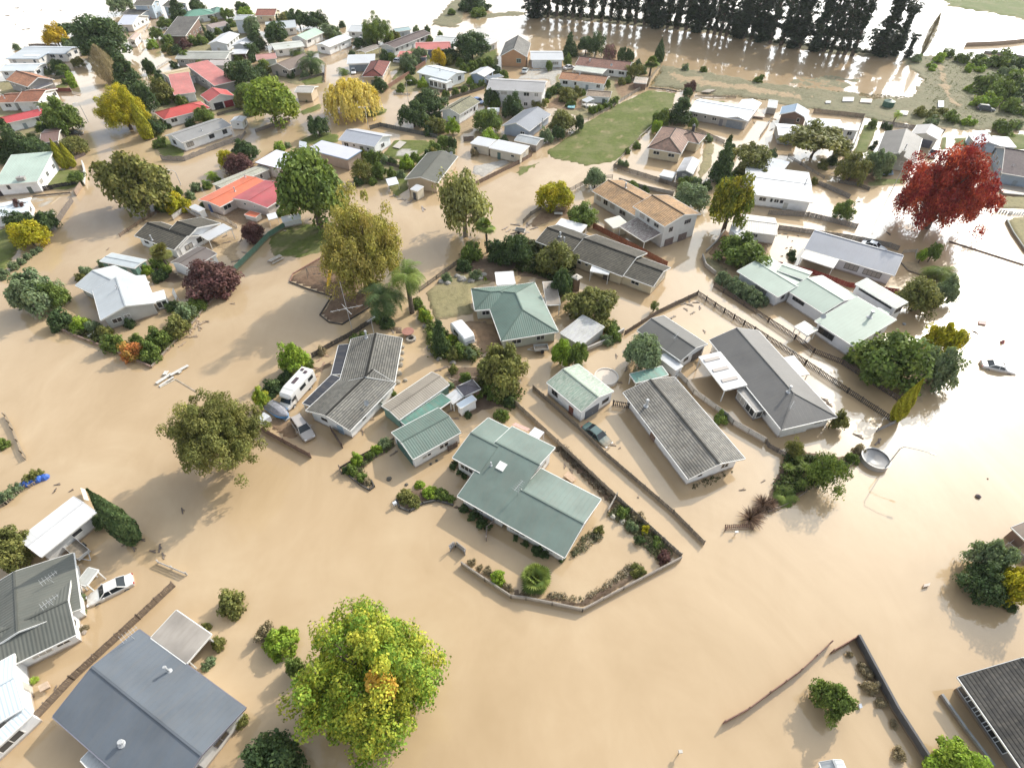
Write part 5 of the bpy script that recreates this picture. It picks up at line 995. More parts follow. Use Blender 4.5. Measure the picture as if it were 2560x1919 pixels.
# --- right back
H('A4','brown garage with blue metal gable roof by the mud bank',[((100,987),(340,1022),(400,960),2.9,'gx',{'p': 20})],('m',(0.24,0.33,0.44),0.1),BROWNW,gar=[(0,'a',0.35,3.4,2.0,(0.16,0.13,0.12))],cat='garage')
H('A4','little pale grey lean-to shed left of the blue metal roof',[((-5,925),(75,935),(110,880),2.0,'f',{'ov': 0.1})],LGR,GREYW,cat='shed',auto=False)
H('A4','long white flat parapet roof behind the spreading tree',[((345,1085),(660,1105),(672,1045),2.9,'f'),((655,1118),(780,1128),(788,1085),2.6,'f')],('m',(0.53,0.54,0.56),0.06),WHITE)
H('A4','low house with pale blue white roof left of the spreading tree',[((92,1167),(290,1182),(336,1085),2.6,'g',{'p': 7})],('m',(0.62,0.63,0.68),0.1),GREYW)
H('A4','brown grey ribbed gable roof house with big chimney on its front wall',[((930,1340),(1275,1410),(1308,1190),2.8,'gx',{'p': 19})],('c',(0.11,0.10,0.09),0.25),(0.42,0.42,0.38),ch=[(1160,1335,1.3,0.8,0.9,(0.38,0.36,0.32))],fl=[(1180,1290,1.2)],dr=[(0,'a',0.2,0.9,1.8,(0.25,0.2,0.18))])
H('A4','cream garage with dark door behind the parked white van',[((1237,1155),(1468,1205),(1490,1120),2.6,'gx',{'p': 16,'ov': 0.25})],('m',(0.33,0.31,0.30),0.2),(0.62,0.60,0.55),cat='garage',gar=[(0,'a',0.6,3.4,1.9,(0.12,0.13,0.17))],auto=False)
H('A4','light blue white twin roofed shed behind the red maple',[((1800,1240),(2000,1257),(2002,1172),2.4,'gx',{'p': 14}),((2005,1260),(2145,1272),(2148,1200),2.2,'f')],('m',(0.60,0.65,0.72),0.1),BLUEW,cat='shed')
H('A4','blue grey house with dark plum tile roof at the right edge behind the maple',[((2020,1492),(2335,1545),(2365,1330),2.9,'g',{'p': 18})],('t',(0.115,0.085,0.095),0.3),(0.30,0.38,0.46),ant=[(2060,1370,1.2),(2100,1460,1.0)])
H('A4','timber deck with steps in front of the plum tiled house',[((2040,1662),(2330,1690),(2340,1630),0.6,'f',{'ov': 0.05,'p': 0.5})],('m',(0.32,0.27,0.22),0.4),(0.25,0.21,0.18),cat='deck',auto=False)
# --- left middle
H('B1','silver grey roof house with front gable on the corner garden',[((650,1080),(955,1237),(1195,1010),2.4,'g',{'p': 15}),((870,1382),(1342,1232),(1275,985),2.6,'gx',{'p': 15,'ov': 0.5})],('c',(0.50,0.53,0.55),0.15),(0.47,0.48,0.47),
  fl=[(1015,1110,0.5,0.1)],win=[(1,'a',0.2,1.5,0.9,1.4,1),(1,'a',0.42,1.0,0.7,1.6,1),(0,'a',0.45,1.2,0.8,1.4,0)])
H('B1','flat blue grey outbuilding roof behind the silver grey house',[((860,872),(1160,933),(1272,862),2.2,'g',{'p': 4})],('m',(0.46,0.50,0.52),0.12),GREENW,cat='outbuilding')
H('B1','small white conservatory on the side of the silver grey house',[((1335,1222),(1432,1195),(1402,1130),2.0,'f',{'ov': 0.06})],('m',(0.78,0.80,0.80),0.04),WHITE,cat='conservatory',win=[(0,'a',0.25,0.9,1.2,1.1,0),(0,'a',0.7,0.9,1.2,1.1,0),(0,'b',0.5,1.4,1.2,1.1,1)])
H('B1','white house with dark brown ribbed tile roof and white side porch',[((1160,652),(1502,775),(1700,640),2.5,'g',{'p': 17,'r': 0.58}),((1540,757),(1905,545),(1765,478),2.5,'gx',{'p': 17})],DTL,WHITE,fl=[(1315,690,0.9)],win=[(1,'a',0.2,1.7,1.0,1.4,1),(1,'a',0.5,1.7,1.0,1.5,1),(0,'a',0.18,1.2,0.7,1.5,1),(0,'a',0.4,0.7,0.7,1.5,0)],frame=(0.08,0.08,0.09))
H('B1','white lattice porch roof beside the brown ribbed roof house',[((1725,650),(1800,692),(1975,582),2.2,'f',{'open': True,'ov': 0.1})],('m',(0.53,0.54,0.56),0.08),WHITE,cat='porch')
H('B1','white garage with dark brown roof in front of the brown ribbed roof house',[((1475,882),(1645,945),(1930,828),2.4,'gx',{'p': 12,'ov': 0.2})],('m',(0.17,0.145,0.135),0.25),WHITE,cat='garage',auto=False)
H('B1','bright red and maroon iron roof house with pink walls',[((1712,342),(1900,404),(2330,195),2.5,'gx',{'p': 6,'roof': ORG}),((1996,330),(2306,411),(2556,241),2.52,'gx',{'p': 6,'roof': ('c',(0.44,0.10,0.11),0.3)})],RED,(0.66,0.58,0.54),fl=[(2030,270,0.8),(2120,150,0.5)],win=[(1,'b',0.3,1.0,1.0,1.5,0),(1,'b',0.65,1.3,1.2,1.4,1),(1,'a',0.3,0.7,0.5,1.7,0),(1,'a',0.6,0.6,0.5,1.7,0)],dr=[(1,'b',0.5,0.9,1.7,(0.12,0.07,0.05)),(0,'a',0.35,0.9,1.8,(0.08,0.16,0.4))])
H('B1','mossy grey lean-to roof behind the bright red roof',[((1835,205),(1920,245),(2330,80),2.4,'gx',{'p': 4})],('l',(0.34,0.32,0.25),0.4),GREYW,cat='outbuilding')
H('B1','little white tin shed in the yard of the red roofed house',[((1635,405),(1720,445),(1745,412),1.9,'f',{'ov': 0.06})],('m',(0.53,0.54,0.56),0.1),WHITE,cat='shed',auto=False)
H('B1','tiny red roofed kennel shed below the red roofed house',[((2110,470),(2205,495),(2240,460),1.3,'f',{'ov': 0.05})],ORG,OFFW,cat='shed',auto=False)
H('A2','flat white roof building with brown fascia behind the big green tree',[((-10,1402),(345,1492),(470,1375),3.0,'f',{'ov': 0.35})],('m',(0.66,0.68,0.76),0.08),(0.70,0.66,0.62),trim=(0.23,0.13,0.09),win=[(0,'a',0.62,1.4,0.5,2.0,1),(0,'a',0.85,0.9,0.6,1.8,0)])
H('A2','flat roofed building with blue parapet beside the small white house',[((440,1287),(790,1377),(912,1305),3.0,'f',{'ov': 0.3})],('m',(0.55,0.55,0.62),0.08),(0.40,0.31,0.25),trim=(0.22,0.32,0.44),auto=False)
H('A2','white weatherboard house with grey front roof slope by the cul de sac lawn',[((712,1207),(1024,1267),(1192,1170),2.6,'g',{'p': 16})],('m',(0.42,0.435,0.48),0.1),WHITE,win=[(0,'a',0.14,1.4,1.1,1.5,1),(0,'a',0.38,0.7,0.6,1.7,0),(0,'a',0.8,0.8,0.6,1.5,0),(0,'b',0.5,1.5,1.1,1.4,1)],dr=[(0,'a',0.6,1.0,1.8,(0.14,0.16,0.15))])
H('A2','beige house with dark olive gable roof beside the sparse olive tree',[((1285,1547),(1565,1580),(1862,1362),2.7,'gx',{'p': 14,'ov': 0.5})],('c',(0.105,0.105,0.085),0.2),BEIGE,dish=[(1690,1345)],auto=False)
H('A2','cream garage row with white flat roofs beside the long brown fence',[((1850,1237),(2010,1268),(2085,1215),2.5,'f',{'ov': 0.2}),((2012,1275),(2285,1333),(2335,1262),2.5,'f',{'ov': 0.2})],('m',(0.53,0.54,0.56),0.06),(0.62,0.57,0.48),cat='garage',win=[(1,'a',0.75,1.0,0.6,1.6,0)],dr=[(0,'a',0.22,0.9,1.7,(0.06,0.06,0.06)),(1,'a',0.3,0.9,1.7,(0.08,0.14,0.13))])
H('B2','tall narrow cream garden shed with white roof by the dark olive gable',[((1332,250),(1392,270),(1445,235),2.3,'f',{'ov': 0.06,'p': 5})],('m',(0.53,0.54,0.56),0.06),(0.62,0.57,0.47),cat='shed',auto=False,dr=[(0,'a',0.5,0.8,1.7,(0.07,0.08,0.1))])
H('B2','white rounded plastic tunnel greenhouse under the big green tree',[((215,500),(232,540),(370,470),1.3,'gx',{'p': 30,'ov': 0.03})],('m',(0.66,0.68,0.68),0.05),WHITE,cat='greenhouse',auto=False)
# --- top left quarter
H('A1','grey roof bungalow with white walls behind the long wave topped fence',[((1570,1232),(2000,1082),(1895,1012),2.6,'g',{'p': 13})],('m',(0.29,0.285,0.28),0.15),WHITE,fl=[(1745,1130,0.5)],win=[(0,'a',0.12,1.9,1.1,1.4,2),(0,'a',0.58,1.5,1.0,1.5,1),(0,'a',0.87,1.3,1.1,1.5,1),(0,'d',0.35,1.4,1.1,1.4,1)],frame=(0.08,0.08,0.08))
H('A1','white walled bungalow with long salmon red hip roof',[((1415,1032),(1818,932),(1772,868),2.5,'h',{'p': 19})],RED,WHITE)
H('A1','red roofed double garage with one maroon door and one open bay',[((1803,880),(2030,830),(2000,765),2.7,'gx',{'p': 20,'ov': 0.3})],RED,OFFW,cat='garage',gar=[(0,'a',0.3,2.6,1.9,(0.02,0.02,0.025)),(0,'a',0.72,2.6,1.9,(0.3,0.04,0.05))])  # open bay's inner shade painted as a near-black door panel
H('A1','faded pink ribbed roof house left of the red garage',[((1503,822),(1690,795),(1625,672),2.8,'s',{'p': 6})],PNK,WHITE)
H('A1','tall faded pink ribbed roof house above the red garage',[((1850,740),(2040,695),(1978,542),3.2,'s',{'p': 6})],PNK,(0.25,0.24,0.24))
H('A1','house with wide sand coloured roof beside the faded pink roofs',[((1380,632),(1482,692),(1680,585),2.6,'gx',{'p': 8})],TAN,WHITE)
H('A1','pale mint roof house with grey chimney by the left lawn',[((-60,1600),(322,1566),(395,1372),2.8,'s',{'p': 7})],('c',(0.44,0.53,0.46),0.15),WHITE,ch=[(190,1555,1.6,0.9,0.6,(0.36,0.34,0.32))])
H('B1','white roof house with white verandah posts on the left street edge',[((-80,505),(250,440),(292,318),2.5,'g',{'p': 9})],('m',(0.64,0.70,0.74),0.08),WHITE)
H('A1','small dark brown roof garage between dark trees on the left',[((340,1237),(502,1215),(482,1108),2.5,'g',{'p': 8})],('c',(0.21,0.13,0.11),0.2),(0.45,0.40,0.35),cat='garage',auto=False)
H('A1','long house with crimson roof behind the left conifers',[((-20,1082),(398,988),(378,932),2.6,'g',{'p': 14})],('c',(0.47,0.075,0.08),0.15),WHITE,fl=[(345,960,1.0,0.2)])
H('A1','white house with brick brown stepped roof left of the flooded crossroad',[((122,882),(328,877),(310,770),3.0,'g',{'p': 12}),((-40,888),(120,884),(115,802),2.6,'g',{'p': 12})],('t',(0.36,0.15,0.09),0.25),OFFW,fl=[(40,850,0.8)])
H('A1','grey house with terracotta split level gable roof',[((50,690),(238,750),(330,645),3.1,'g',{'p': 22}),((238,748),(320,770),(345,700),2.4,'f',{'roof': ('m',(0.13,0.13,0.15),0.2)})],('t',(0.50,0.24,0.14),0.25),(0.30,0.29,0.28))
H('A1','long low white roof house with bright gable end on the left',[((-20,613),(292,611),(422,545),2.7,'g',{'p': 8})],('m',(0.60,0.64,0.66),0.08),WHITE)
H('A1','silver roofed house with blue fascia and white gable at the water edge',[((50,507),(327,507),(372,440),2.8,'f',{'ov': 0.4}),((150,458),(562,465),(540,402),2.8,'g',{'p': 10})],('m',(0.50,0.53,0.56),0.1),OFFW,trim=(0.42,0.5,0.6),sk=[(270,480,5,1.6)])
H('A1','dark brown hip roof house beneath the flat topped dark tree',[((575,350),(748,353),(772,280),2.6,'h',{'p': 15})],('t',(0.13,0.10,0.09),0.2),(0.2,0.13,0.1),trim=(0.22,0.3,0.42))
H('A1','small white house with lilac white roof right of the great macrocarpa',[((1010,214),(1143,214),(1085,138),2.6,'g',{'p': 14})],('m',(0.60,0.62,0.70),0.08),OFFW)
H('A1','tiny pink roofed cottage below the lilac white roof',[((1098,352),(1165,348),(1140,296),2.4,'gx',{'p': 22})],('c',(0.50,0.36,0.30),0.2),WHITE,cat='cottage')
H('A1','pale blue two storey house with open garage wing at the end of the street',[((1150,47),(1312,45),(1398,5),5.2,'g',{'p': 12}),((1045,122),(1212,132),(1262,85),2.6,'g',{'p': 10}),((1400,52),(1490,62),(1472,12),3.8,'g',{'p': 16})],('t',(0.16,0.15,0.13),0.2),(0.42,0.50,0.58))
H('A1','white house with green hip roof and pillared porch at the top',[((1600,152),(1860,118),(1810,82),2.7,'h',{'p': 17})],('c',(0.14,0.29,0.22),0.15),WHITE)
H('A1','smaller jade roof just behind the pillared green roof house',[((1850,112),(1950,100),(1930,66),2.7,'h',{'p': 17})],('c',(0.20,0.34,0.28),0.15),OFFW)
H('A1','small white gable house with dull mauve roof near the top',[((1760,222),(1830,245),(1958,205),2.5,'gx',{'p': 14})],('m',(0.34,0.27,0.25),0.3),WHITE)
H('A1','brown shed house with dark grey shingle roof by the street bend',[((1405,310),(1602,310),(1580,215),2.6,'s',{'p': 10})],('t',(0.17,0.16,0.15),0.3),BROWNW)
H('A1','narrow two storey white block house near the top',[((2015,172),(2132,172),(2122,128),5.0,'g',{'p': 8})],LGR,(0.64,0.68,0.74),auto=False)
H('A1','white gable house with bright white roof left of the narrow white block',[((1795,380),(1957,380),(2038,295),2.9,'gx',{'p': 14})],('m',(0.53,0.54,0.56),0.05),(0.68,0.70,0.74))
H('A1','white gable house with bright white roof and dark arched doorway',[((2000,397),(2145,397),(2210,340),2.8,'gx',{'p': 15})],('m',(0.53,0.54,0.56),0.05),(0.66,0.68,0.72),dr=[(0,'a',0.5,1.6,1.5,(0.03,0.03,0.035))])
H('A1','white topped boat port below the arched doorway house',[((1985,467),(2125,462),(2120,428),2.4,'f',{'open': 2})],('m',(0.53,0.54,0.56),0.05),BROWNW,cat='carport')
H('A1','long low grey iron roof house above the sand coloured roof',[((1510,507),(1948,507),(1962,440),2.6,'g',{'p': 9})],('c',(0.38,0.38,0.34),0.25),GREYW)
H('A1','small faded grey porch roof joined to the tall pink roof house',[((1775,562),(1950,562),(1962,525),2.5,'f')],('m',(0.42,0.37,0.35),0.2),GREYW,cat='porch')
H('A1','small white shed at the end of the grey bungalow',[((1985,1052),(2090,1052),(2062,1010),2.2,'gx',{'p': 12,'ov': 0.1})],('m',(0.53,0.54,0.56),0.06),WHITE,cat='shed',win=[(0,'a',0.6,0.7,0.5,1.5,0)])
# --- top centre
H('A2','cream house with small brick red roof at the top',[((-10,135),(160,135),(120,92),2.7,'g',{'p': 18})],('t',(0.38,0.16,0.12),0.2),CREAM)
H('A2','white house with dull silver roof behind the round dark tree',[((90,257),(350,237),(302,180),2.7,'g',{'p': 13})],('m',(0.50,0.53,0.54),0.1),OFFW)
H('A2','white house with faded mint gable roof near the top',[((432,347),(585,280),(550,224),2.8,'g',{'p': 20})],('c',(0.42,0.53,0.44),0.15),OFFW)
H('A2','low cream house with pale greenish flat roof',[((160,432),(422,400),(340,352),2.6,'g',{'p': 6})],('m',(0.56,0.57,0.52),0.15),OFFW)
H('A2','white weatherboard house with white roof and three small windows',[((632,407),(832,325),(725,303),2.8,'g',{'p': 12})],('m',(0.62,0.66,0.68),0.06),WHITE,win=[(0,'a',0.28,1.4,0.8,1.6,1),(0,'a',0.62,1.2,0.7,1.6,1)],dr=[(0,'a',0.45,0.9,1.8,(0.55,0.55,0.53))])
H('A2','house with dusty pink hip roof and white side wall',[((5,522),(180,505),(238,450),2.6,'g',{'p': 13})],('c',(0.50,0.26,0.23),0.3),WHITE)
H('A2','grey house with dark brown gable roof beside the broad palm',[((108,572),(285,605),(422,502),2.8,'gx',{'p': 18})],('c',(0.21,0.16,0.13),0.2),(0.42,0.39,0.36))
H('A2','white roofed double garage with grey doors and a white car before it',[((785,552),(1025,542),(1012,485),2.6,'s',{'p': 5})],('m',(0.53,0.54,0.56),0.05),WHITE,cat='garage',gar=[(0,'a',0.28,4.2,2.0,(0.27,0.32,0.37)),(0,'a',0.74,4.2,2.0,(0.27,0.32,0.37))])
H('A2','open brown carport behind the white roofed double garage',[((868,437),(942,452),(1052,400),2.4,'gx',{'p': 12,'open': True})],('m',(0.27,0.23,0.20),0.2),WHITE,cat='carport')
H('A2','house with deep maroon hip roof behind the yellow weeping tree',[((912,662),(1092,662),(1225,530),2.7,'hx',{'p': 21})],('t',(0.22,0.062,0.05),0.2),BEIGE)
H('A2','long house with plum brown roof and white garage end',[((1195,417),(1512,290),(1432,253),2.8,'g',{'p': 14})],('t',(0.17,0.13,0.125),0.2),OFFW,gar=[(0,'d',0.6,2.8,1.9,(0.4,0.45,0.52))])
H('A2','small teal grey roof shed behind the plum brown roof',[((1208,277),(1342,258),(1292,236),2.4,'g',{'p': 13})],('m',(0.34,0.44,0.45),0.1),BLUEW,cat='shed')
H('A2','pale roof house half hidden behind the tall airy tree',[((785,272),(950,277),(912,210),2.6,'g',{'p': 9})],('m',(0.54,0.55,0.56),0.1),OFFW)
H('A2','long low whitish grey roof house right of the plum brown roof',[((1522,367),(1712,380),(1802,322),2.6,'g',{'p': 10})],('c',(0.56,0.57,0.55),0.15),OFFW)
H('A2','house with coral pink roof behind the small yellow tree',[((1378,432),(1685,422),(1560,362),2.7,'g',{'p': 10}),((1220,492),(1470,492),(1492,450),2.4,'f')],('c',(0.54,0.17,0.15),0.2),(0.20,0.24,0.34))
H('A2','pale roof corner showing right of the big dark tree',[((2020,385),(2095,355),(2010,320),2.5,'g',{'p': 10})],('m',(0.56,0.56,0.56),0.1),OFFW)
H('A2','white house with black framed glass conservatory and white roof',[((1388,625),(1652,690),(1828,627),2.9,'g',{'p': 11}),((1490,682),(1645,718),(1662,690),2.5,'f',{'ov': 0.06,'nowin': True})],('m',(0.62,0.66,0.68),0.06),WHITE,win=[(1,'a',0.14,1.3,1.5,1.4,1),(1,'a',0.38,1.3,1.5,1.4,1),(1,'a',0.62,1.3,1.5,1.4,1),(1,'a',0.86,1.3,1.5,1.4,1),(0,'a',0.16,1.4,1.2,1.8,1),(0,'b',0.2,1.6,1.3,1.8,1),(0,'b',0.7,1.6,1.3,1.8,1)],fl=[(1590,610,0.6)])
H('A2','blue garage with pale grey roof and dark lean-to',[((1842,642),(1968,662),(2062,605),2.6,'gx',{'p': 15}),((1972,668),(2010,690),(2100,645),2.1,'f',{'roof': ('m',(0.15,0.17,0.2),0.2)})],('m',(0.52,0.54,0.57),0.08),(0.36,0.45,0.60),cat='garage',gar=[(0,'a',0.5,2.4,1.8,(0.4,0.48,0.6))])
H('A2','white house with mossy olive gable roof near the two dark trees',[((1590,957),(1757,990),(1940,880),2.9,'gx',{'p': 19})],OLV,WHITE,win=[(0,'b',0.3,0.7,0.6,1.9,0),(0,'b',0.42,0.7,0.6,1.9,0),(0,'b',0.62,0.7,0.6,1.9,0),(0,'b',0.8,1.0,1.2,1.6,0),(0,'a',0.75,1.0,0.9,1.7,0)])
H('A2','beige block garage behind the green weeping willow',[((330,795),(480,800),(420,740),2.9,'g',{'p': 12})],('m',(0.50,0.47,0.43),0.2),BEIGE,cat='garage',auto=False)
H('A2','pale roofed garden room among the trees right of the olive gable',[((2000,965),(2100,965),(2110,935),2.2,'f')],('m',(0.62,0.64,0.66),0.06),OFFW,cat='garden room')
# ============================================================ TREES
# --- near
lime = T('D2','maple',(640,1110),900,'lm','huge lime green and gold leafy tree in the open water at the bottom',h=11)
v_,q_,c_ = clump_leaves(np.array([(0.5,0,0),(-0.5,0.5,0.2),(0.1,-0.7,-0.1),(0.9,-0.6,0),(0,0.2,0.5),(-0.3,-0.3,0.3)]) * 0.9,np.full(6,0.75),170,0.24,np.full(6,0.5)); gp = G('D2',(712,1168),8.6)
op = bpy.data.objects.new('orange_foliage',npmesh('orange_foliage',v_,q_,c_,leafmat((0.62,0.36,0.04),(0.8,0.52,0.12)))); COL.objects.link(op); op.parent = lime; op.location = gp - lime.location; op['label'] = 'patch of orange autumn leaves'
T('C1','maple',None,880,'ol','large dark olive spreading tree beside the camper van yard',base=(2010,1255),h=11.5,sv=4.2)
T('D1','cypress',None,128,'dk','dark green pointed cypress tree beside the white carport',base=(775,345),top=(515,55))
T('D1','round',(50,400),240,'ol','brown green bushy tree cut by the left edge below the garden strip',h=4.5)
T('C4','cypress',None,118,'cy','narrow golden green cypress at the end of the picket fence',base=(1085,862),top=(1305,505))
T('B2','maple',None,850,'oc','big ochre and olive plane tree over the playground',base=(985,1110),top=(1000,160),var=0)
T('B2','airy',None,500,'sp','thin leaved pale olive tree standing in shallow water by the reserve',base=(1810,655),top=(1715,50))
T('B2','dense',None,580,'gr','massive dark green glossy tree behind the playground lawn',base=(560,590),top=(585,-132),var=1)
T('B1','round',None,590,'ol','broad olive brown street tree with pale forked trunk in the flooded road',base=(1262,412),top=(1130,-120))
T('B4','maple',None,830,'rd','large crimson maple tree standing in bright reflecting water',base=(1365,585),top=(1800,-150),var=2)
T('C4','round',(1080,330),590,'gr','wide dark green garden tree full of gaps behind the long picket fence',h=8)
T('C4','round',(1480,400),320,'gg','soft grey green tree leaning over the glare beside the dark garden tree',h=7)
T('C4','round',(1530,170),290,'yg','yellow topped tree behind the grey green tree at the water edge',h=5.5)
T('C4','airy',(500,1330),330,'gr','feathery green tree over the cabbage trees on the flooded corner',h=5.5)
T('C4','airy',(235,1110),160,'ol','small thin bronze green tree above the cabbage trees',h=3)
T('C3','dense',(1130,285),300,'gg','grey green round tree in front of the charcoal roofed garage',h=6)
T('C3','round',(425,275),185,'br','bright yellow green tree beside the lichen green garage',h=5)
T('C3','round',(560,300),190,'gr','mid green tree between the bright tree and the panel fence',h=4.5)
T('C2','round',(2110,430),430,'ol','dark olive tree spreading behind the lichen green garage',h=6.5)
T('C2','round',(310,310),240,'br','fresh green tree behind the camper van',h=5.5)
T('C2','round',(40,680),150,'lm','small golden yellow tree beside the covered boat',h=4)
T('B3','round',(690,1240),430,'ol','spreading olive tree over the rust flecked shed',h=5)
T('B3','round',(370,840),350,'ol','brown tinged dense tree against the cream house',h=6)
T('B3','dense',(30,780),240,'dk','dark rounded tree left of the cream house',h=6)
T('B3','round',(430,1070),210,'dk','dark glossy tree between the porch and the tall timber tank stand',h=5.5)
T('B3','dense',(370,310),300,'yg','rounded yellow green tree by the lane fence',h=5.5,var=0)
T('B3','round',(610,475),290,'gr','leafy green tree beside the orange brown paling fence',h=4.5)
T('B3','dense',(720,160),175,'gg','dark round tree at the corner of the wire fence',h=4.5)
T('B3','dense',None,350,'gc','gold tipped broad conifer beside the orange roofed house',base=(1825,610),top=(1885,85))
T('B3','dense',(1550,310),285,'gg','big clipped round grey green tree behind the orange roof',h=5)
T('B3','round',(2010,800),430,'gr','sprawling green tree over the shed yard fence',h=5)
T('B3','airy',(1228,1265),75,'gr','lone spindly sapling by the brown corner fence',h=2.2)
T('B4','round',(655,430),190,'gr','bushy citrus like tree at the end of the grey fences',h=4)
T('B4','dense',(1310,1180),330,'ol','dense olive dome tree beside the celadon roof',h=6,var=1)
T('B4','dense',(1550,1120),190,'gg','round grey green tree touching the glaring water',h=5)
T('B4','palm',(1510,960),330,'gr','phoenix palm with arching fronds by the blue grey house',h=3.6)
T('B4','bush',(1425,800),120,'gr','upright leafy tree beside the phoenix palm',h=4)
T('B4','bush',(1330,830),80,'br','small light green tree left of the phoenix palm',h=3)
T('C4','bush',(620,870),150,'ol','small bronze leaved tree in the water by the charcoal house',h=3)
T('D4','round',(1290,440),210,'gg','loose grey green tree on the flooded right garden',h=5)
T('D4','dense',(1265,590),230,'dk','dark green dense tree under the loose grey green tree',h=4)
T('D4','dense',(1430,610),200,'yg','golden green clipped tree at the right edge',h=5)
T('D4','round',(375,1255),215,'gr','sunlit small tree inside the charcoal walled yard',h=3.6)
T('D4','round',(1110,1660),290,'br','bright green tree at the bottom edge before the dark tiled house',h=4)
T('D2','dense',(90,1640),340,'dk','dark evergreen tree at the bottom edge beside the slate blue house',h=4.5)
T('D2','bush',(220,1075),110,'gr','small green tree tucked under the left side of the lime tree',h=2.5)
T('D1','dense',(590,228),100,'dk','round dark shrub tree beside the white carport roof',h=2.6)
T('B2','fan',None,180,'gr','fan palm with stout trunk at the end of the picket fence',base=(2000,800),top=(2020,490))
T('B2','palm',None,430,'dk','big feather palm beside the playground edge',base=(1140,1340),top=(1085,980))
T('B2','palm',None,350,'gr','taller feather palm next to the picket fence',base=(1350,1320),top=(1375,850))
T('B2','conif',None,150,'dk','small dark conifer beside the white caravan',base=(1600,1650),top=(1580,1355))
T('B1','fan',None,190,'ol','shaggy cabbage palm between the brown roof house and its garage',base=(1460,950),top=(1385,680))
T('B1','dense',(1820,1020),430,'pu','wide purple leaved tree at the corner of the green fence',h=5.5,var=2)
T('B1','dense',(2185,625),190,'pu','round purple brown tree in the red roofed house yard',h=3.5)
T('B1','round',(260,1150),400,'gg','large grey green tree in the water left of the silver house',h=6.5)
T('B1','round',(450,1160),210,'gr','lighter green tree growing beside the large grey green tree',h=5)
T('B1','dense',(235,640),275,'yg','rounded yellow green tree on the left street verge',h=5)
T('B1','round',(360,540),230,'dk','dark green tree between the road wall and the yellow green dome',h=4.5)
T('B1','round',(140,520),190,'dk','dark tree in front of the white verandah house',h=4.5)
T('B1','round',(175,420),130,'pu','small plum coloured tree by the white verandah house',h=4)
T('B1','palm',None,120,'br','small tree fern by the lane corner',base=(1832,165),top=(1810,70))
T('B1','conif',None,60,'gr','slim pointed juniper beside the street hedge',base=(1505,290),top=(1500,170))
T('B1','conif',None,55,'gr','second slim juniper right of the pointed juniper',base=(1560,300),top=(1570,210))
T('D3','fan',(143,560),195,'gr','broad fan palm in the walled garden of the sage roofed house',h=2.6)
# --- middle and back,centre
T('A2','dense',None,440,'wi','big green willow like dome tree beside the cul de sac',base=(180,1075),top=(165,660),var=1)
T('A2','willow',None,480,'py','pale yellow weeping tree on the round grass island',base=(850,1000),top=(800,635))
T('A2','round',None,180,'dk','small dark tree on the cul de sac lawn',base=(555,1180),top=(520,1000))
T('A2','dense',None,290,'dk','tall dark tree behind the forked dark tree',base=(1500,1000),top=(1480,745))
T('A2','round',None,250,'dk','broad dark tree at the end of the cul de sac fence',base=(1370,1095),top=(1355,865))
T('A2','bush',(1555,1080),165,'ol','olive bushy tree between the dark trees and the olive gable',h=4)
T('A2','round',None,125,'br','bright green small tree in front of the olive gable house',base=(1702,1165),top=(1700,1005))
T('A2','dense',(1995,1040),230,'gr','round light green tree right of the olive gable house',h=5.5)
T('A2','round',(2035,835),160,'dk','dark tree in front of the two storey grey roof house',h=5)
T('A2','round',(2215,910),190,'dk','dark tree against the wall of the two storey house',h=6)
T('A2','maple',None,300,'gr','tall airy green tree at the far edge of the suburb',base=(1050,385),top=(1045,105),var=0)
T('A2','round',None,180,'dk','left one of a pair of dark trees near the top water',base=(385,250),top=(380,80))
T('A2','round',None,210,'dk','right one of a pair of dark trees near the top water',base=(530,240),top=(530,90))
T('A2','dense',None,195,'dk','round dark tree left of the faded mint gable roof',base=(200,400),top=(190,185))
T('A2','conif',None,150,'dk','dark tree mass edge left of the dull silver roof',base=(20,420),top=(20,185))
T('A2','palm',None,260,'dk','broad dark palm beside the dark brown gable roof',base=(480,640),top=(500,375))
T('A2','palm',None,170,'gr','smaller palm behind the broad dark palm',base=(345,470),top=(330,390))
T('A2','round',None,140,'ye','small bright yellow tree by the coral roof',base=(1585,575),top=(1570,425))
T('A2','dense',None,320,'dk','large dark round tree right of the coral roof',base=(1870,520),top=(1895,270),var=1)
T('A2','round',None,150,'gg','grey green tree by the red brown driveway wall',base=(1320,600),top=(1330,450))
T('A2','round',None,150,'gg','taller grey tree behind the grey green tree by the driveway wall',base=(1420,540),top=(1400,405))
T('A2','dense',(1065,730),130,'dk','dark clipped round tree before the maroon hip roof',h=4)
T('A2','palm',None,120,'gr','cordyline clump beside the white roofed double garage',base=(765,640),top=(765,560))
T('A2','airy',(905,1470),180,'ol','thin brownish tree between the big green tree and the lawn',h=5)
T('A2','round',(1050,1470),130,'gr','green garden tree with bare stem behind the dark olive gable',h=4)
T('A2','round',(1165,1495),90,'gr','little tree by the washing line',h=2.8)
T('A2','dense',(1620,1235),120,'gr','round green tree at the top of the path by the cream garages',h=3.5)
T('A2','dense',(1695,1240),80,'dk','dark column shaped tree next to the path by the cream garages',h=3.5)
T('A2','round',(615,270),150,'gg','faded brown green tree right of the faded mint roof',h=5)
T('A2','bush',(880,370),120,'dk','dark tree beside the car port yard',h=3)
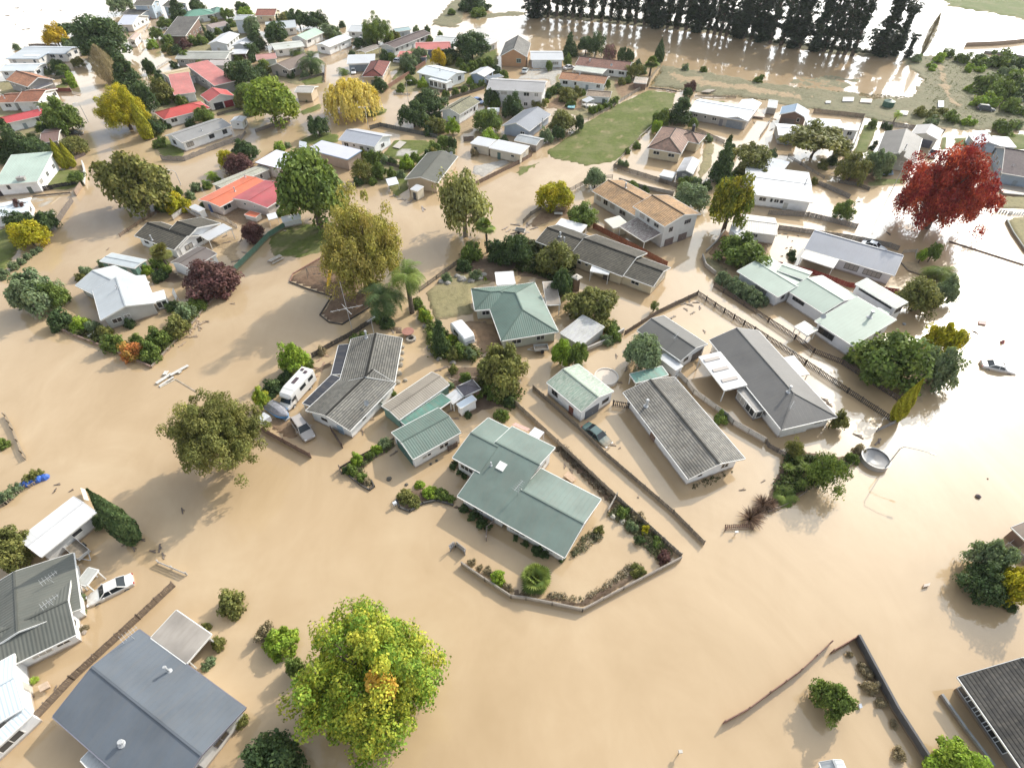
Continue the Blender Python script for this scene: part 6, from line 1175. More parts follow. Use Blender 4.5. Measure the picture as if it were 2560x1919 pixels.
# --- top left
T('A1','dense',None,440,'dk','great black green macrocarpa towering over the top left streets',base=(960,520),top=(890,125),var=0)
T('A1','conif',None,230,'dk','dark ragged conifer in front of the great macrocarpa',base=(1150,790),top=(985,400))
T('A1','bare',None,190,'gb','leafless grey feathery poplar beside the dark conifer',base=(965,725),top=(845,385))
T('A1','maple',None,440,'yg','big golden yellow street tree at the flooded crossroad',base=(1135,1118),top=(1010,710),var=1)
T('A1','cypress',None,110,'cy','golden green leaning cypress beside the golden street tree',base=(1285,1200),top=(1110,860))
T('A1','dense',None,190,'dk','dark evergreen tree right of the golden street tree',base=(1290,970),top=(1255,715))
T('A1','round',None,190,'ye','bright yellow tree at the edge of the far water',base=(510,390),top=(420,205))
T('A1','flat',None,270,'dk','flat topped dark tree above the dark brown hip roof',base=(650,330),top=(640,185))
T('A1','round',None,110,'dk','tall dark bushy tree by the bright flooded bend',base=(1310,640),top=(1280,505))
T('A1','round',None,190,'ol','olive brown tree left of the faded pink roof',base=(1440,890),top=(1390,650))
T('A1','dense',None,270,'dk','dark tree right of the tall faded pink roof',base=(2120,760),top=(2110,510))
T('A1','dense',(2130,820),190,'gr','green tree filling the gap behind the red garage',h=6)
T('A1','dense',(2075,870),110,'ol','bronze round tree beside the red garage',h=4.5)
T('A1','round',None,330,'gr','big green tree with yellow crown left of the crossroad',base=(600,1150),top=(510,825))
T('A1','round',None,180,'dk','dark tree on the right shoulder of the yellow crowned tree',base=(640,1130),top=(620,900))
T('A1','conif',None,230,'dk','dark conifer rising in front of the crimson roof',base=(215,1360),top=(165,1000))
T('A1','conif',None,220,'dk','darkest conifer at the left edge above the mint roof',base=(60,1380),top=(20,1140))
T('A1','dense',(300,1290),220,'dk','dark evergreen between the left conifers and the golden cypresses',h=5)
T('A1','cypress',None,85,'cy','left one of two small golden cypresses',base=(575,1455),top=(432,1208))
T('A1','cypress',None,75,'cy','right one of two small golden cypresses',base=(635,1442),top=(518,1228))
T('A1','dense',(630,1260),200,'ol','big dome shaped olive bush tree by the black car',h=4)
T('A1','flat',(655,1515),140,'gr','little flat topped tree on the left lawn',h=2.8)
T('A1','palm',None,130,'gr','green palm by the brick brown roof',base=(405,960),top=(395,830))
T('A1','round',None,220,'gg','grey brown tree at the top left of the blue house',base=(1060,115),top=(1020,-60))
T('A1','conif',None,170,'dk','tall dark conifer right of the blue two storey house',base=(1570,195),top=(1530,-50))
T('A1','round',(1345,290),110,'gr','dark green tree by the street bend',h=4)
T('A1','round',(1450,345),110,'gr','green tree in front of the dark grey shingle shed',h=3.5)
T('A1','round',(1580,380),120,'pu','reddish tree beside the dark grey shingle shed',h=3.5)
T('A1','round',(1420,200),130,'gr','light green tree above the dark grey shingle shed',h=4)
T('A1','round',(2110,110),130,'br','light green tree at the top right of the jade roof',h=4)
T('A1','dense',(2090,70),120,'dk','dark tree behind the light green tree near the jade roof',h=5)
T('A1','dense',(2170,220),130,'gg','dark grey tree beside the narrow white block',h=6)
T('A1','round',(1960,120),110,'gr','green tree between jade roof and mauve roof',h=4)
T('A1','round',(1625,220),90,'gr','small tree below the pillared green roof house',h=3)
T('A1','dense',(2170,430),110,'dk','dark tree right of the arched doorway house',h=4)
T('A1','round',(1605,490),120,'gr','green tree in front of the long low grey iron roof',h=4)
T('A1','round',(1720,580),110,'gr','green tree between the sand roof and the pink roof',h=4)
T('A1','round',(1370,700),120,'dk','dark tree left of the olive brown tree',h=4.5)
T('A1','round',(1760,1000),180,'gr','leafy tree in front of the salmon hip roof',h=4)
T('A1','round',(1330,1090),170,'dk','dark tree left of the salmon hip roof',h=4)
T('A1','dense',(2055,1420),230,'pu','bronze purple dome tree by the corner hedge',h=4.5,var=1)
T('A1','dense',(1955,1385),140,'yg','bright yellow green dome tree by the corner hedge',h=4.5)
T('A1','dense',(2110,1295),210,'dk','dark dome tree behind the corner hedge',h=4.5)
T('A1','round',(490,570),130,'dk','dark tree before the white gable end',h=4)
T('A1','dense',(540,600),110,'gr','rounded shrub tree right of the white gable end',h=3)
T('A1','dense',(665,535),95,'ol','rounded bronze bush in the flooded crossroad',h=3)
T('A1','round',(640,370),110,'dk','dark tree below the dark brown hip roof',h=3.5)
T('A1','round',(1690,50),130,'dk','dark tree at the top edge right of the tall conifer',h=5)
# --- top right
T('A3','conif',None,130,'dk','pointed dark conifer behind the white garage house',base=(500,480),top=(488,280))
T('A3','cypress',None,85,'dk','slim dark cypress at the end of the paddock fence',base=(1262,545),top=(1268,335))
T('A3','dense',None,150,'dk','dark tree by the reflecting water behind the dark reddish roof',base=(635,470),top=(630,315))
T('A3','airy',None,180,'dk','open branched dark tree standing out against the water',base=(715,495),top=(735,270))
T('A3','dense',(845,455),120,'pk','purple flowering tree behind the dark reddish roof',h=4.5)
T('A3','round',(945,475),90,'dk','dark tree right of the purple flowering tree',h=4.5)
T('A3','dense',(1015,480),85,'dk','round dark tree nearest the slim cypress',h=4)
T('A3','fan',None,140,'gr','tall cabbage tree at the end of the dark reddish roof',base=(1185,660),top=(1190,470))
T('A3','round',(1060,615),145,'ol','olive tree below the cabbage tree',h=4.5)
T('A3','dense',(482,520),70,'gr','small round tree beside the white garage house',h=4)
T('A3','dense',(322,570),60,'gr','small clipped tree on the white garage forecourt',h=3)
T('A3','conif',None,200,'dk','big dark pyramid conifer at the end of the grass strip',base=(1445,1055),top=(1442,800))
T('A3','dense',(1285,1015),140,'gr','leafy green tree left of the pyramid conifer',h=4.5)
T('A3','dense',(1255,1100),95,'br','bright green shrub tree by the broken white fence',h=3.5)
T('A3','dense',(435,1055),215,'ol','large olive round tree beside the grass strip',h=5.5)
T('A3','round',(295,1165),120,'gg','pale green tree next to the weathered board shed',h=4)
T('A3','dense',(580,1065),85,'dk','small dark tree at the edge of the grass strip',h=4)
T('A3','round',(400,1150),110,'dk','dark low tree under the large olive round tree',h=3.5)
T('A3','conif',None,190,'dk','tall dark conifer right of the red brown hip roof',base=(1790,1565),top=(1830,1165))
T('A3','flat',(2080,1330),360,'ol','flat crowned olive tree behind the gold tipped conifer',h=6)
T('A3','dense',(825,735),50,'gr','small clipped tree at the orange tan roof gable',h=3)
T('A3','round',(30,900),110,'dk','dark tree in front of the two storey white wall',h=5)
T('A3','round',(480,810),190,'ol','loose olive tree below the orange tan roof house',h=3.5)
T('A3','round',(230,890),130,'ol','shrubby tree by the corner of the two storey white house',h=3)
T('A3','dense',(1545,745),100,'pu','brown thorny tree on the mud bank corner',h=3)
T('A3','dense',(1520,800),80,'dk','dark shrub tree below the brown thorny tree',h=2.5)
T('A3','dense',(1570,1070),80,'gr','small green tree in front of the bright white L roof',h=3)
T('A4','flat',(440,1180),570,'ol','wide umbrella shaped tree over the white parapet roof',h=7,var=0)
T('A4','round',(740,1450),270,'ol','brown olive tree beside the umbrella tree',h=6.5)
T('A4','round',(955,1410),220,'gg','grey green tree before the ribbed gable house',h=6)
T('A4','palm',None,90,'br','small palm at the edge of the mud bank',base=(1070,1070),top=(1085,920))
T('A4','dense',(905,1070),65,'gr','little round tree on the grass beside the timber fence',h=2.5)
# --- the shelter belt
pn = 'tall dark pine in the dense shelter belt row along the far flooded bank'
px = [(205,150,170,26),(310,152,110,27),(385,150,90,25),(460,158,120,26),(525,160,90,27),(590,165,140,25),(690,178,100,26),(772,188,90,27),(848,190,80,26),(915,200,140,25),(1000,208,110,27),(1062,214,90,25),(1140,222,100,26),(1182,226,90,27),(1240,236,150,25),(1340,246,120,26),(1408,252,90,27),(1432,256,100,25),(1500,262,90,27),(1590,276,170,25),(1622,280,90,26),(1690,290,100,26),(1745,298,90,27),(1795,306,110,25),(1850,314,90,26),(1950,328,170,25),(2000,336,110,26),(2060,348,110,26),(2140,362,160,25),(2225,380,120,27),(2320,395,110,26),(2420,412,170,25),(2475,420,120,26),(2610,440,150,26),(2690,450,110,27),(2750,458,120,25),(2815,468,110,26),(2870,472,120,25),(2935,482,120,26)]
for i,(x,y,w,h) in enumerate(px):
    T('A3','ivy' if w >= 150 else 'pine',None,w * (1.15 if w >= 150 else 1.0),'pn',pn,base=(x,y),h=h * 0.9,group='tall pines of the shelter belt row')
T('A4','ivy',None,210,'pn','stout ivy clad pine apart from the shelter belt',base=(960,480),h=24)
T('A4','ivy',None,110,'pn','slimmer ivy clad trunk right of the stout ivy clad pine',base=(1085,488),h=17)
T('A4','ivy',None,60,'pn','short ivy covered stump trunk by the water',base=(1195,500),h=8)
T('A4','bare',None,70,'gb','leaning leafless dead tree beside the ivy covered stump',base=(1325,478),h=13)
T('A2','round',(1870,20),260,'dk','dark thicket tree on the spit at the top',h=6)
T('A2','dense',(1920,105),150,'gr','green bush tree on the far spit',h=3)
T('A2','dense',(1690,105),70,'gr','small bush at the tip of the far spit',h=2.5)
# ============================================================ SHRUBS
B('D1',[(1322,705,165)],'ol','round olive shrub standing alone in the open water')
B('D2',[(145,930,190)],'br','yellow green clipped dome shrub left of the lime tree',kind='ball',hs=0.75)
B('D2',[(55,870,115)],'gb','silt coated brownish shrub beside the yellow green dome',kind='rag')
B('D2',[(1397,560,95)],'br','bright green clipped ball shrub behind the front garden wall',kind='ball')
B('D1',[(445,680,70,'gg'),(465,770,50,'gr'),(440,640,45,'gr'),(485,850,40,'gb'),(455,870,40,'gb')],'gg','low shrub against the end wall of the olive roofed house',group='shrubs along the olive roofed house')
B('D1',[(195,1150,55)],'br','small bright green fern poking out of the water',kind='palm',name='fern',cat='fern')
B('D1',[(1190,840,50),(1255,935,80),(1385,1385,80)],'ol','scrubby bush at the edge of the flat carport and slate roof',group='scrub round the slate blue house')
B('D1',[(1210,1040,60),(1180,1075,50)],'gg','thin hedge bush below the flat timber carport',group='hedge below the timber carport')
B('D4',[(1395,720,70)],'dk','dark low bush under the golden clipped tree')
B('D4',[(555,1080,70),(590,1120,60),(600,1190,85),(560,1190,55),(655,1280,65),(730,1400,50),(760,1580,80),(475,1000,45)],'gb','mud grey drooping plant along the charcoal wall',kind='rag',group='plants along the charcoal yard wall')
B('C3',[(1810,830,135)],'gr','spiky green shrub beside the white panel fence',kind='rag')
B('B4',[(210,800,75,'dk'),(215,850,65,'dk')],'gr','dark narrow garden bush before the cream verandah',group='bushes before the cream verandah')
B('B3',[(1830,1010,130),(1900,1060,140),(1970,1110,150),(2040,1150,150),(2110,1190,150),(2160,1210,110)],'gg','grey green coprosma hedge plant along the picket fence',kind='ball',group='grey green hedge along the picket fence')
B('C4',[(40,1560,170),(-70,1640,170,'fl','dark red flax clump nearest the tilted timber edging')],'fl','dark red flax clump under the cabbage trees',kind='flax',name='flax',cat='flax',hs=1.2)
B('C4',[(190,1250,120),(330,1250,130),(310,1400,120),(280,1180,90)],'gr','spiky headed cabbage tree on the flooded corner',kind='flax',group='cabbage trees on the flooded corner',name='cabbage_tree',cat='tree',z=1.2)
B('C4',[(165,1480,250)],'gr','large glossy green palm clump beside the red flax',kind='palm',name='palm_shrub')
B('C4',[(730,1190,110,'gr'),(640,1250,110,'gr'),(800,1110,110,'gb')],'gr','low bush along the timber edge by the round pool',group='bushes beside the metal pool')
B('C4',[(720,335,110)],'gr','small green bush beside the celadon roof corner')
B('B1',[(500,1370,195,'dk','dark green shrub under the large grey green tree'),(680,1410,160,'br','bright green shrub at the front of the silver house garden'),(790,1425,130,'gg','grey green shrub beside the bright front shrub'),(900,1475,130,'ol','olive shrub below the front gable window'),(970,1570,190,'gr','leafy shrub on the brown front wall'),(1120,1640,200,'or','orange tinted autumn shrub at the front corner'),(1290,1650,190,'gr','green shrub right of the orange shrub'),(1360,1530,200,'gr','dark mounded shrub behind the orange shrub'),(1510,1430,215,'ol','rounded olive shrub on the right garden edge'),(1600,1300,180,'gg','grey green shrub between the olive shrub and the purple tree'),(1700,1240,150,'gr','green shrub just below the purple tree'),(1480,1260,115,'dk','small dark shrub beside the conservatory'),(1110,1405,100,'dk','small dark shrub against the gable wall'),(1170,1540,110,'gr','low light shrub behind the orange shrub')],'gr','garden shrub',kind='bush')
B('B1',[(1260,945,100,'br','light green shrub beside the flat blue grey roof'),(1360,880,130,'gr','green shrub under the cabbage palm'),(1370,1000,120,'dk','dark shrub below the cabbage palm'),(1420,940,110,'gr','leafy shrub right of the cabbage palm trunk'),(730,950,110,'gg','thin shrub behind the silver house'),(690,1010,80,'ol','small bush by the silver house corner post'),(885,885,80,'gg','little shrub by the flat blue grey roof')],'gr','shrub')
B('B1',[(30,970,80),(110,912,85),(178,872,70),(232,830,66),(20,1010,60),(285,795,60),(330,770,55)],'gg','small round shrub in the row along the left verge',kind='ball',group='row of verge shrubs')
B('B1',[(1420,360,190,'gr'),(1530,370,190,'yg'),(1370,390,90,'gr')],'gr','mounded hedge bush by the street tree',group='mounded hedge by the street tree')
B('B1',[(1690,230,90,'gg'),(1640,300,90,'gg'),(1780,210,90,'gr'),(1760,380,90,'dk'),(1880,170,60,'gr'),(1940,445,50,'gr')],'gr','straggly shrub along the lane side of the red roofed house',group='shrubs by the red roofed house')
B('B2',[(210,450,80,'gr'),(300,410,90,'gr')],'gr','bush against the pink wall of the red roofed house',group='bushes on the pink wall')
B('B2',[(1860,785,200,'gr','spreading green shrub on the reserve fence corner'),(1790,910,130,'dk','dark round shrub inside the reserve fence'),(1645,1010,95,'gg','small round shrub beside the picket fence'),(2110,790,230,'dk','large dark shrub beside the dark soil yard'),(1890,990,110,'gg','shrub on the stone ringed bed'),(1455,1340,130,'lm','yellow green mound shrub by the narrow channel'),(1440,1290,80,'gr','green bush above the yellow green mound'),(1980,1030,40,'lm','tiny lime bush on the dry yard'),(1505,1445,55,'gr','small bush beside the little conifer')],'gr','shrub')
B('B2',[(860,1560,130,'gr'),(920,1510,90,'gr')],'gr','creeper bush on the far eave of the grey shingle house',group='creepers on the grey shingle house')
B('B2',[(1060,1350,130,'gr','fern like bush under the big feather palm'),(1130,1400,140,'dk','dark bush under the big feather palm'),(1390,1230,110,'gr','bush at the foot of the taller palm')],'gr','bush')
B('C2',[(130,570,170,'dk','dark dense shrub left of the camper van'),(250,490,150,'dk','dark shrub behind the camper van'),(440,360,110,'gr','small shrub right of the fresh green tree'),(560,260,90,'gb','twiggy bare bush by the dark fence')],'gr','shrub')
B('C2',[(1520,140,110,'gr'),(1600,170,110,'gr'),(1690,170,110,'lm'),(1640,230,120,'gr'),(1760,250,140,'gr'),(1700,300,120,'ol'),(1850,290,120,'gg'),(1530,60,70,'gr')],'gr','leafy bush in the thicket beside the white caravan',group='thicket beside the white caravan')
B('C2',[(1810,490,110,'gr','green bush by the dark garden hut'),(1910,630,110,'gr','fern bush right of the dark garden hut'),(2060,590,200,'gr','bright bush below the dark olive tree'),(1700,420,90,'ol','straw coloured bush behind the taupe shed'),(1680,560,70,'gg','small grey bush at the taupe shed corner'),(1185,630,60,'gr','little bush at the corner of the shingle house'),(1830,810,70,'dk','dark bush below the small white shed'),(2120,810,130,'gr','bush at the end of the parallel garden wall'),(2190,700,110,'dk','dark bush beside the parallel garden wall')],'gr','bush')
B('C2',[(870,1200,120,'br','yellow green fern on the long garden bed'),(1040,1110,100,'br','light green bush on the long garden bed'),(820,1290,110,'gr','green bush at the tip of the long garden bed'),(910,1350,95,'gr','rounded bush near the garden bed point'),(980,1160,90,'gr','leafy bush mid way along the garden bed'),(1100,1060,110,'gg','grey bush by the green garage door'),(780,1290,80,'dk','dark bush against the end of the garden bed fence'),(960,1385,70,'gb','dead grey bush at the garden bed point')],'gr','bush')
B('C2',[(1290,1510,150,'ol','mown mound of mossy plant at the bed end'),(1410,1420,90,'br','spiky yellow fern on the curved bed'),(1500,1485,130,'br','light leaved shrub on the curved bed'),(1600,1500,130,'gr','green leaved shrub nearer the sage house'),(1680,1540,90,'gr','green shrub at the house end of the curved bed'),(1355,1560,130,'ol','olive mound plant on the round bed end')],'yg','shrub',kind='ball',hs=0.7)
B('C2',[(1700,1260,70),(1760,1300,70),(1800,1340,60),(1720,1220,60)],'dk','dark low plant under the sage house side window',kind='rag',group='plants under the sage house side window')
B('C3',[(870,60,140,'gr'),(890,130,120,'gr'),(820,170,110,'gg'),(780,30,110,'dk')],'gr','leafy bush on the curved white wall',group='bushes on the curved white wall')
B('D3',[(640,180,85,'gr','bright leafy bush at the top of the garden bed'),(725,205,75,'gb','straw coloured spiky yucca on the fence bed'),(505,285,60,'ol','round little bush below the sage roof gable'),(770,290,70,'yg','gold green bush mid way along the fence bed'),(840,350,75,'gr','green bush towards the fence corner'),(885,435,85,'pu','red flowering bush in the garden corner'),(690,260,70,'gg','grey bush below the yucca'),(740,340,70,'dk','dark green bush beside the fence bed water edge'),(730,520,90,'ol','brown green bush at the end of the front bed')],'gr','bush',kind='rag')
B('D3',[(1390,190,165,'fl','left dark red flax beside the tilted edging'),(1460,110,140,'fl','upper dark red flax beside the tilted edging')],'pu','flax',kind='flax',name='flax',cat='flax',hs=1.2)
B('D3',[(75,365,50),(150,400,70),(185,425,60),(290,450,45),(20,330,45)],'dk','dark garden plant under the sage house front eave',kind='rag',group='plants under the sage house front eave')
B('D2',[(1340,520,60),(1450,610,60),(1240,470,50),(1290,500,45)],'gb','dry straw plant behind the front garden wall',kind='rag',group='dry plants behind the front garden wall')
B('D2',[(1200,160,60),(1250,200,70),(1300,240,70),(1340,260,60)],'dk','dark shrub along the sage house front wall',kind='rag',group='dark shrubs along the sage house front wall')
B('A2',[(195,1265,100,'br','round bright shrub by the brown road water'),(270,1250,60,'gg','small grey shrub right of the bright round shrub'),(995,1350,150,'gr','wide hedge shrub below the white weatherboard house'),(1300,1405,140,'br','light green hedge shrub beside the concrete pad'),(1440,1390,110,'gr','hedge shrub left of the dark olive gable'),(1540,1270,130,'gr','hedge shrub along the far side of the dark olive gable'),(1340,690,100,'gr','garden shrub by the lamp post'),(1440,720,100,'br','light shrub in front of the glass conservatory'),(1850,695,70,'br','light bush beside the blue garage'),(2010,1180,150,'br','flowering hedge behind the cream garages'),(1885,1310,80,'gb','dry shrub at the cream garage corner'),(2160,1345,70,'dk','dark shrub before the cream garages'),(440,860,40,'dk','tiny clipped shrub by the beige block garage')],'gr','shrub')
B('A2',[(1800,590,90),(1870,570,95),(1940,545,95),(2010,530,90)],'gr','hedge plant in the clipped row above the blue garage',kind='ball',group='clipped hedge above the blue garage')
B('A2',[(1640,810,70),(1720,790,70),(1800,770,70),(1880,750,70),(1950,720,70),(1250,750,70),(1240,780,60)],'gr','low hedge plant along the muddy driveway',kind='ball',group='low hedge along the muddy driveway')
B('A1',[(590,640,60),(600,670,65),(615,700,65),(630,730,65)],'br','hedge plant in the short clipped hedge at the crossroad',kind='ball',group='short clipped hedge at the crossroad')
B('A1',[(1310,380,90,'br','light green bush by the street bend'),(1660,350,100,'gr','bush right of the reddish tree'),(1740,340,100,'gr','bush left of the bright white roof'),(1810,310,90,'dk','dark bush behind the bright white roof'),(1520,430,90,'dk','dark bush above the bright bend water'),(1440,1080,70,'dk','dark bush at the salmon hip roof corner'),(1370,1230,110,'gr','green bush beside the grey bungalow'),(720,1240,60,'dk','dark bush beside the olive dome'),(140,405,60,'gg','lone bush in the far left water'),(380,740,50,'gr','small bush by the dark red wall'),(1895,1150,60,'pu','red leaved bush by the grey bungalow wall'),(830,440,60,'gg','pale bush under the macrocarpa'),(1560,870,110,'gr','bush in front of the left pink roof'),(1960,490,60,'gr','bush at the end of the grey iron roof')],'gr','bush')
B('A3',[(620,800,60),(870,880,80),(820,900,85),(760,930,85),(700,950,85),(900,860,60)],'gr','grassy hedge plant along the paddock rails',kind='rag',group='hedge along the paddock rails')
B('A3',[(1000,1300,60,'gr'),(1080,1250,75,'gr'),(940,1400,70,'gg'),(985,1415,60,'gg')],'gr','scrubby plant inside the slatted fence',group='plants inside the slatted fence')
B('A3',[(1655,600,60,'gr','lone round bush on the mud flat'),(1500,580,70,'gg','flat bush at the water edge of the mud flat'),(2130,680,80,'gr','bush at the right end of the mud flat'),(520,895,70,'gr','bush in the cluttered garden'),(300,870,40,'lm','lime bush beside the two storey white house')],'gr','bush')
B('A4',[(1690,495,140,'gr'),(1560,460,110,'gr'),(1480,495,130,'br'),(1900,510,190,'gr'),(2060,520,210,'gr'),(2180,560,170,'dk'),(1740,590,100,'br'),(1840,590,100,'br'),(1950,720,260,'gr'),(2100,700,260,'gr'),(2010,790,240,'gr'),(2160,800,200,'dk'),(1860,860,180,'br'),(1940,880,130,'br'),(2090,900,190,'gr'),(2190,940,150,'gr'),(2060,610,130,'gg'),(1740,760,80,'br')],'gr','wild scrub bush on the right hand mud bank',kind='rag',group='scrub bushes on the right mud bank',hs=0.8)
B('A4',[(1330,970,130,'ol'),(1430,970,120,'ol'),(1410,1040,120,'gg'),(1500,960,90,'ol'),(1600,1010,150,'gr'),(1730,1040,130,'br'),(2050,1080,190,'gr'),(2150,1080,110,'gg'),(1280,500,110,'gg'),(1420,560,80,'br'),(1420,600,60,'br')],'gr','rank weedy bush between the fences and the mud bank',kind='rag',group='weedy bushes on the mud bank edge',hs=0.8)
B('A4',[(900,1270,50),(930,1230,40),(1010,1080,60),(1050,1100,60),(690,1290,60)],'dk','dark bush along the side of the ribbed gable house',group='bushes by the ribbed gable house')
B('C1',[(15,1060,110)],'gr','clipped round bush at the left edge',kind='ball')
B('C1',[(290,1340,110),(240,1370,100),(340,1320,70)],'ol','leafy bush on the short left garden strip',group='bushes on the short left garden strip')
B('C1',[(60,1500,120),(10,1530,110),(120,1460,100),(170,1430,80)],'gg','grey bush along the narrow left garden strip',kind='rag',group='bushes on the narrow left garden strip')
# planting nobody could count
bed('D3',[(30,640),(230,680),(400,700),(640,570),(760,500),(690,470),(560,590),(400,680),(200,650)],((0.16,0.15,0.09),(0.40,0.33,0.24)),'low silvery and pink flowering plants along the inside of the front garden wall',10,0.26,0.45)
bed('D3',[(560,200),(620,140),(760,260),(920,420),(860,470),(720,340),(640,260)],((0.07,0.10,0.04),(0.20,0.19,0.10)),'mixed low garden plants in the bed along the parallel wall',10,0.28,0.5)
bed('D3',[(330,430),(400,330),(480,280),(530,300),(500,350),(420,400),(370,440)],((0.08,0.10,0.05),(0.26,0.24,0.15)),'low straggling plants below the sage roof gable',8,0.26,0.35)
bed('C3',[(370,1110),(440,1080),(880,1520),(860,1580),(760,1500)],((0.10,0.085,0.06),(0.24,0.20,0.15)),'muddied border plants along the parallel garden wall',8,0.27,0.35)
bed('C2',[(770,1290),(900,1190),(1180,1050),(1200,1100),(1020,1190),(940,1270),(940,1330),(1000,1430),(900,1390),(810,1330)],((0.05,0.08,0.03),(0.15,0.17,0.07)),'low mixed plants along the hooked garden bed',8,0.28,0.4)
bed('B3',[(20,690),(200,720),(540,900),(530,1130),(430,1180),(300,1030),(40,960)],((0.035,0.06,0.02),(0.10,0.12,0.04)),'undergrowth below the trees left of the cream house',4,0.5,1.4)
bed('A3',[(1300,570),(1700,640),(2211,730),(2900,800),(3500,840),(3560,1080),(2900,1000),(2211,870),(1800,830),(1300,760),(1190,740)],((0.16,0.155,0.085),(0.25,0.235,0.14)),'flattened silty grass tussocks across the mud bank',3.0,0.2,0.12,'tussock_grass')
bed('A4',[(1350,500),(2211,520),(2300,1100),(1500,1080),(1350,850)],((0.11,0.14,0.045),(0.20,0.21,0.09)),'rank green grass over the right hand mud bank',2.6,0.24,0.2,'rank_grass')
bed('A3',[(140,130),(600,160),(1200,215),(1700,270),(2211,375),(2900,455),(3300,490),(3300,470),(2900,435),(2211,355),(1700,250),(1200,196),(600,142),(150,115)],((0.03,0.045,0.02),(0.07,0.085,0.035)),'dark undergrowth along the foot of the shelter belt',2.2,0.6,1.2,'undergrowth')
bed('C4',[(40,1500),(160,1180),(560,1200),(640,1290),(420,1420),(200,1520)],((0.04,0.07,0.02),(0.11,0.14,0.04)),'undergrowth beneath the cabbage trees',4,0.45,1.1)
bed('C3',[(1540,1430),(1900,1290),(1930,1310),(1700,1420),(1560,1450)],((0.05,0.06,0.03),(0.12,0.13,0.06)),'drowned weeds along the end wall of the long white house',5,0.2,0.08)
B('A1',[(*[float(a) for a in s.split(',')],('gr','dk','ol','gr','gg','dk')[i * 7 % 6]) for i,s in enumerate('1230,960,110 1270,1040,100 1340,1140,90 1400,860,110 1460,790,90 1370,640,80 1290,600,80 1500,560,70 1870,900,60 1990,840,90 2150,950,110 1970,640,80 1400,1040,60 1640,1060,80 1580,880,90 560,700,60 400,620,60 520,640,70 350,1090,100 420,1110,110 480,1150,90 270,1190,90 90,1230,110 330,1360,120 240,1400,100 420,1330,110 470,1270,90 1650,260,70 1560,270,70 1730,240,70 1880,270,70 1960,250,80 1850,170,60 1990,200,80 1700,180,60 1990,470,60 2060,500,70 2180,500,80 1480,430,90 1430,410,80 600,400,90 680,400,80 560,360,80 770,400,100 850,480,90 740,440,80'.split())],'gr','dark garden bush packed between the far red and white roofs',group='dark garden bushes packed between the far red and white roofs')
B('A2',[(*[float(a) for a in s.split(',')],('gr','dk','ol','gr','gg','dk')[i * 7 % 6]) for i,s in enumerate('60,560,110 40,620,110 120,590,80 250,610,90 420,640,80 300,640,80 60,130,90 150,150,80 230,150,80 280,130,70 680,270,90 740,210,60 660,320,60 1140,330,80 1200,310,90 1010,330,90 960,360,80 1110,480,100 1170,490,80 830,470,70 1430,330,90 1500,350,80 1380,250,60 1480,250,60 1590,290,50 1690,470,110 1660,520,100 1760,540,90 1840,520,80 2080,600,80 2140,640,80 1330,590,110 1290,560,100 2070,880,120 2150,790,100 1550,1000,110 1600,1080,110 1490,1130,100 930,1330,90 1060,1350,100 1120,1380,90 1180,1390,80 1370,1350,90 1480,1330,90 1520,1310,100 1600,1310,80 1690,1300,70 2140,1200,80 2060,1180,90 880,1560,100 960,1540,90 1010,1560,80 1250,1500,80'.split())],'gr','garden bush packed among the roofs round the cul de sac',group='garden bushes packed among the roofs round the cul de sac')
B('A3',[(*[float(a) for a in s.split(',')],('gr','dk','ol','gr','gg','dk')[i * 7 % 6]) for i,s in enumerate('340,780,90 400,760,100 560,790,100 240,860,80 140,880,100 310,820,70 490,900,60 430,860,50 950,700,80 1000,690,70 1130,600,80 1090,540,60 1010,570,90 1380,1140,60 1330,1000,110 1540,1010,70 1700,1190,80 1900,1300,110 1960,1480,110 2050,1450,120 2150,1400,110 1490,1570,120 1590,1580,120 1680,1600,100 1050,1600,100 1150,1640,80'.split())],'gr','garden bush among the yards each side of the grass strip',group='garden bushes among the yards each side of the grass strip')
B('A4',[(*[float(a) for a in s.split(',')],('gr','dk','ol','gr','gg','dk')[i * 7 % 6]) for i,s in enumerate('620,1300,80 560,1380,100 480,1420,90 700,1380,80 40,1330,100 20,1400,100 880,1400,110 1020,1480,90 400,1560,70'.split())],'gr','bush among the yards below the right hand mud bank',group='bushes among the yards below the right hand mud bank')
bed('C2',[(1470,40),(1560,40),(1700,160),(1960,300),(1900,370),(1700,340),(1520,330)],((0.06,0.09,0.025),(0.17,0.19,0.05)),'tangled undergrowth through the thicket beside the white caravan',4,0.5,1.1)
bed('B1',[(470,1400),(620,1380),(900,1500),(1270,1700),(1400,1560),(1640,1330),(1760,1220),(1790,1260),(1500,1590),(1310,1770),(1100,1690),(620,1500)],((0.07,0.095,0.03),(0.19,0.19,0.07)),'low plants filling the corner garden border of the silver house',4,0.4,0.7)
bed('C2',[(1960,420),(2100,330),(2300,640),(2200,780),(2050,680),(1900,560)],((0.05,0.08,0.02),(0.15,0.17,0.045)),'undergrowth below the dark olive tree behind the lichen green garage',4,0.45,0.9)
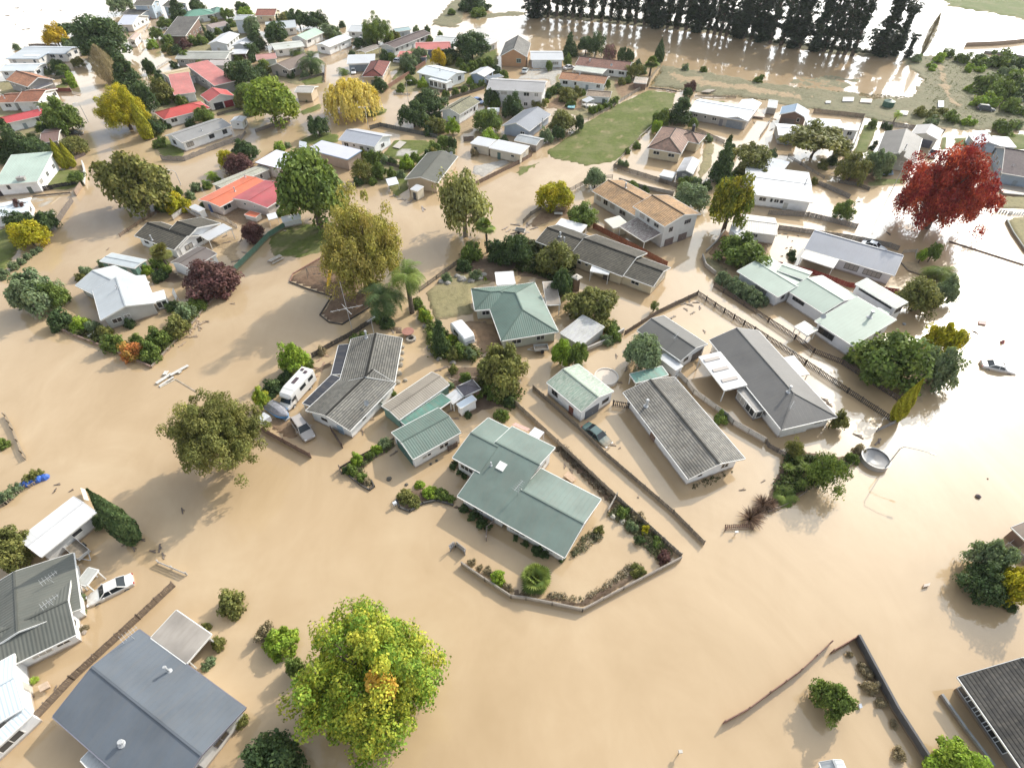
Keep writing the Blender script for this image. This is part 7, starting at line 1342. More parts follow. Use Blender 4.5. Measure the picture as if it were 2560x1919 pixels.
# ============================================================ FENCES AND WALLS
GB,DB,RB,GYW = (0.25,0.215,0.175),(0.10,0.085,0.075),(0.26,0.10,0.06),(0.42,0.39,0.35)
F('C3',[(180,590),(565,930),(800,1160),(1390,1668),(1655,1935)],0.8,'pale',GB,'long grey brown paling fence down the drowned driveway past the green car')
F('C3',[(0,705),(395,1072),(900,1545),(1455,2050)],1.0,'pale',(0.34,0.29,0.23),'tall grey timber fence along the sage house garden bed')
F('D2',[(1185,490),(1320,582),(1470,680),(1556,690,'D2'),(1706,720,'D2'),(1881,757,'D2'),(2116,632,'D2'),(2446,460,'D2')],0.75,'panel',(0.47,0.43,0.38),'angled pale timber panel wall round the front garden of the sage house',name='garden_wall',cat='wall')
F('D2',[(1122,410),(1150,385),(1205,430)],1.0,'sheet',(0.34,0.34,0.36),'loose grey corrugated sheets standing at the front wall corner',tilt=0.25)
F('D3',[(550,190),(603,95)],0.9,'panel',(0.62,0.60,0.56),'short pale gate panel between sage gable and garden fence',name='gate',cat='gate')
F('D2',[(1328,350),(1330,290),(1375,245)],1.0,'pale',(0.36,0.3,0.26),'short timber side fence at the sage house front wall')
F('C3',[(1290,375),(1400,450),(1505,560),(1560,640),(1850,850),(1900,905),(2175,1062)],1.1,'panel',(0.60,0.59,0.57),'white panelled fence between the lichen streaked house and charcoal house')
F('C3',[(2190,1060),(2211,1095),(2290,1140),(2400,1200)],0.8,'pale',(0.2,0.17,0.15),'dark broken fence behind the cabbage tree corner')
F('C3',[(870,735),(1010,760)],1.1,'picket',DB,'dark slatted gate between white garage and lichen streaked house',name='gate',cat='gate')
F('B3',[(1600,1165),(1830,1320),(2090,1480),(2531,1765),(2891,2010),(3261,2250)],1.0,'picket',DB,'long dark picket fence nearest the charcoal house')
F('B3',[(1740,1095),(2000,1260),(2211,1400),(2440,1548),(2600,1665),(2850,1765),(3330,2080)],1.0,'picket',(0.13,0.10,0.085),'long dark picket fence nearest the celadon house')
F('B3',[(1600,1165),(1250,1330),(970,1510)],0.9,'pale',(0.17,0.135,0.11),'brown board fence behind the charcoal roofed garage')
F('B3',[(700,588),(1060,775),(1335,925)],1.25,'pale',RB,'orange brown paling fence between the cream house and two storey house')
F('B4',[(0,470),(340,490),(762,592)],1.1,'pale',(0.27,0.245,0.22),'grey board fence along the front of the white flat roofed house')
F('B4',[(85,600),(680,682),(1040,752),(1118,782)],1.05,'pale',(0.29,0.26,0.23),'grey board fence behind the blue grey roof and the white car')
F('B4',[(-60,880),(380,985),(680,1095),(1110,1150)],1.0,'pale',(0.27,0.05,0.04),'dark red stained fence behind the celadon house')
F('A3',[(880,1452),(1150,1535),(1425,1622)],1.1,'slat',(0.10,0.085,0.07),'dark horizontal slat fence before the red brown hip house')
F('A3',[(500,1660),(640,1582),(650,1560),(865,1545)],1.0,'rail',(0.17,0.16,0.15),'dark post and rail fence left of the clipped corner tree')
F('A3',[(920,1572),(1150,1640),(1390,1690)],1.0,'panel',(0.34,0.34,0.34),'grey panel fence behind the orange roofed house')
F('B3',[(95,545),(160,480),(240,430),(450,405)],0.9,'picket',(0.2,0.17,0.13),'overgrown picket fence by the wrecked trailer')
F('B1',[(2010,990),(2211,795),(2330,670),(2600,500)],1.25,'sheet',(0.13,0.26,0.20),'green corrugated iron fence along the playground reserve')
F('B2',[(1410,1140),(1560,1030),(1780,870)],0.95,'picket',(0.20,0.17,0.14),'timber picket fence on the inland edge of the reserve')
F('C2',[(490,325),(660,225),(830,135),(1000,20)],1.0,'pale',DB,'dark paling fence between the reserve and grey shingle house')
F('C2',[(20,940),(250,1065),(478,1190)],1.1,'pale',(0.20,0.13,0.10),'dark brown board fence before the silver people carrier')
F('C2',[(655,960),(750,1105)],1.1,'pale',(0.14,0.10,0.085),'open dark brown gate at the grey shingle gable',name='gate',cat='gate')
F('C2',[(1660,1130),(1740,1090)],1.0,'pale',(0.16,0.13,0.12),'short dark gate between the green garage and sage house',name='gate',cat='gate')
F('C2',[(725,1290),(740,1330)],0.9,'picket',(0.2,0.16,0.13),'stub of picket fence at the tip of the hooked garden bed')
F('C2',[(730,1280),(900,1180),(1190,1030)],0.4,'rail',(0.2,0.16,0.13),'low border rail behind the hooked garden bed')
F('C2',[(1050,730),(1110,780)],1.3,'pale',(0.16,0.25,0.22),'green panel closing the gap by the taupe shed',name='gate',cat='gate')
F('D1',[(-30,1640),(430,1150),(810,800),(1010,612)],1.15,'pale',(0.24,0.185,0.14),'long dark brown paling fence beside the slate blue roof')
F('D1',[(915,475),(1080,545)],0.6,'rail',(0.55,0.53,0.5),'low pale railing standing alone in the water')
F('D4',[(500,915),(720,1330),(885,1590),(960,1720)],1.2,'wall',(0.10,0.10,0.105),'charcoal rendered wall round the bottom right yard',name='wall',cat='wall')
F('D4',[(495,918),(360,998)],1.1,'pale',(0.30,0.17,0.13),'brown gate panel at the tip of the charcoal wall',name='gate',cat='gate')
F('D4',[(352,945),(180,1105),(0,1235),(-120,1325),(-258,1400)],0.95,'pale',(0.30,0.18,0.14),'low reddish brown fence of the bottom right yard')
F('D4',[(990,1240),(1130,1440),(1290,1650)],0.5,'wall',(0.28,0.29,0.30),'low grey kerb wall before the dark tiled house',name='wall',cat='wall')
F('D4',[(1365,385),(1420,430),(1490,505)],0.9,'panel',(0.33,0.31,0.28),'grey brown fence behind the golden clipped tree')
F('D4',[(1365,380),(1480,290)],0.7,'rail',(0.7,0.68,0.66),'white rail by the brown board garage')
F('C1',[(45,830),(110,950),(190,1150),(225,1205)],0.7,'rail',(0.32,0.26,0.19),'leaning timber rail fence at the left edge of the water',tilt=0.3)
F('C1',[(260,1445),(410,1345)],0.5,'picket',(0.36,0.30,0.24),'low picket edging by the blue tarpaulin')
F('C1',[(-20,1630),(60,1590),(230,1440)],0.5,'picket',(0.3,0.26,0.2),'low picket edging along the narrow left garden strip')
F('A1',[(1400,1385),(1602,1390),(1800,1310),(2085,1205)],1.2,'wave',(0.30,0.27,0.25),'wave topped grey paling fence round the corner bungalow')
F('A1',[(2085,1205),(2125,1150)],0.8,'pale',(0.3,0.27,0.25),'short end return of the wave topped fence')
F('A1',[(1270,1215),(1395,1160)],0.7,'wall',(0.42,0.38,0.34),'low block wall below the golden leaning cypress',name='wall',cat='wall')
F('A1',[(722,1420),(742,1500),(735,1605)],1.0,'wall',(0.62,0.62,0.60),'white street wall beside the left lawn',name='wall',cat='wall')
F('B1',[(-20,315),(330,275),(665,218)],1.1,'pale',(0.045,0.042,0.045),'black stained fence below the left lawn')
F('B1',[(660,312),(712,235)],1.2,'wall',(0.30,0.22,0.17),'brick end wall at the street side of the black fence',name='wall',cat='wall')
F('B1',[(485,585),(560,470),(635,360)],1.2,'pale',(0.20,0.17,0.15),'dark grey street fence before the white verandah house')
F('B1',[(290,320),(610,290)],0.4,'rail',(0.26,0.22,0.18),'low wire rail beyond the black fence')
F('B1',[(1040,665),(1180,570),(1365,455)],0.7,'rail',(0.22,0.15,0.10),'brown rail fence by the dark brown ribbed roof')
F('B1',[(1500,520),(1605,445),(1740,520),(1760,490)],1.1,'panel',(0.48,0.47,0.45),'pale courtyard screen behind the dark brown ribbed roof')
F('B1',[(1830,480),(1960,530),(2050,590)],0.9,'picket',(0.55,0.5,0.45),'pale picket fence below the red roofed house yard')
F('B1',[(480,1445),(620,1510),(880,1610),(1100,1700),(1312,1795)],0.45,'wall',(0.24,0.16,0.13),'low brown retaining wall along the front of the corner garden',name='wall',cat='wall')
F('B1',[(1312,1795),(1480,1610),(1640,1450),(1780,1270),(1890,1160)],0.35,'wall',(0.30,0.25,0.21),'low debris lined wall on the right of the corner garden',name='wall',cat='wall')
F('B1',[(780,1545),(830,1510)],0.7,'rail',(0.7,0.68,0.65),'white garden gate frame on the front retaining wall',name='gate',cat='gate')
F('A2',[(985,1120),(1075,1092),(1250,1130),(1570,1195)],1.1,'pale',(0.11,0.115,0.11),'dark grey boundary fence behind the white weatherboard house')
F('A2',[(1110,795),(1200,730),(1330,650),(1465,560)],1.3,'wall',(0.25,0.13,0.09),'tall red brown driveway wall',name='wall',cat='wall')
F('A2',[(1900,1600),(2060,1520),(2300,1400),(2380,1350)],1.0,'pale',(0.24,0.17,0.13),'brown paling fence between cream garages and the flooded strip')
F('A2',[(2380,1345),(2376,1285)],1.0,'pale',(0.2,0.14,0.11),'short brown fence return by the weathered board shed')
F('A2',[(940,1380),(1100,1420),(1260,1460)],0.9,'pale',(0.13,0.11,0.095),'dark fence below the concrete pad lawn')
F('A2',[(1590,800),(1760,770),(1940,740)],0.8,'pale',(0.14,0.11,0.09),'dark fence in front of the glass conservatory')
F('A2',[(1570,895),(1750,840),(1970,770)],0.9,'pale',(0.14,0.12,0.10),'dark fence along the muddy driveway')
F('A2',[(380,700),(590,650)],0.8,'pale',(0.2,0.17,0.14),'short fence before the broad dark palm')
F('A2',[(595,710),(600,560)],1.0,'pale',(0.28,0.2,0.15),'brown fence along the lane by the broad dark palm')
F('A2',[(1190,815),(1330,822)],0.5,'picket',(0.65,0.62,0.58),'white picket edge by the cul de sac lamp post')
F('A2',[(1795,1220),(1880,1215)],1.2,'pale',(0.15,0.11,0.09),'dark gate panel at the top of the garage path',name='gate',cat='gate')
F('A2',[(0,1145),(150,1090),(290,1040)],0.9,'pale',(0.26,0.22,0.2),'grey fence under the green weeping willow')
F('A3',[(620,1050),(660,1040),(820,960),(940,880)],0.9,'rail',(0.30,0.25,0.2),'timber rail fence on the left of the grass strip')
F('A3',[(940,880),(1120,770),(1175,745)],0.9,'picket',(0.32,0.27,0.22),'paling fence leaning at the head of the grass strip',tilt=0.2)
F('A3',[(1175,750),(1200,680),(1280,575)],1.1,'pale',(0.36,0.30,0.22),'tan fence between the cabbage tree and the mud flat')
F('A3',[(1180,765),(1300,775),(1420,795)],0.4,'rail',(0.2,0.17,0.14),'flattened dark rail across the head of the grass strip')
F('A3',[(875,1440),(1000,1300),(1110,1190)],0.6,'rail',(0.34,0.29,0.23),'timber rail fence on the right of the grass strip')
F('A3',[(1110,1190),(1200,1110),(1380,950)],0.4,'panel',(0.60,0.55,0.5),'toppled pale fence panels on the right of the grass strip',tilt=0.5)
F('A3',[(1590,1130),(1700,1180),(1830,1240)],0.9,'slat',(0.22,0.18,0.15),'weathered slat fence below the white L shaped roof')
F('A3',[(1580,840),(1740,845),(1930,850)],0.6,'rail',(0.3,0.25,0.2),'ragged fence behind the white L shaped roof')
F('A3',[(2140,1190),(2211,1090),(2230,1040)],0.9,'panel',(0.56,0.5,0.44),'pale fence beside the blue metal roof garage')
F('A4',[(390,975),(600,995),(825,1020)],1.2,'pale',(0.33,0.27,0.21),'tan timber fence behind the long white parapet roof')
F('A4',[(825,1020),(770,1180),(712,1330)],1.0,'pale',(0.38,0.32,0.25),'tan timber fence running down the side of the umbrella tree yard')
F('A4',[(980,1075),(1240,1115),(1515,1150)],1.1,'pale',(0.27,0.24,0.22),'grey timber fence behind the ribbed gable house')
F('A4',[(170,1365),(330,1460),(480,1550)],0.8,'rail',(0.22,0.2,0.18),'dark ramp railing beside the silver blue lean-to')
F('B4',[(420,215),(560,275),(695,335)],1.0,'pale',(0.24,0.22,0.20),'bowed dark grey fence pushed over by the flood',tilt=0.35)
F('B4',[(610,200),(760,225),(870,265)],0.8,'pale',(0.22,0.2,0.17),'dark fence stub before the brown olive tree',tilt=0.15)
F('B4',[(1965,445),(2090,470),(2250,475)],0.7,'picket',(0.5,0.5,0.5),'pale picket fence at the right edge bank')
F('B4',[(2055,530),(2110,640),(2220,800)],0.5,'wall',(0.22,0.24,0.22),'curved kerb wall of the right edge garden',name='wall',cat='wall')
F('B4',[(1160,810),(1275,800),(1270,860)],0.8,'rail',(0.45,0.42,0.38),'wire fence beside the phoenix palm')
F('C4',[(935,962),(1115,880)],0.8,'pale',(0.3,0.29,0.29),'short grey fence at the foot of the golden green cypress')
F('C4',[(660,1300),(800,1190)],0.5,'pale',(0.28,0.23,0.19),'low timber edge beside the metal pool')
F('C4',[(0,1660),(170,1590),(330,1480)],0.4,'rail',(0.25,0.2,0.17),'low rail under the red flax clumps')
F('D3',[(1228,290),(1385,285)],0.6,'picket',(0.24,0.15,0.11),'tilted brown picket panel at the tip of the flax bed',tilt=0.5)
F('B3',[(1640,845),(1670,930),(1755,1000)],0.9,'wall',(0.34,0.32,0.29),'curved concrete retaining wall by the picket fence start',name='wall',cat='wall')
F('B3',[(1670,805),(1760,720),(1830,625)],0.7,'wall',(0.38,0.35,0.31),'leaning block wall beside the gold tipped conifer',name='wall',cat='wall')
F('B3',[(640,1655),(790,1590),(960,1490)],0.9,'wall',(0.52,0.50,0.47),'curved pale wall behind the bright yellow green tree',name='wall',cat='wall')
F('A1',[(445,795),(622,795)],1.1,'wall',(0.24,0.07,0.06),'dark red block wall at the flooded crossroad',name='wall',cat='wall')
F('A1',[(355,690),(450,690),(560,675)],0.9,'pale',(0.15,0.15,0.13),'dark fence before the white gable end')
F('A1',[(255,400),(330,395),(500,402)],0.7,'pale',(0.18,0.13,0.11),'dark fence behind the silver roofed house')
F('A1',[(1130,190),(1300,195),(1255,275)],0.5,'wall',(0.55,0.52,0.48),'pale low wall round the yard of the lilac roofed house',name='wall',cat='wall')
F('A1',[(1360,590),(1480,520)],0.5,'rail',(0.5,0.48,0.45),'pale rail along the bright flooded bend')
F('A1',[(400,1430),(560,1420),(740,1340)],0.8,'pale',(0.16,0.12,0.11),'dark fence at the foot of the golden cypresses')
F('A1',[(1880,1000),(2150,930)],0.8,'pale',(0.16,0.14,0.12),'dark hedge backed fence below the red garage')
F('A4',[(1700,400),(1960,390),(2130,375),(2300,350)],1.2,'wall',(0.33,0.25,0.19),'ruined brown wall standing in the far right water',name='wall',cat='wall')
F('A4',[(1860,465),(2040,480),(2260,520)],0.9,'wall',(0.30,0.30,0.29),'low grey wall stub below the ruined brown wall',name='wall',cat='wall')
# edging of the playground and beds
kerb('B2',[(295,1054),(318,990),(620,815)],0.16,0.3,(0.34,0.20,0.15),'reddish timber edging of the playground bark along the lawn')
kerb('B2',[(295,1056),(470,1125),(650,1180)],0.16,0.26,(0.09,0.075,0.065),'dark timber edging on the water side of the playground bark')
kerb('B2',[(650,1185),(553,1342),(632,1404),(745,1422),(1000,1265),(1060,1220)],0.16,0.24,(0.08,0.07,0.06),'dark timber edging round the swing bark pit')
kerb('C2',[(1215,1560),(1240,1620),(1330,1655),(1440,1585),(1560,1560),(1700,1600)],0.2,0.3,(0.09,0.085,0.08),'curved dark edging of the round ended bed')
kerb('C2',[(800,1345),(900,1425),(985,1470),(1025,1440),(1000,1390)],0.14,0.28,(0.1,0.09,0.08),'rounded brick edging at the point of the hooked bed')
kerb('B4',[(1130,870),(1210,960),(1400,1020)],0.14,0.25,(0.25,0.2,0.16),'timber edging of the phoenix palm bed')
PLANK('B4',(1560,702),(2211,908),0.35,(0.17,0.12,0.10),'long brown floating boom of logs in the white glare',name='log_boom',cat='log',th=0.3)
# ============================================================ VEHICLES
CAR('D1',(735,575),(520,680),'sedan',(0.74,0.74,0.73),'white saloon car up to its sills in water by the olive roofed house',z=-0.42,roll=0.03)
CAR('C2',(345,850),(470,1025),'wagon',(0.42,0.39,0.37),'silver beige people carrier parked in mud by the dark brown fence',z=-0.15)
CAR('C3',(640,905),(830,1050),'sedan',(0.018,0.075,0.075),'dark green saloon car nose down against the driveway fence',z=-0.45,pitch=-0.05)
CAR('C4',(1840,365),(2150,430),'sedan',(0.62,0.65,0.70),'silver saloon car with open bonnet alone in the white glare',z=-0.42,pitch=-0.02)
CAR('B4',(850,715),(985,760),'sedan',(0.74,0.76,0.78),'white car squeezed between the blue grey roof and grey fence',z=-0.3)
CAR('B1',(1120,380),(1290,310),'wagon',(0.03,0.04,0.05),'dark car stranded under the broad street tree',z=-0.45)
CAR('A1',(590,1160),(700,1145),'hatch',(0.025,0.03,0.032),'black car beside the olive dome bush',z=-0.2)
CAR('A2',(840,595),(842,640),'hatch',(0.74,0.74,0.74),'white car nose on before the double garage with grey doors',z=-0.15)
CAR('A2',(1885,862),(1960,885),'hatch',(0.10,0.22,0.50),'bright blue car behind the olive gable house',z=-0.1)
CAR('A2',(1215,527),(1255,530),'hatch',(0.62,0.66,0.74),'pale car half hidden beside the maroon hip roof',z=-0.1)
CAR('A3',(95,635),(130,585),'sedan',(0.55,0.60,0.60),'silver car on the muddy forecourt by the white garage house',z=-0.1)
CAR('A3',(455,592),(535,575),'sedan',(0.74,0.74,0.74),'white car at the end of the striped awning',z=-0.1)
CAR('A4',(1448,1285),(1400,1365),'van',(0.72,0.75,0.74),'white van parked before the cream garage by the maple',z=-0.1,name='van',cat='van')
CAR('A4',(1830,940),(1930,950),'wagon',(0.04,0.055,0.07),'dark four wheel drive stuck on the scrubby mud bank',z=0.05)
CAR('A1',(1292,152),(1335,148),'hatch',(0.5,0.05,0.06),'red car by the garage wing of the blue house',z=-0.1)
CAR('A2',(900,350),(930,325),'hatch',(0.66,0.68,0.72),'pale car in the boat yard behind the open brown carport',z=-0.1)
def motorhome(t,rear,front,label):
    a,b = G(t,rear,1.0),G(t,front,1.0); d = b - a; root = empty('motorhome',((a.x + b.x) / 2,(a.y + b.y) / 2,-0.25),math.atan2(d.y,d.x)); tag(root,label,'motorhome'); wp_ = carpaint((0.76,0.75,0.73))
    m = MB(); loft(m,[section(x,hw,0.5,zt,0.2) for x,hw,zt in ((-3.3,0.98,2.75),(-3.2,1.1,2.85),(1.3,1.1,2.85),(1.5,1.1,2.8))])
    loft(m,[section(x,hw,z0,z1,0.15) for x,hw,z0,z1 in ((1.4,1.08,1.85,2.8),(2.3,1.02,1.9,2.6),(2.65,0.85,2.0,2.35))])
    loft(m,[section(x,hw,0.35,zt,0.15) for x,hw,zt in ((1.4,0.98,1.9),(2.3,0.98,1.85),(2.85,0.95,1.2),(3.35,0.88,1.0),(3.5,0.75,0.75))]); m.build('body',wp_,root)
    m = MB(); m.face([(2.335,-0.82,1.83),(2.335,0.82,1.83),(2.87,0.84,1.22),(2.87,-0.84,1.22)]); m.build('windscreen',carglass(),root)
    for sg in (-1,1):
        for x0,w,z,h,nm in ((-2.7,1.1,1.75,0.6,'side_window'),(-0.9,1.3,1.75,0.6,'side_window'),(1.6,0.75,1.35,0.45,'cab_window')):
            m = MB(); m.obox((x0,sg * 1.085 - 0.02 if x0 < 1.5 else sg * 0.98 - 0.02,z),(w,0,0),(0,0.05,0),(0,0,h)); m.build(nm,carglass(),root)
        for x in (-1.7,2.4):
            m = MB(); m.tube([(x,sg * 0.78,0.36),(x,sg * 1.03,0.36)],[0.36,0.36],16); w_ = m.build('wheel',plain('tyre_rubber',(0.03,0.03,0.03),0.8),root)
            m = MB(); m.tube([(x,sg * 1.02,0.36),(x,sg * 1.05,0.36)],[0.2,0.2],12); m.build('rim',STEEL(),w_)
        m = MB(); m.box((3.42,sg * 0.6,0.72),(0.16,0.3,0.18)); m.build('headlight',plain('lamp_lens',(0.75,0.76,0.78),0.15,0.02),root)
    for x,y,w,h in ((-0.3,0.0,1.2,0.55),(-2.3,0.35,0.5,0.5),(-2.6,-0.4,0.45,0.45)):
        m = MB(); m.box((x,y,2.9),(w,h,0.12)); m.build('roof_hatch',plain('smoked_plastic',(0.10,0.07,0.08),0.3),root)
motorhome('C2',(440,505),(265,700),'white camper van motorhome parked between the shrubs and grey shingle house')
def caravan(t,a,b,label):
    a,b = G(t,a,1.5),G(t,b,1.5); d = b - a; root = empty('caravan',((a.x + b.x) / 2,(a.y + b.y) / 2,-0.1),math.atan2(d.y,d.x)); tag(root,label,'caravan')
    m = MB(); loft(m,[section(x,hw,z0,z1,0.25) for x,hw,z0,z1 in ((-2.6,0.85,0.9,1.7),(-2.45,1.05,0.55,2.2),(-1.9,1.1,0.45,2.5),(1.7,1.1,0.45,2.5),(2.3,1.05,0.55,2.15),(2.5,0.85,0.8,1.6))]); m.build('body',carpaint((0.78,0.77,0.78)),root)
    m = MB(); m.face([(2.34,-0.8,2.02),(2.34,0.8,2.02),(2.535,0.8,1.35),(2.535,-0.8,1.35)]); m.build('front_window',plain('tinted_glass',(0.28,0.26,0.40),0.1,0.03),root)
    for sg in (-1,1):
        m = MB(); m.obox((-1.0,sg * 1.085 - 0.02,1.45),(1.6,0,0),(0,0.05,0),(0,0,0.6)); m.build('side_window',carglass(),root)
        m = MB(); m.tube([(0,sg * 0.8,0.32),(0,sg * 1.02,0.32)],[0.32,0.32],14); m.build('wheel',plain('tyre_rubber',(0.03,0.03,0.03),0.8),root)
    m = MB(); m.bar((2.4,-0.5,0.5),(3.5,0,0.5),0.08); m.bar((2.4,0.5,0.5),(3.5,0,0.5),0.08); m.build('tow_bar',STEEL(),root)
caravan('B2',(1715,1405),(1855,1570),'white caravan parked on debris strewn earth beside the green hip roof')
def boat(t,a,b,label):
    a,b = G(t,a,0.9),G(t,b,0.9); d = b - a; root = empty('covered_boat',((a.x + b.x) / 2,(a.y + b.y) / 2,0),math.atan2(d.y,d.x)); tag(root,label,'boat'); L = d.length / 2
    h = MB(); loft(h,[section(x * L,hw,z0,z1,0.1) for x,hw,z0,z1 in ((-1,0.85,0.25,0.85),(0.2,0.9,0.25,0.85),(0.7,0.6,0.35,0.9),(1,0.12,0.6,0.98))]); h.build('hull',plain('blue_hull',(0.10,0.30,0.62),0.3,0.05),root)
    c = MB(); loft(c,[[(x * L,hw * math.cos(k * math.pi / 8),z0 + zt * math.sin(k * math.pi / 8) * (1 + 0.06 * (k % 2))) for k in range(9)] for x,hw,z0,zt in ((-1.02,0.86,0.75,0.35),(-0.5,0.93,0.75,0.75),(0.1,0.9,0.78,0.8),(0.6,0.66,0.82,0.35),(1.0,0.14,0.95,0.1))]); c.build('cover',plain('grey_tarpaulin',(0.26,0.26,0.29),0.5,0.25,2),root)
    m = MB(); m.box((0,0,0.2),(1.9 * L,0.9,0.1)); m.build('trailer_frame',STEEL(),root)
boat('C2',(110,715),(270,830),'boat on a trailer under a silver grey cover with blue hull showing')
def trailer(t,a,b,w,label):
    a,b = G(t,a,0.5),G(t,b,0.5); d = b - a; L = d.length; root = empty('trailer',a,math.atan2(d.y,d.x)); tag(root,label,'trailer'); z = 0.1
    m = MB(); m.obox((0,-w / 2,z),(L,0,0),(0,w,0),(0,0,0.05)); m.build('floor',TIMB((0.3,0.25,0.19)),root)
    for o,e in (((0,-w / 2,z),(L,0,0)),((0,w / 2 - 0.04,z),(L,0,0))):
        m = MB(); m.obox(o,e,(0,0.04,0),(0,0,0.45)); m.build('side',STEEL(),root)
    for x in (0,L - 0.04):
        m = MB(); m.obox((x,-w / 2 + 0.045,z),(0.04,0,0),(0,w - 0.09,0),(0,0,0.45)); m.build('tailgate',STEEL(),root)
    m = MB(); m.bar((L,0.4,z + 0.05),(L + 1.1,0,z + 0.05),0.07); m.bar((L,-0.4,z + 0.05),(L + 1.1,0,z + 0.05),0.07); m.build('tow_bar',STEEL(),root)
    for sg in (-1,1):
        m = MB(); m.tube([(L * 0.45,sg * (w / 2 + 0.02),0.05),(L * 0.45,sg * (w / 2 + 0.2),0.05)],[0.3,0.3],12); m.build('wheel',plain('tyre_rubber',(0.03,0.03,0.03),0.8),root)
trailer('C3',(310,245),(190,255),1.3,'caged garden trailer beside the green hip roof wall')
trailer('D1',(410,370),(495,440),1.4,'half sunk open trailer below the white carport')
trailer('B3',(30,610),(110,625),1.1,'wrecked trailer by the overgrown picket fence')
# ============================================================ STREET LAMPS,MASTS,PLAY GEAR
LAMP('C4',(1000,1290),(1155,1085),(1410,1150),'curved arm street lamp mirrored in the still bright water on the right')
LAMP('A1',(765,1055),(705,885),(645,890),'thin street lamp at the flooded crossroad')
LAMP('A2',(972,1110),(945,930),(900,925),'street lamp in front of the round grass island')
LAMP('A2',(1315,870),(1293,700),(1330,695),'street lamp at the end of the tall red brown driveway wall')
LAMP('B1',(1565,220),(1525,90),(1490,85),'street lamp beside the slim junipers')
LAMP('B4',(1050,300),(1160,70),(1200,90),'street lamp leaning out left of the crimson maple',h=8)
m = MB(); g = G('B2',(832,1470)); h_ = height_at('B2',(832,1470),(735,1050)); root = empty('aerial_mast',g); tag(root,'tall thin aerial mast with cross arms on the dark reserve fence','mast')
m.tube([(0,0,-1),(0,0,h_)],[0.05,0.03],6); m.build('pole',STEEL(),root)
for zz,l,a in ((h_ * 0.47,2.6,0.35),(h_ * 0.45,1.6,-0.9)):
    m = MB(); m.tube([(-math.cos(a) * l,-math.sin(a) * l,zz),(math.cos(a) * l,math.sin(a) * l,zz)],[0.03,0.03],5)
    for j in range(5): m.tube([(math.cos(a) * l * (j / 2.5 - 0.9) - 0.3,math.sin(a) * l * (j / 2.5 - 0.9) + 0.3,zz),(math.cos(a) * l * (j / 2.5 - 0.9) + 0.3,math.sin(a) * l * (j / 2.5 - 0.9) - 0.3,zz)],[0.015,0.015],4)
    m.build('cross_arm',plain('white_metal',(0.7,0.7,0.7),0.4),root)
a,b = G('B2',(645,935),1.7),G('B2',(625,1075),0.2); root = empty('playground_slide',G('B2',(650,1000))); tag(root,'yellow playground slide on the bark pit under the plane tree','slide'); o_ = root.location
d = (b - a); n = Vector((-d.y,d.x,0)).normalized(); a2,b2 = a - o_,b - o_
m = MB(); m.obox(a2 - n * 0.25,d,n * 0.5,(0,0,0.04)); m.obox(b2 - n * 0.25,Vector((d.x,d.y,0)).normalized() * 0.6,n * 0.5,(0,0,0.04)); m.build('chute',plain('yellow_plastic',(0.75,0.50,0.05),0.3,0.05),root)
for sg in (-1,1):
    m = MB(); m.obox(a2 + n * (0.25 * sg) - n * 0.03,d,n * 0.06,(0,0,0.2)); m.build('side_rail',plain('yellow_plastic',(0.75,0.50,0.05),0.3,0.05),root)
m = MB(); k = -Vector((d.x,d.y,0)).normalized()
for sg in (-1,1): m.bar(a2 + k * 0.1 + n * 0.25 * sg + Vector((0,0,0.5)),a2 + k * 0.8 + n * 0.25 * sg - Vector((0,0,1.8)),0.06)
for j in range(6): q = a2 + k * (0.2 + j * 0.1) - Vector((0,0,0.15 + j * 0.28)); m.bar(q - n * 0.25,q + n * 0.25,0.05)
m.build('ladder',plain('dark_steel',(0.15,0.15,0.14),0.5),root)
g1,g2 = G('B2',(455,1010)),G('B2',(605,1000)); root = empty('swing_frame',g1); tag(root,'dark metal swing frame on the larger bark pit','swing'); dd = g2 - g1; nn_ = Vector((-dd.y,dd.x,0)).normalized(); hh = 2.1
for e in (Vector((0,0,0)),dd):
    m = MB(); m.tube([e + nn_ * 0.8 - Vector((0,0,0.3)),e + Vector((0,0,hh))],[0.045,0.045],6); m.tube([e - nn_ * 0.8 - Vector((0,0,0.3)),e + Vector((0,0,hh))],[0.045,0.045],6); m.build('leg',plain('dark_steel',(0.15,0.15,0.14),0.5),root)
m = MB(); m.tube([Vector((0,0,hh)),dd + Vector((0,0,hh))],[0.045,0.045],6); m.build('cross_bar',plain('dark_steel',(0.15,0.15,0.14),0.5),root)
for f in (0.35,0.65):
    q = dd * f; u_ = dd.normalized() * 0.22; m = MB(); m.box(q + Vector((0,0,0.55)),(0.45,0.2,0.04),math.atan2(dd.y,dd.x)); m.tube([q - u_ + Vector((0,0,0.55)),q - u_ + Vector((0,0,hh))],[0.012,0.012],4); m.tube([q + u_ + Vector((0,0,0.55)),q + u_ + Vector((0,0,hh))],[0.012,0.012],4); m.build('swing_seat',plain('tyre_rubber',(0.03,0.03,0.03),0.8),root)
a,b = G('B2',(130,890)),G('B2',(215,845)); root = empty('picnic_table',(a + b) / 2,math.atan2((b - a).y,(b - a).x)); tag(root,'pale timber picnic table with benches on the flooded reserve','table'); L = (b - a).length * 1.15
m = MB()
for j in range(5): m.box((0,-0.36 + j * 0.18,0.55),(L,0.16,0.05))
m.build('table_top',TIMB((0.5,0.45,0.38)),root)
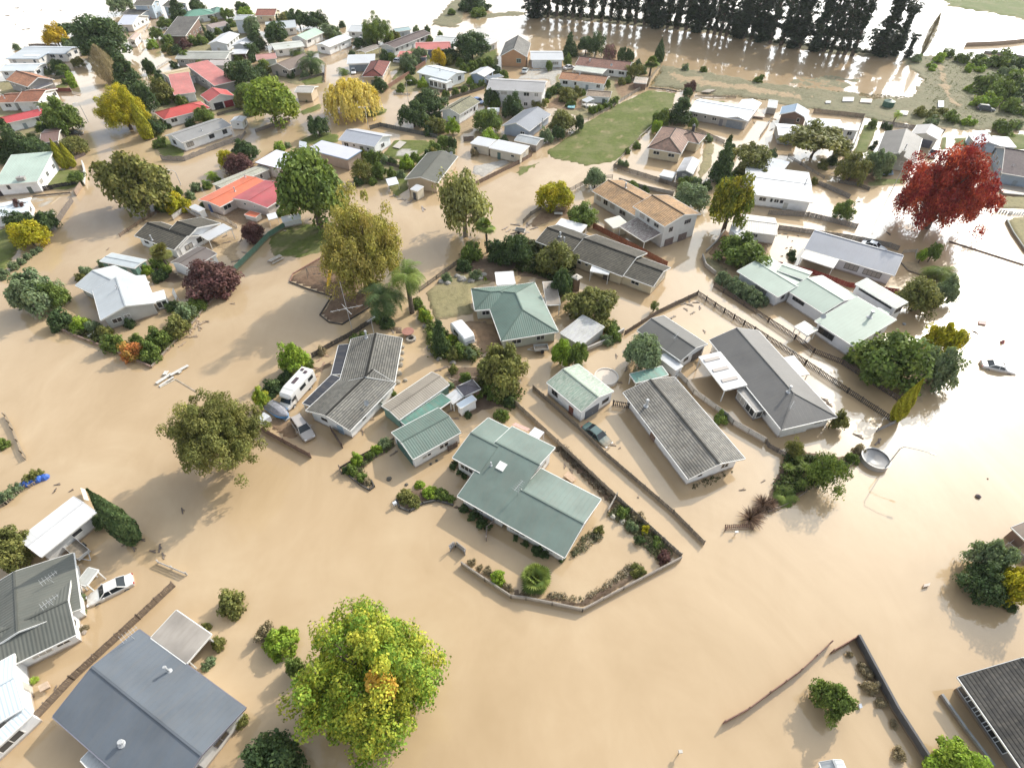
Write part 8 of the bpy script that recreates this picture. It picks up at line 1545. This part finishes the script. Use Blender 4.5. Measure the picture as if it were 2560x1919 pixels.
for sg in (-1,1):
    m = MB(); m.box((0,sg * 0.78,0.25),(L,0.28,0.05)); m.build('bench',TIMB((0.5,0.45,0.38)),root)
    m = MB(); m.bar((sg * L * 0.35,-0.75,-0.3),(sg * L * 0.35,-0.3,0.53),0.09); m.bar((sg * L * 0.35,0.75,-0.3),(sg * L * 0.35,0.3,0.53),0.09); m.bar((sg * L * 0.35,-0.8,0.2),(sg * L * 0.35,0.8,0.2),0.08); m.build('leg',TIMB((0.4,0.35,0.29)),root)
# ============================================================ POOLS,TANKS AND YARD THINGS
g = G('C3',(815,485),0.55); r = (G('C3',(715,480),0.55) - G('C3',(918,485),0.55)).length / 2; root = empty('paddling_pool',(g.x,g.y,0)); tag(root,'round above ground pool full of pale brown water behind the lichen green garage','pool')
m = MB(); m.lathe([(r,-0.7),(r,0.55),(r - 0.08,0.55),(r - 0.08,-0.7)],n=32); m.build('pool_wall',plain('pool_liner',(0.62,0.60,0.58),0.5,0.1,2),root,True)
m = MB(); m.lathe([(0,0.5),(r - 0.08,0.5)],n=32); m.build('pool_water',plain('silty_pool_water',(0.62,0.53,0.44),0.15,0.04),root)
m = MB(); m.lathe([(r - 0.12,0.56),(r + 0.06,0.56),(r + 0.06,0.62),(r - 0.12,0.62),(r - 0.12,0.56)],n=32); m.build('pool_rim',plain('pool_rim',(0.6,0.56,0.5),0.4),root)
g = G('C4',(935,1190),0.75); r = 1.75; root = empty('steel_pool',(g.x,g.y,0)); tag(root,'buckled grey metal round pool at the tip of the drowned corner garden','pool')
m = MB(); m.lathe([(r,-0.7),(r,0.75),(r - 0.05,0.75),(r - 0.05,-0.5)],n=32); m.build('pool_wall',plain('pool_steel',(0.40,0.38,0.36),0.35,0.15,2),root,True)
m = MB(); m.lathe([(0,0.25),(r * 0.5,0.42),(r - 0.06,0.62)],n=32); m.build('pool_cover',plain('pool_cover',(0.25,0.24,0.235),0.25,0.15,1.5),root,True)
m = MB(); m.lathe([(r - 0.13,0.76),(r + 0.07,0.76),(r + 0.07,0.82),(r - 0.13,0.82),(r - 0.13,0.76)],n=24); m.build('pool_rim',plain('pool_rim_steel',(0.3,0.29,0.28),0.45),root)
g = G('C2',(1312,95),0.8); root = empty('garden_table',(g.x,g.y,0)); tag(root,'round terracotta garden table by the grey shingle house','table'); m = MB(); m.lathe([(0,0.72),(1.0,0.72),(1.0,0.80),(0.2,0.82),(0,0.82)],n=20); m.build('table_top',plain('terracotta',(0.36,0.17,0.13),0.7,0.2,2),root); m = MB(); m.tube([(0,0,-0.5),(0,0,0.73)],[0.22,0.16],10); m.build('pedestal',plain('stone',(0.35,0.31,0.26),0.85,0.3,3),root)
g = G('C2',(1338,155),0.3); root = empty('stone_well',(g.x,g.y,0)); tag(root,'round stone fire pit ring below the terracotta table','fire pit'); m = MB(); m.lathe([(0.95,-0.4),(0.85,0.35),(0.5,0.4),(0.45,0.0),(0,0.0)],n=11); m.build('ring',plain('stone',(0.35,0.31,0.26),0.85,0.3,3),root)
ROCKS('C2',[(1262,285,45),(1250,340,50),(1245,390,55),(1235,465,55),(1222,540,55),(1290,522,40),(1265,235,40)],(0.33,0.29,0.23),'rounded boulder in the row along the grey shingle wall','boulders along the grey shingle wall')
ROCKS('D3',[(583,210,40,'larger pale boulder at the top of the fence bed'),(637,240,38,'smaller pale boulder in the fence bed')],(0.52,0.48,0.40),'',None)
ROCKS('D1',[(447,808,40),(487,875,32),(465,845,30),(440,930,30),(300,430,60),(465,300,55)],(0.45,0.38,0.31),'pale rock at the foot of the olive roofed house wall','rocks by the olive roofed house')
ROCKS('B2',[(1780,1040,80),(1860,1050,70),(1930,1030,70),(1740,1010,60),(1970,1000,60),(1600,1060,60),(1655,1070,60)],(0.33,0.31,0.28),'stone in the rock ring of the dry yard','rock ring in the dry yard')
ROCKS('C2',[(1500,240,60),(1530,300,60),(1580,340,50),(1700,370,60),(1460,60,50)],(0.30,0.27,0.24),'grey rock on the edge of the caravan thicket','rocks edging the caravan thicket')
ROCKS('C2',[(1150,1372,45),(1300,1420,30),(1560,1215,26),(1510,1243,24)],(0.12,0.11,0.09),'dark clump half under water near the green garage','dark clumps in the water',name='clump',cat='clump')
SHEET('C2',(20,880),(75,915),(140,865),(0.55,0.56,0.58),'pale grey cabinet lid by the dark brown fence',z=1.2,name='cabinet',cat='cabinet',th=0.9)
SHEET('C3',(445,1345),(520,1405),(560,1365),(0.52,0.36,0.24),'square tan board floating in the garden of the sage house',z=0.3,th=0.08,name='board',cat='board')
SHEET('C3',(140,990),(225,1035),(280,970),(0.66,0.66,0.68),'small white flat lean-to cover behind the sage house',z=1.9,th=0.1,name='canopy',cat='canopy')
SHEET('C3',(0,905),(130,960),(160,940),(0.62,0.40,0.34),'pink washing line cover behind the sage roof',z=1.5,th=0.05,name='awning_cloth',cat='cloth')
SHEET('B1',(1485,1145),(1520,1215),(1545,1205),(0.78,0.77,0.74),'white triangular shade cloth between the silver house and purple tree',z=0.8,th=0.04,name='shade_cloth',cat='cloth',tilt=0.8)
SHEET('B2',(1120,165),(1145,225),(1235,205),(0.70,0.72,0.76),'white washing on a rotary line in the back yard',z=1.6,th=0.03,name='laundry',cat='laundry')
SHEET('B2',(90,470),(110,520),(190,500),(0.70,0.72,0.74),'pale blue white washing by the pink wall',z=1.4,th=0.03,name='laundry',cat='laundry')
SHEET('B3',(0,985),(35,1065),(20,1060),(0.75,0.74,0.75),'edge of white sheet by the green hip roof',z=0.6,name='sheet',cat='sheet')
SHEET('B3',(1870,640),(1990,720),(2010,640),(0.80,0.80,0.80),'white rounded water tank cover beside the raised strip shed',z=1.4,th=0.9,name='tank',cat='tank')
m = MB(); g = G('B3',(550,1120)); rt = empty('timber_tower',g); tag(rt,'tall narrow timber tank stand with pale pagoda top','tower'); m.box((0,0,1.0),(1.1,1.1,3.4)); m.build('frame',TIMB((0.20,0.14,0.10)),rt); m = MB(); m.lathe([(1.1,2.72),(0.9,2.85),(0.25,3.0),(0,3.2)],n=4); m.build('cap',plain('stone',(0.5,0.46,0.40),0.85,0.2,3),rt)
SHEET('B3',(365,470),(437,472),(437,455),(0.62,0.60,0.56),'white garden bench back by the shrubs',z=0.5,name='bench',cat='bench',th=0.12)
SHEET('A1',(625,815),(690,828),(700,805),(0.55,0.42,0.30),'floating tan raft of rubbish at the crossroad',z=0.06,name='flood_rubbish',cat='debris')
SHEET('A2',(375,1285),(440,1300),(440,1245),(0.50,0.53,0.58),'grey covered dinghy on the cul de sac lawn',z=0.4,name='dinghy',cat='dinghy',th=0.5)
SHEET('A2',(1180,1270),(1240,1285),(1300,1230),(0.5,0.46,0.40),'wooden patio deck at the side of the white weatherboard house',z=0.45,name='patio_deck',cat='deck')
SHEET('C4',(1905,335),(1965,340),(1960,305),(0.36,0.33,0.29),'raised boot lid of the silver car',z=1.1,name='boot_lid',cat='car part') if False else None
m = MB(); o_ = G('C1',(1345,550),0.2)
for (x0,y0),(x1,y1),w_,z_ in (((1350,545),(1480,460),0.55,0),((1470,475),(1625,390),0.5,0.1),((1375,570),(1500,490),0.35,-0.08),((1420,470),(1440,440),0.6,0.1),((1530,440),(1560,450),0.5,-0.05)): m.bar(G('C1',(x0,y0),0.2 + z_) - o_,G('C1',(x1,y1),0.2) - o_,w_,0.1)
thing_mesh(m,'jetty_boards',TIMB((0.66,0.64,0.60)),'long white broken jetty boards floating by the dark olive tree','boards',None,o_)
PLANK('C1',(1380,580),(1515,510),0.25,(0.55,0.5,0.42),'pale plank lying against the white jetty boards')
PLANK('C1',(1520,510),(1700,620),0.22,(0.42,0.34,0.25),'thin ladder like strip reaching to the dark olive tree',name='ladder',cat='ladder')
SHEET('C1',(735,1460),(770,1560),(745,1565),(0.62,0.60,0.55),'white upended board at the carport corner',z=0.4,tilt=0.4,name='board',cat='board')
m = MB(); g = G('C1',(290,1400)); rt = empty('blue_tarpaulin',g); tag(rt,'bright blue crumpled tarpaulin on the short garden strip','tarpaulin')
for j in range(5): m.lathe([(0.55,0.0),(0.5,0.3),(0.3,0.5),(0,0.55)],(j * 0.55 - 1.1,j * 0.35 - 0.7,0.1 * (j % 2)),7)
m.build('sheet',plain('blue_tarp',(0.05,0.14,0.52),0.35,0.2,2),rt)
SHEET('D1',(225,1190),(240,1225),(295,1195),(0.50,0.38,0.28),'square brick planter standing in the water',z=0.35,th=0.25,name='planter',cat='planter')
SHEET('D4',(517,1295),(525,1318),(541,1310),(0.40,0.44,0.50),'small grey floating box in the bottom right yard',z=0.15,th=0.2,name='box',cat='box')
SHEET('D4',(890,620),(925,612),(930,596),(0.55,0.45,0.38),'small floating bin in the wide tan water',z=0.1,th=0.25,name='bin',cat='bin')
SHEET('C4',(1815,35),(1880,45),(1885,15),(0.40,0.22,0.20),'dark red pallet drifting on the white glare',z=0.08,th=0.15,name='pallet',cat='pallet')
m = MB(); m.lathe([(0.35,0),(0.12,0.5),(0,0.6)],n=8); thing_mesh(m,'traffic_cone',plain('faded_red',(0.35,0.12,0.12),0.6),'small dark red cone on the white glare above the silver car','cone',None,G('C4',(2022,195)))
m = MB(); m.lathe([(0.3,-0.1),(0.32,0.2),(0,0.4)],n=8); thing_mesh(m,'drifting_buoy',plain('dark_plastic',(0.12,0.09,0.09),0.5),'lone dark lump drifting on the right hand water','buoy',None,G('C4',(1812,1525)))
m = MB(); m.lathe([(0.25,0),(0.28,0.2),(0,0.35)],n=8); thing_mesh(m,'floating_ball',plain('grey_plastic',(0.35,0.36,0.38),0.4),'small grey ball floating beside the celadon roof','ball',None,G('C4',(1173,38)))
g = G('D3',(960,1575)); rt = empty('letterbox_post',g); tag(rt,'thin post with pale letterbox alone in the bottom water','post'); m = MB(); m.tube([(0,0,-0.6),(0,0,0.7)],[0.05,0.05],6); m.build('post',TIMB(),rt); m = MB(); m.box((0,0,0.8),(0.35,0.25,0.25)); m.build('box',plain('letterbox',(0.5,0.47,0.42),0.5),rt)
g = G('C2',(1205,1605)); rt = empty('letterbox',g); tag(rt,'pale blue white letterbox at the round ended bed','letterbox'); m = MB(); m.tube([(0,0,-0.6),(0,0,0.5)],[0.05,0.05],6); m.build('post',TIMB(),rt); m = MB(); m.box((0,0,0.65),(0.45,0.35,0.35),0.6); m.build('box',plain('letterbox_paint',(0.62,0.66,0.72),0.4),rt)
g = G('D3',(1285,315)); rt = empty('letterbox',g); tag(rt,'white letterbox on a post by the tilted picket panel','letterbox'); m = MB(); m.tube([(0,0,-0.6),(0,0,0.6)],[0.04,0.04],6); m.build('post',TIMB((0.5,0.48,0.45)),rt); m = MB(); m.box((0,0,0.7),(0.4,0.2,0.2),0.2); m.build('box',plain('letterbox_white',(0.7,0.7,0.68),0.4),rt)
g = G('A4',(1030,925)); rt = empty('water_tank',g); tag(rt,'dark green tank among wreckage on the mud bank','tank'); m = MB(); m.lathe([(1.6,0),(1.6,1.7),(0.5,2.1),(0,2.1)],n=16); m.build('shell',plain('green_tank',(0.05,0.12,0.09),0.5),rt); m = MB(); m.lathe([(0.4,2.1),(0.4,2.25),(0,2.25)],n=10); m.build('lid',plain('dark_plastic',(0.12,0.09,0.09),0.5),rt)
for (tt,A_,B_,C_,col,lab) in (('A4',(640,880),(735,880),(740,850),(0.74,0.72,0.70),'white slab of wreckage left of the green tank'),('A4',(790,890),(890,895),(900,865),(0.55,0.47,0.40),'tan and white wrecked panels beside the green tank'),('A4',(495,895),(540,895),(540,882),(0.7,0.7,0.7),'small white panel on the mud bank behind the tan fence'),('A4',(1465,930),(1515,930),(1515,880),(0.55,0.6,0.68),'pale blue upright sheet on the mud bank track'),('A4',(1120,995),(1200,1000),(1210,970),(0.66,0.63,0.58),'white debris sheet right of the small palm'),('A4',(2140,750),(2195,752),(2200,712),(0.72,0.72,0.72),'white box among the right edge scrub'),('A4',(1700,1235),(1775,1240),(1780,1205),(0.72,0.71,0.70),'white trailer cover left of the twin roofed shed'),('A3',(1630,800),(1700,805),(1760,785),(0.30,0.25,0.2),'dark timber stack on the mud flat'),('A3',(2080,1010),(2180,1020),(2170,985),(0.6,0.5,0.42),'pale boards beside the white L shaped roof'),('B4',(980,130),(1080,130),(1070,95),(0.25,0.32,0.42),'blue tarpaulin heap against the ribbed gable chimney'),('A3',(480,935),(540,940),(545,915),(0.25,0.5,0.55),'turquoise paddling pool in the cluttered garden'),('A3',(660,930),(760,920),(700,900),(0.72,0.68,0.64),'white fallen tent cloth by the sandy brown cottage'),('A1',(1860,430),(1960,435),(1960,420),(0.40,0.65,0.72),'turquoise kayak on the low roof edge below the bright white roof')):
    SHEET(tt,A_,B_,C_,col,lab,z=0.35,th=0.25,tilt=0.1,name='wreckage' if 'kayak' not in lab and 'pool' not in lab else ('kayak' if 'kayak' in lab else 'paddling_pool'),cat='debris' if 'kayak' not in lab and 'pool' not in lab else 'pool' if 'pool' in lab else 'kayak')
# drifting and heaped flood debris
DEBRIS('B1',[(1680,1440,130,1.2),(1720,1450,90),(1640,1480,90),(1740,1410,110,0.6),(1660,1525,100,0.05),(1700,1390,80),(1575,1590,75,1.1),(2010,1240,50),(1780,1395,60),(1620,1450,60)],'drifted board heaped on the right wall of the corner garden','boards on the corner garden wall',col=(0.40,0.30,0.21))
DEBRIS('C2',[(515,415,70,2.5),(575,390,80,1.4),(500,490,80,0.4),(545,345,60),(610,310,50),(560,440,40)],'broken plank behind the camper van','planks behind the camper van',col=(0.45,0.30,0.22))
DEBRIS('C2',[(1930,130,60),(1980,180,60),(1900,80,70),(1960,240,70),(2010,230,60),(1985,290,90,1.3),(1940,60,50),(2020,160,40),(1890,190,50),(1960,20,60),(2030,270,50),(1870,30,50)],'splintered board in the wreck heap by the white caravan','wreck heap by the white caravan',col=(0.36,0.27,0.21))
DEBRIS('C2',[(110,900,50),(160,930,50),(210,960,55),(250,940,45),(180,880,45),(300,1000,40),(140,860,40),(230,900,50)],'scrap of bark and timber beside the silver people carrier','scrap by the people carrier',col=(0.30,0.19,0.13))
DEBRIS('C2',[(1600,420,120,0.5),(1680,470,90),(1700,520,110,2.4),(1880,500,130,2.5),(1770,620,60),(1700,720,90),(1690,780,80),(1720,850,70),(1640,740,90,0.6),(920,970,60),(900,940,50),(1000,860,40),(1190,1150,80,0.7)],'broken timber lying round the sheds','broken timber round the sheds',col=(0.27,0.21,0.16))
DEBRIS('B3',[(1480,1240,60),(1530,1250,80),(1560,1320,60),(1400,1230,80),(1590,1230,60),(1620,1275,60),(1380,1360,90),(1660,1480,50,1.7),(1530,1210,60),(1500,1290,50)],'board washed into the brown fence corner','boards in the brown fence corner',col=(0.30,0.25,0.21))
DEBRIS('B3',[(60,600,110,0.2),(110,640,60),(30,560,90),(130,560,90,1.5),(190,590,80),(20,630,70)],'wrecked timber by the overgrown picket fence','wreckage by the overgrown picket fence',col=(0.22,0.18,0.15))
DEBRIS('A4',[(580,1490,90),(620,1540,100,2.5),(680,1500,80),(540,1440,90),(600,1420,80),(650,1560,90),(30,1120,60),(50,1030,50),(900,890,60),(950,940,70),(1000,960,60),(1060,950,60),(870,910,60),(780,790,20),(980,980,50),(2000,1290,60)],'timber wreckage strewn over the right bank yards','wreckage on the right bank yards',col=(0.34,0.28,0.22))
DEBRIS('A3',[(1350,790,60),(1400,795,60),(1440,790,60),(1890,740,50),(1720,790,80,0.1),(1640,850,50),(1060,800,50),(1000,820,60),(560,830,40),(1100,1200,70,0.8),(1160,1140,70,0.8),(1240,1220,40),(2090,1060,40),(1700,1330,40),(1620,1270,30)],'timber scrap left round the grass strip and mud flat','scrap round the grass strip',col=(0.32,0.26,0.2))
DEBRIS('D1',[(725,365,45),(770,395,45),(820,345,40),(880,410,45),(920,390,60,1.9),(940,435,50,2.2),(1050,175,45,2.1),(315,60,35),(330,25,35),(410,60,25),(185,1250,20),(320,1195,25)],'dark rubbish drifting near the pointed cypress','rubbish near the pointed cypress',col=(0.20,0.16,0.13))
DEBRIS('C4',[(780,1000,90,2.4),(950,1050,110,0.7),(490,690,80,2.3),(530,730,60,2.3),(1790,105,50),(1900,1370,10),(720,260,70)],'narrow plank adrift near the golden green cypress','planks adrift near the cypress',col=(0.22,0.17,0.14))
DEBRIS('C3',[(930,1105,24),(870,1080,60),(830,1110,50),(455,1255,60),(510,1300,60),(1090,1530,18),(985,420,70,1.2),(930,540,50),(900,310,60,1.5),(2170,1390,50),(1990,1465,60,0.1)],'small wreckage floating round the lichen streaked house','small wreckage round the lichen streaked house',col=(0.28,0.22,0.17))
DEBRIS('B4',[(150,640,40),(170,665,30),(95,635,40,0.3),(260,655,20),(120,830,25),(160,760,25),(200,755,25),(1040,635,60),(785,360,25),(1640,625,14),(210,700,16)],'scrap floating between the grey board fences','scrap between the grey fences',col=(0.16,0.13,0.11))
DEBRIS('A1',[(145,70,40),(355,88,25),(520,90,35),(62,135,35),(130,210,25),(240,250,30),(200,255,25),(200,100,15),(760,510,25)],'driftwood far out on the pale top left water','driftwood on the pale top left water',col=(0.25,0.22,0.2))
DEBRIS('B2',[(1180,310,60),(1250,340,60),(1330,360,70),(1290,345,40),(1210,315,50),(1440,420,100,1.8),(340,560,40),(240,610,50),(1180,1480,60),(1230,1460,50),(2150,590,70,0.8),(2180,610,60,0.8)],'yard clutter washed up beside the reserve','clutter beside the reserve',col=(0.36,0.30,0.26))
DEBRIS('B1',[(1940,660,50),(2080,690,60),(1960,710,70,0.4),(2110,800,60),(2040,870,90,0.5),(1990,480,60),(2060,470,70),(2150,590,50),(930,770,40)],'garden clutter in the brown roofed house yard','clutter in the brown roofed house yard',col=(0.3,0.24,0.19))
build_haze()
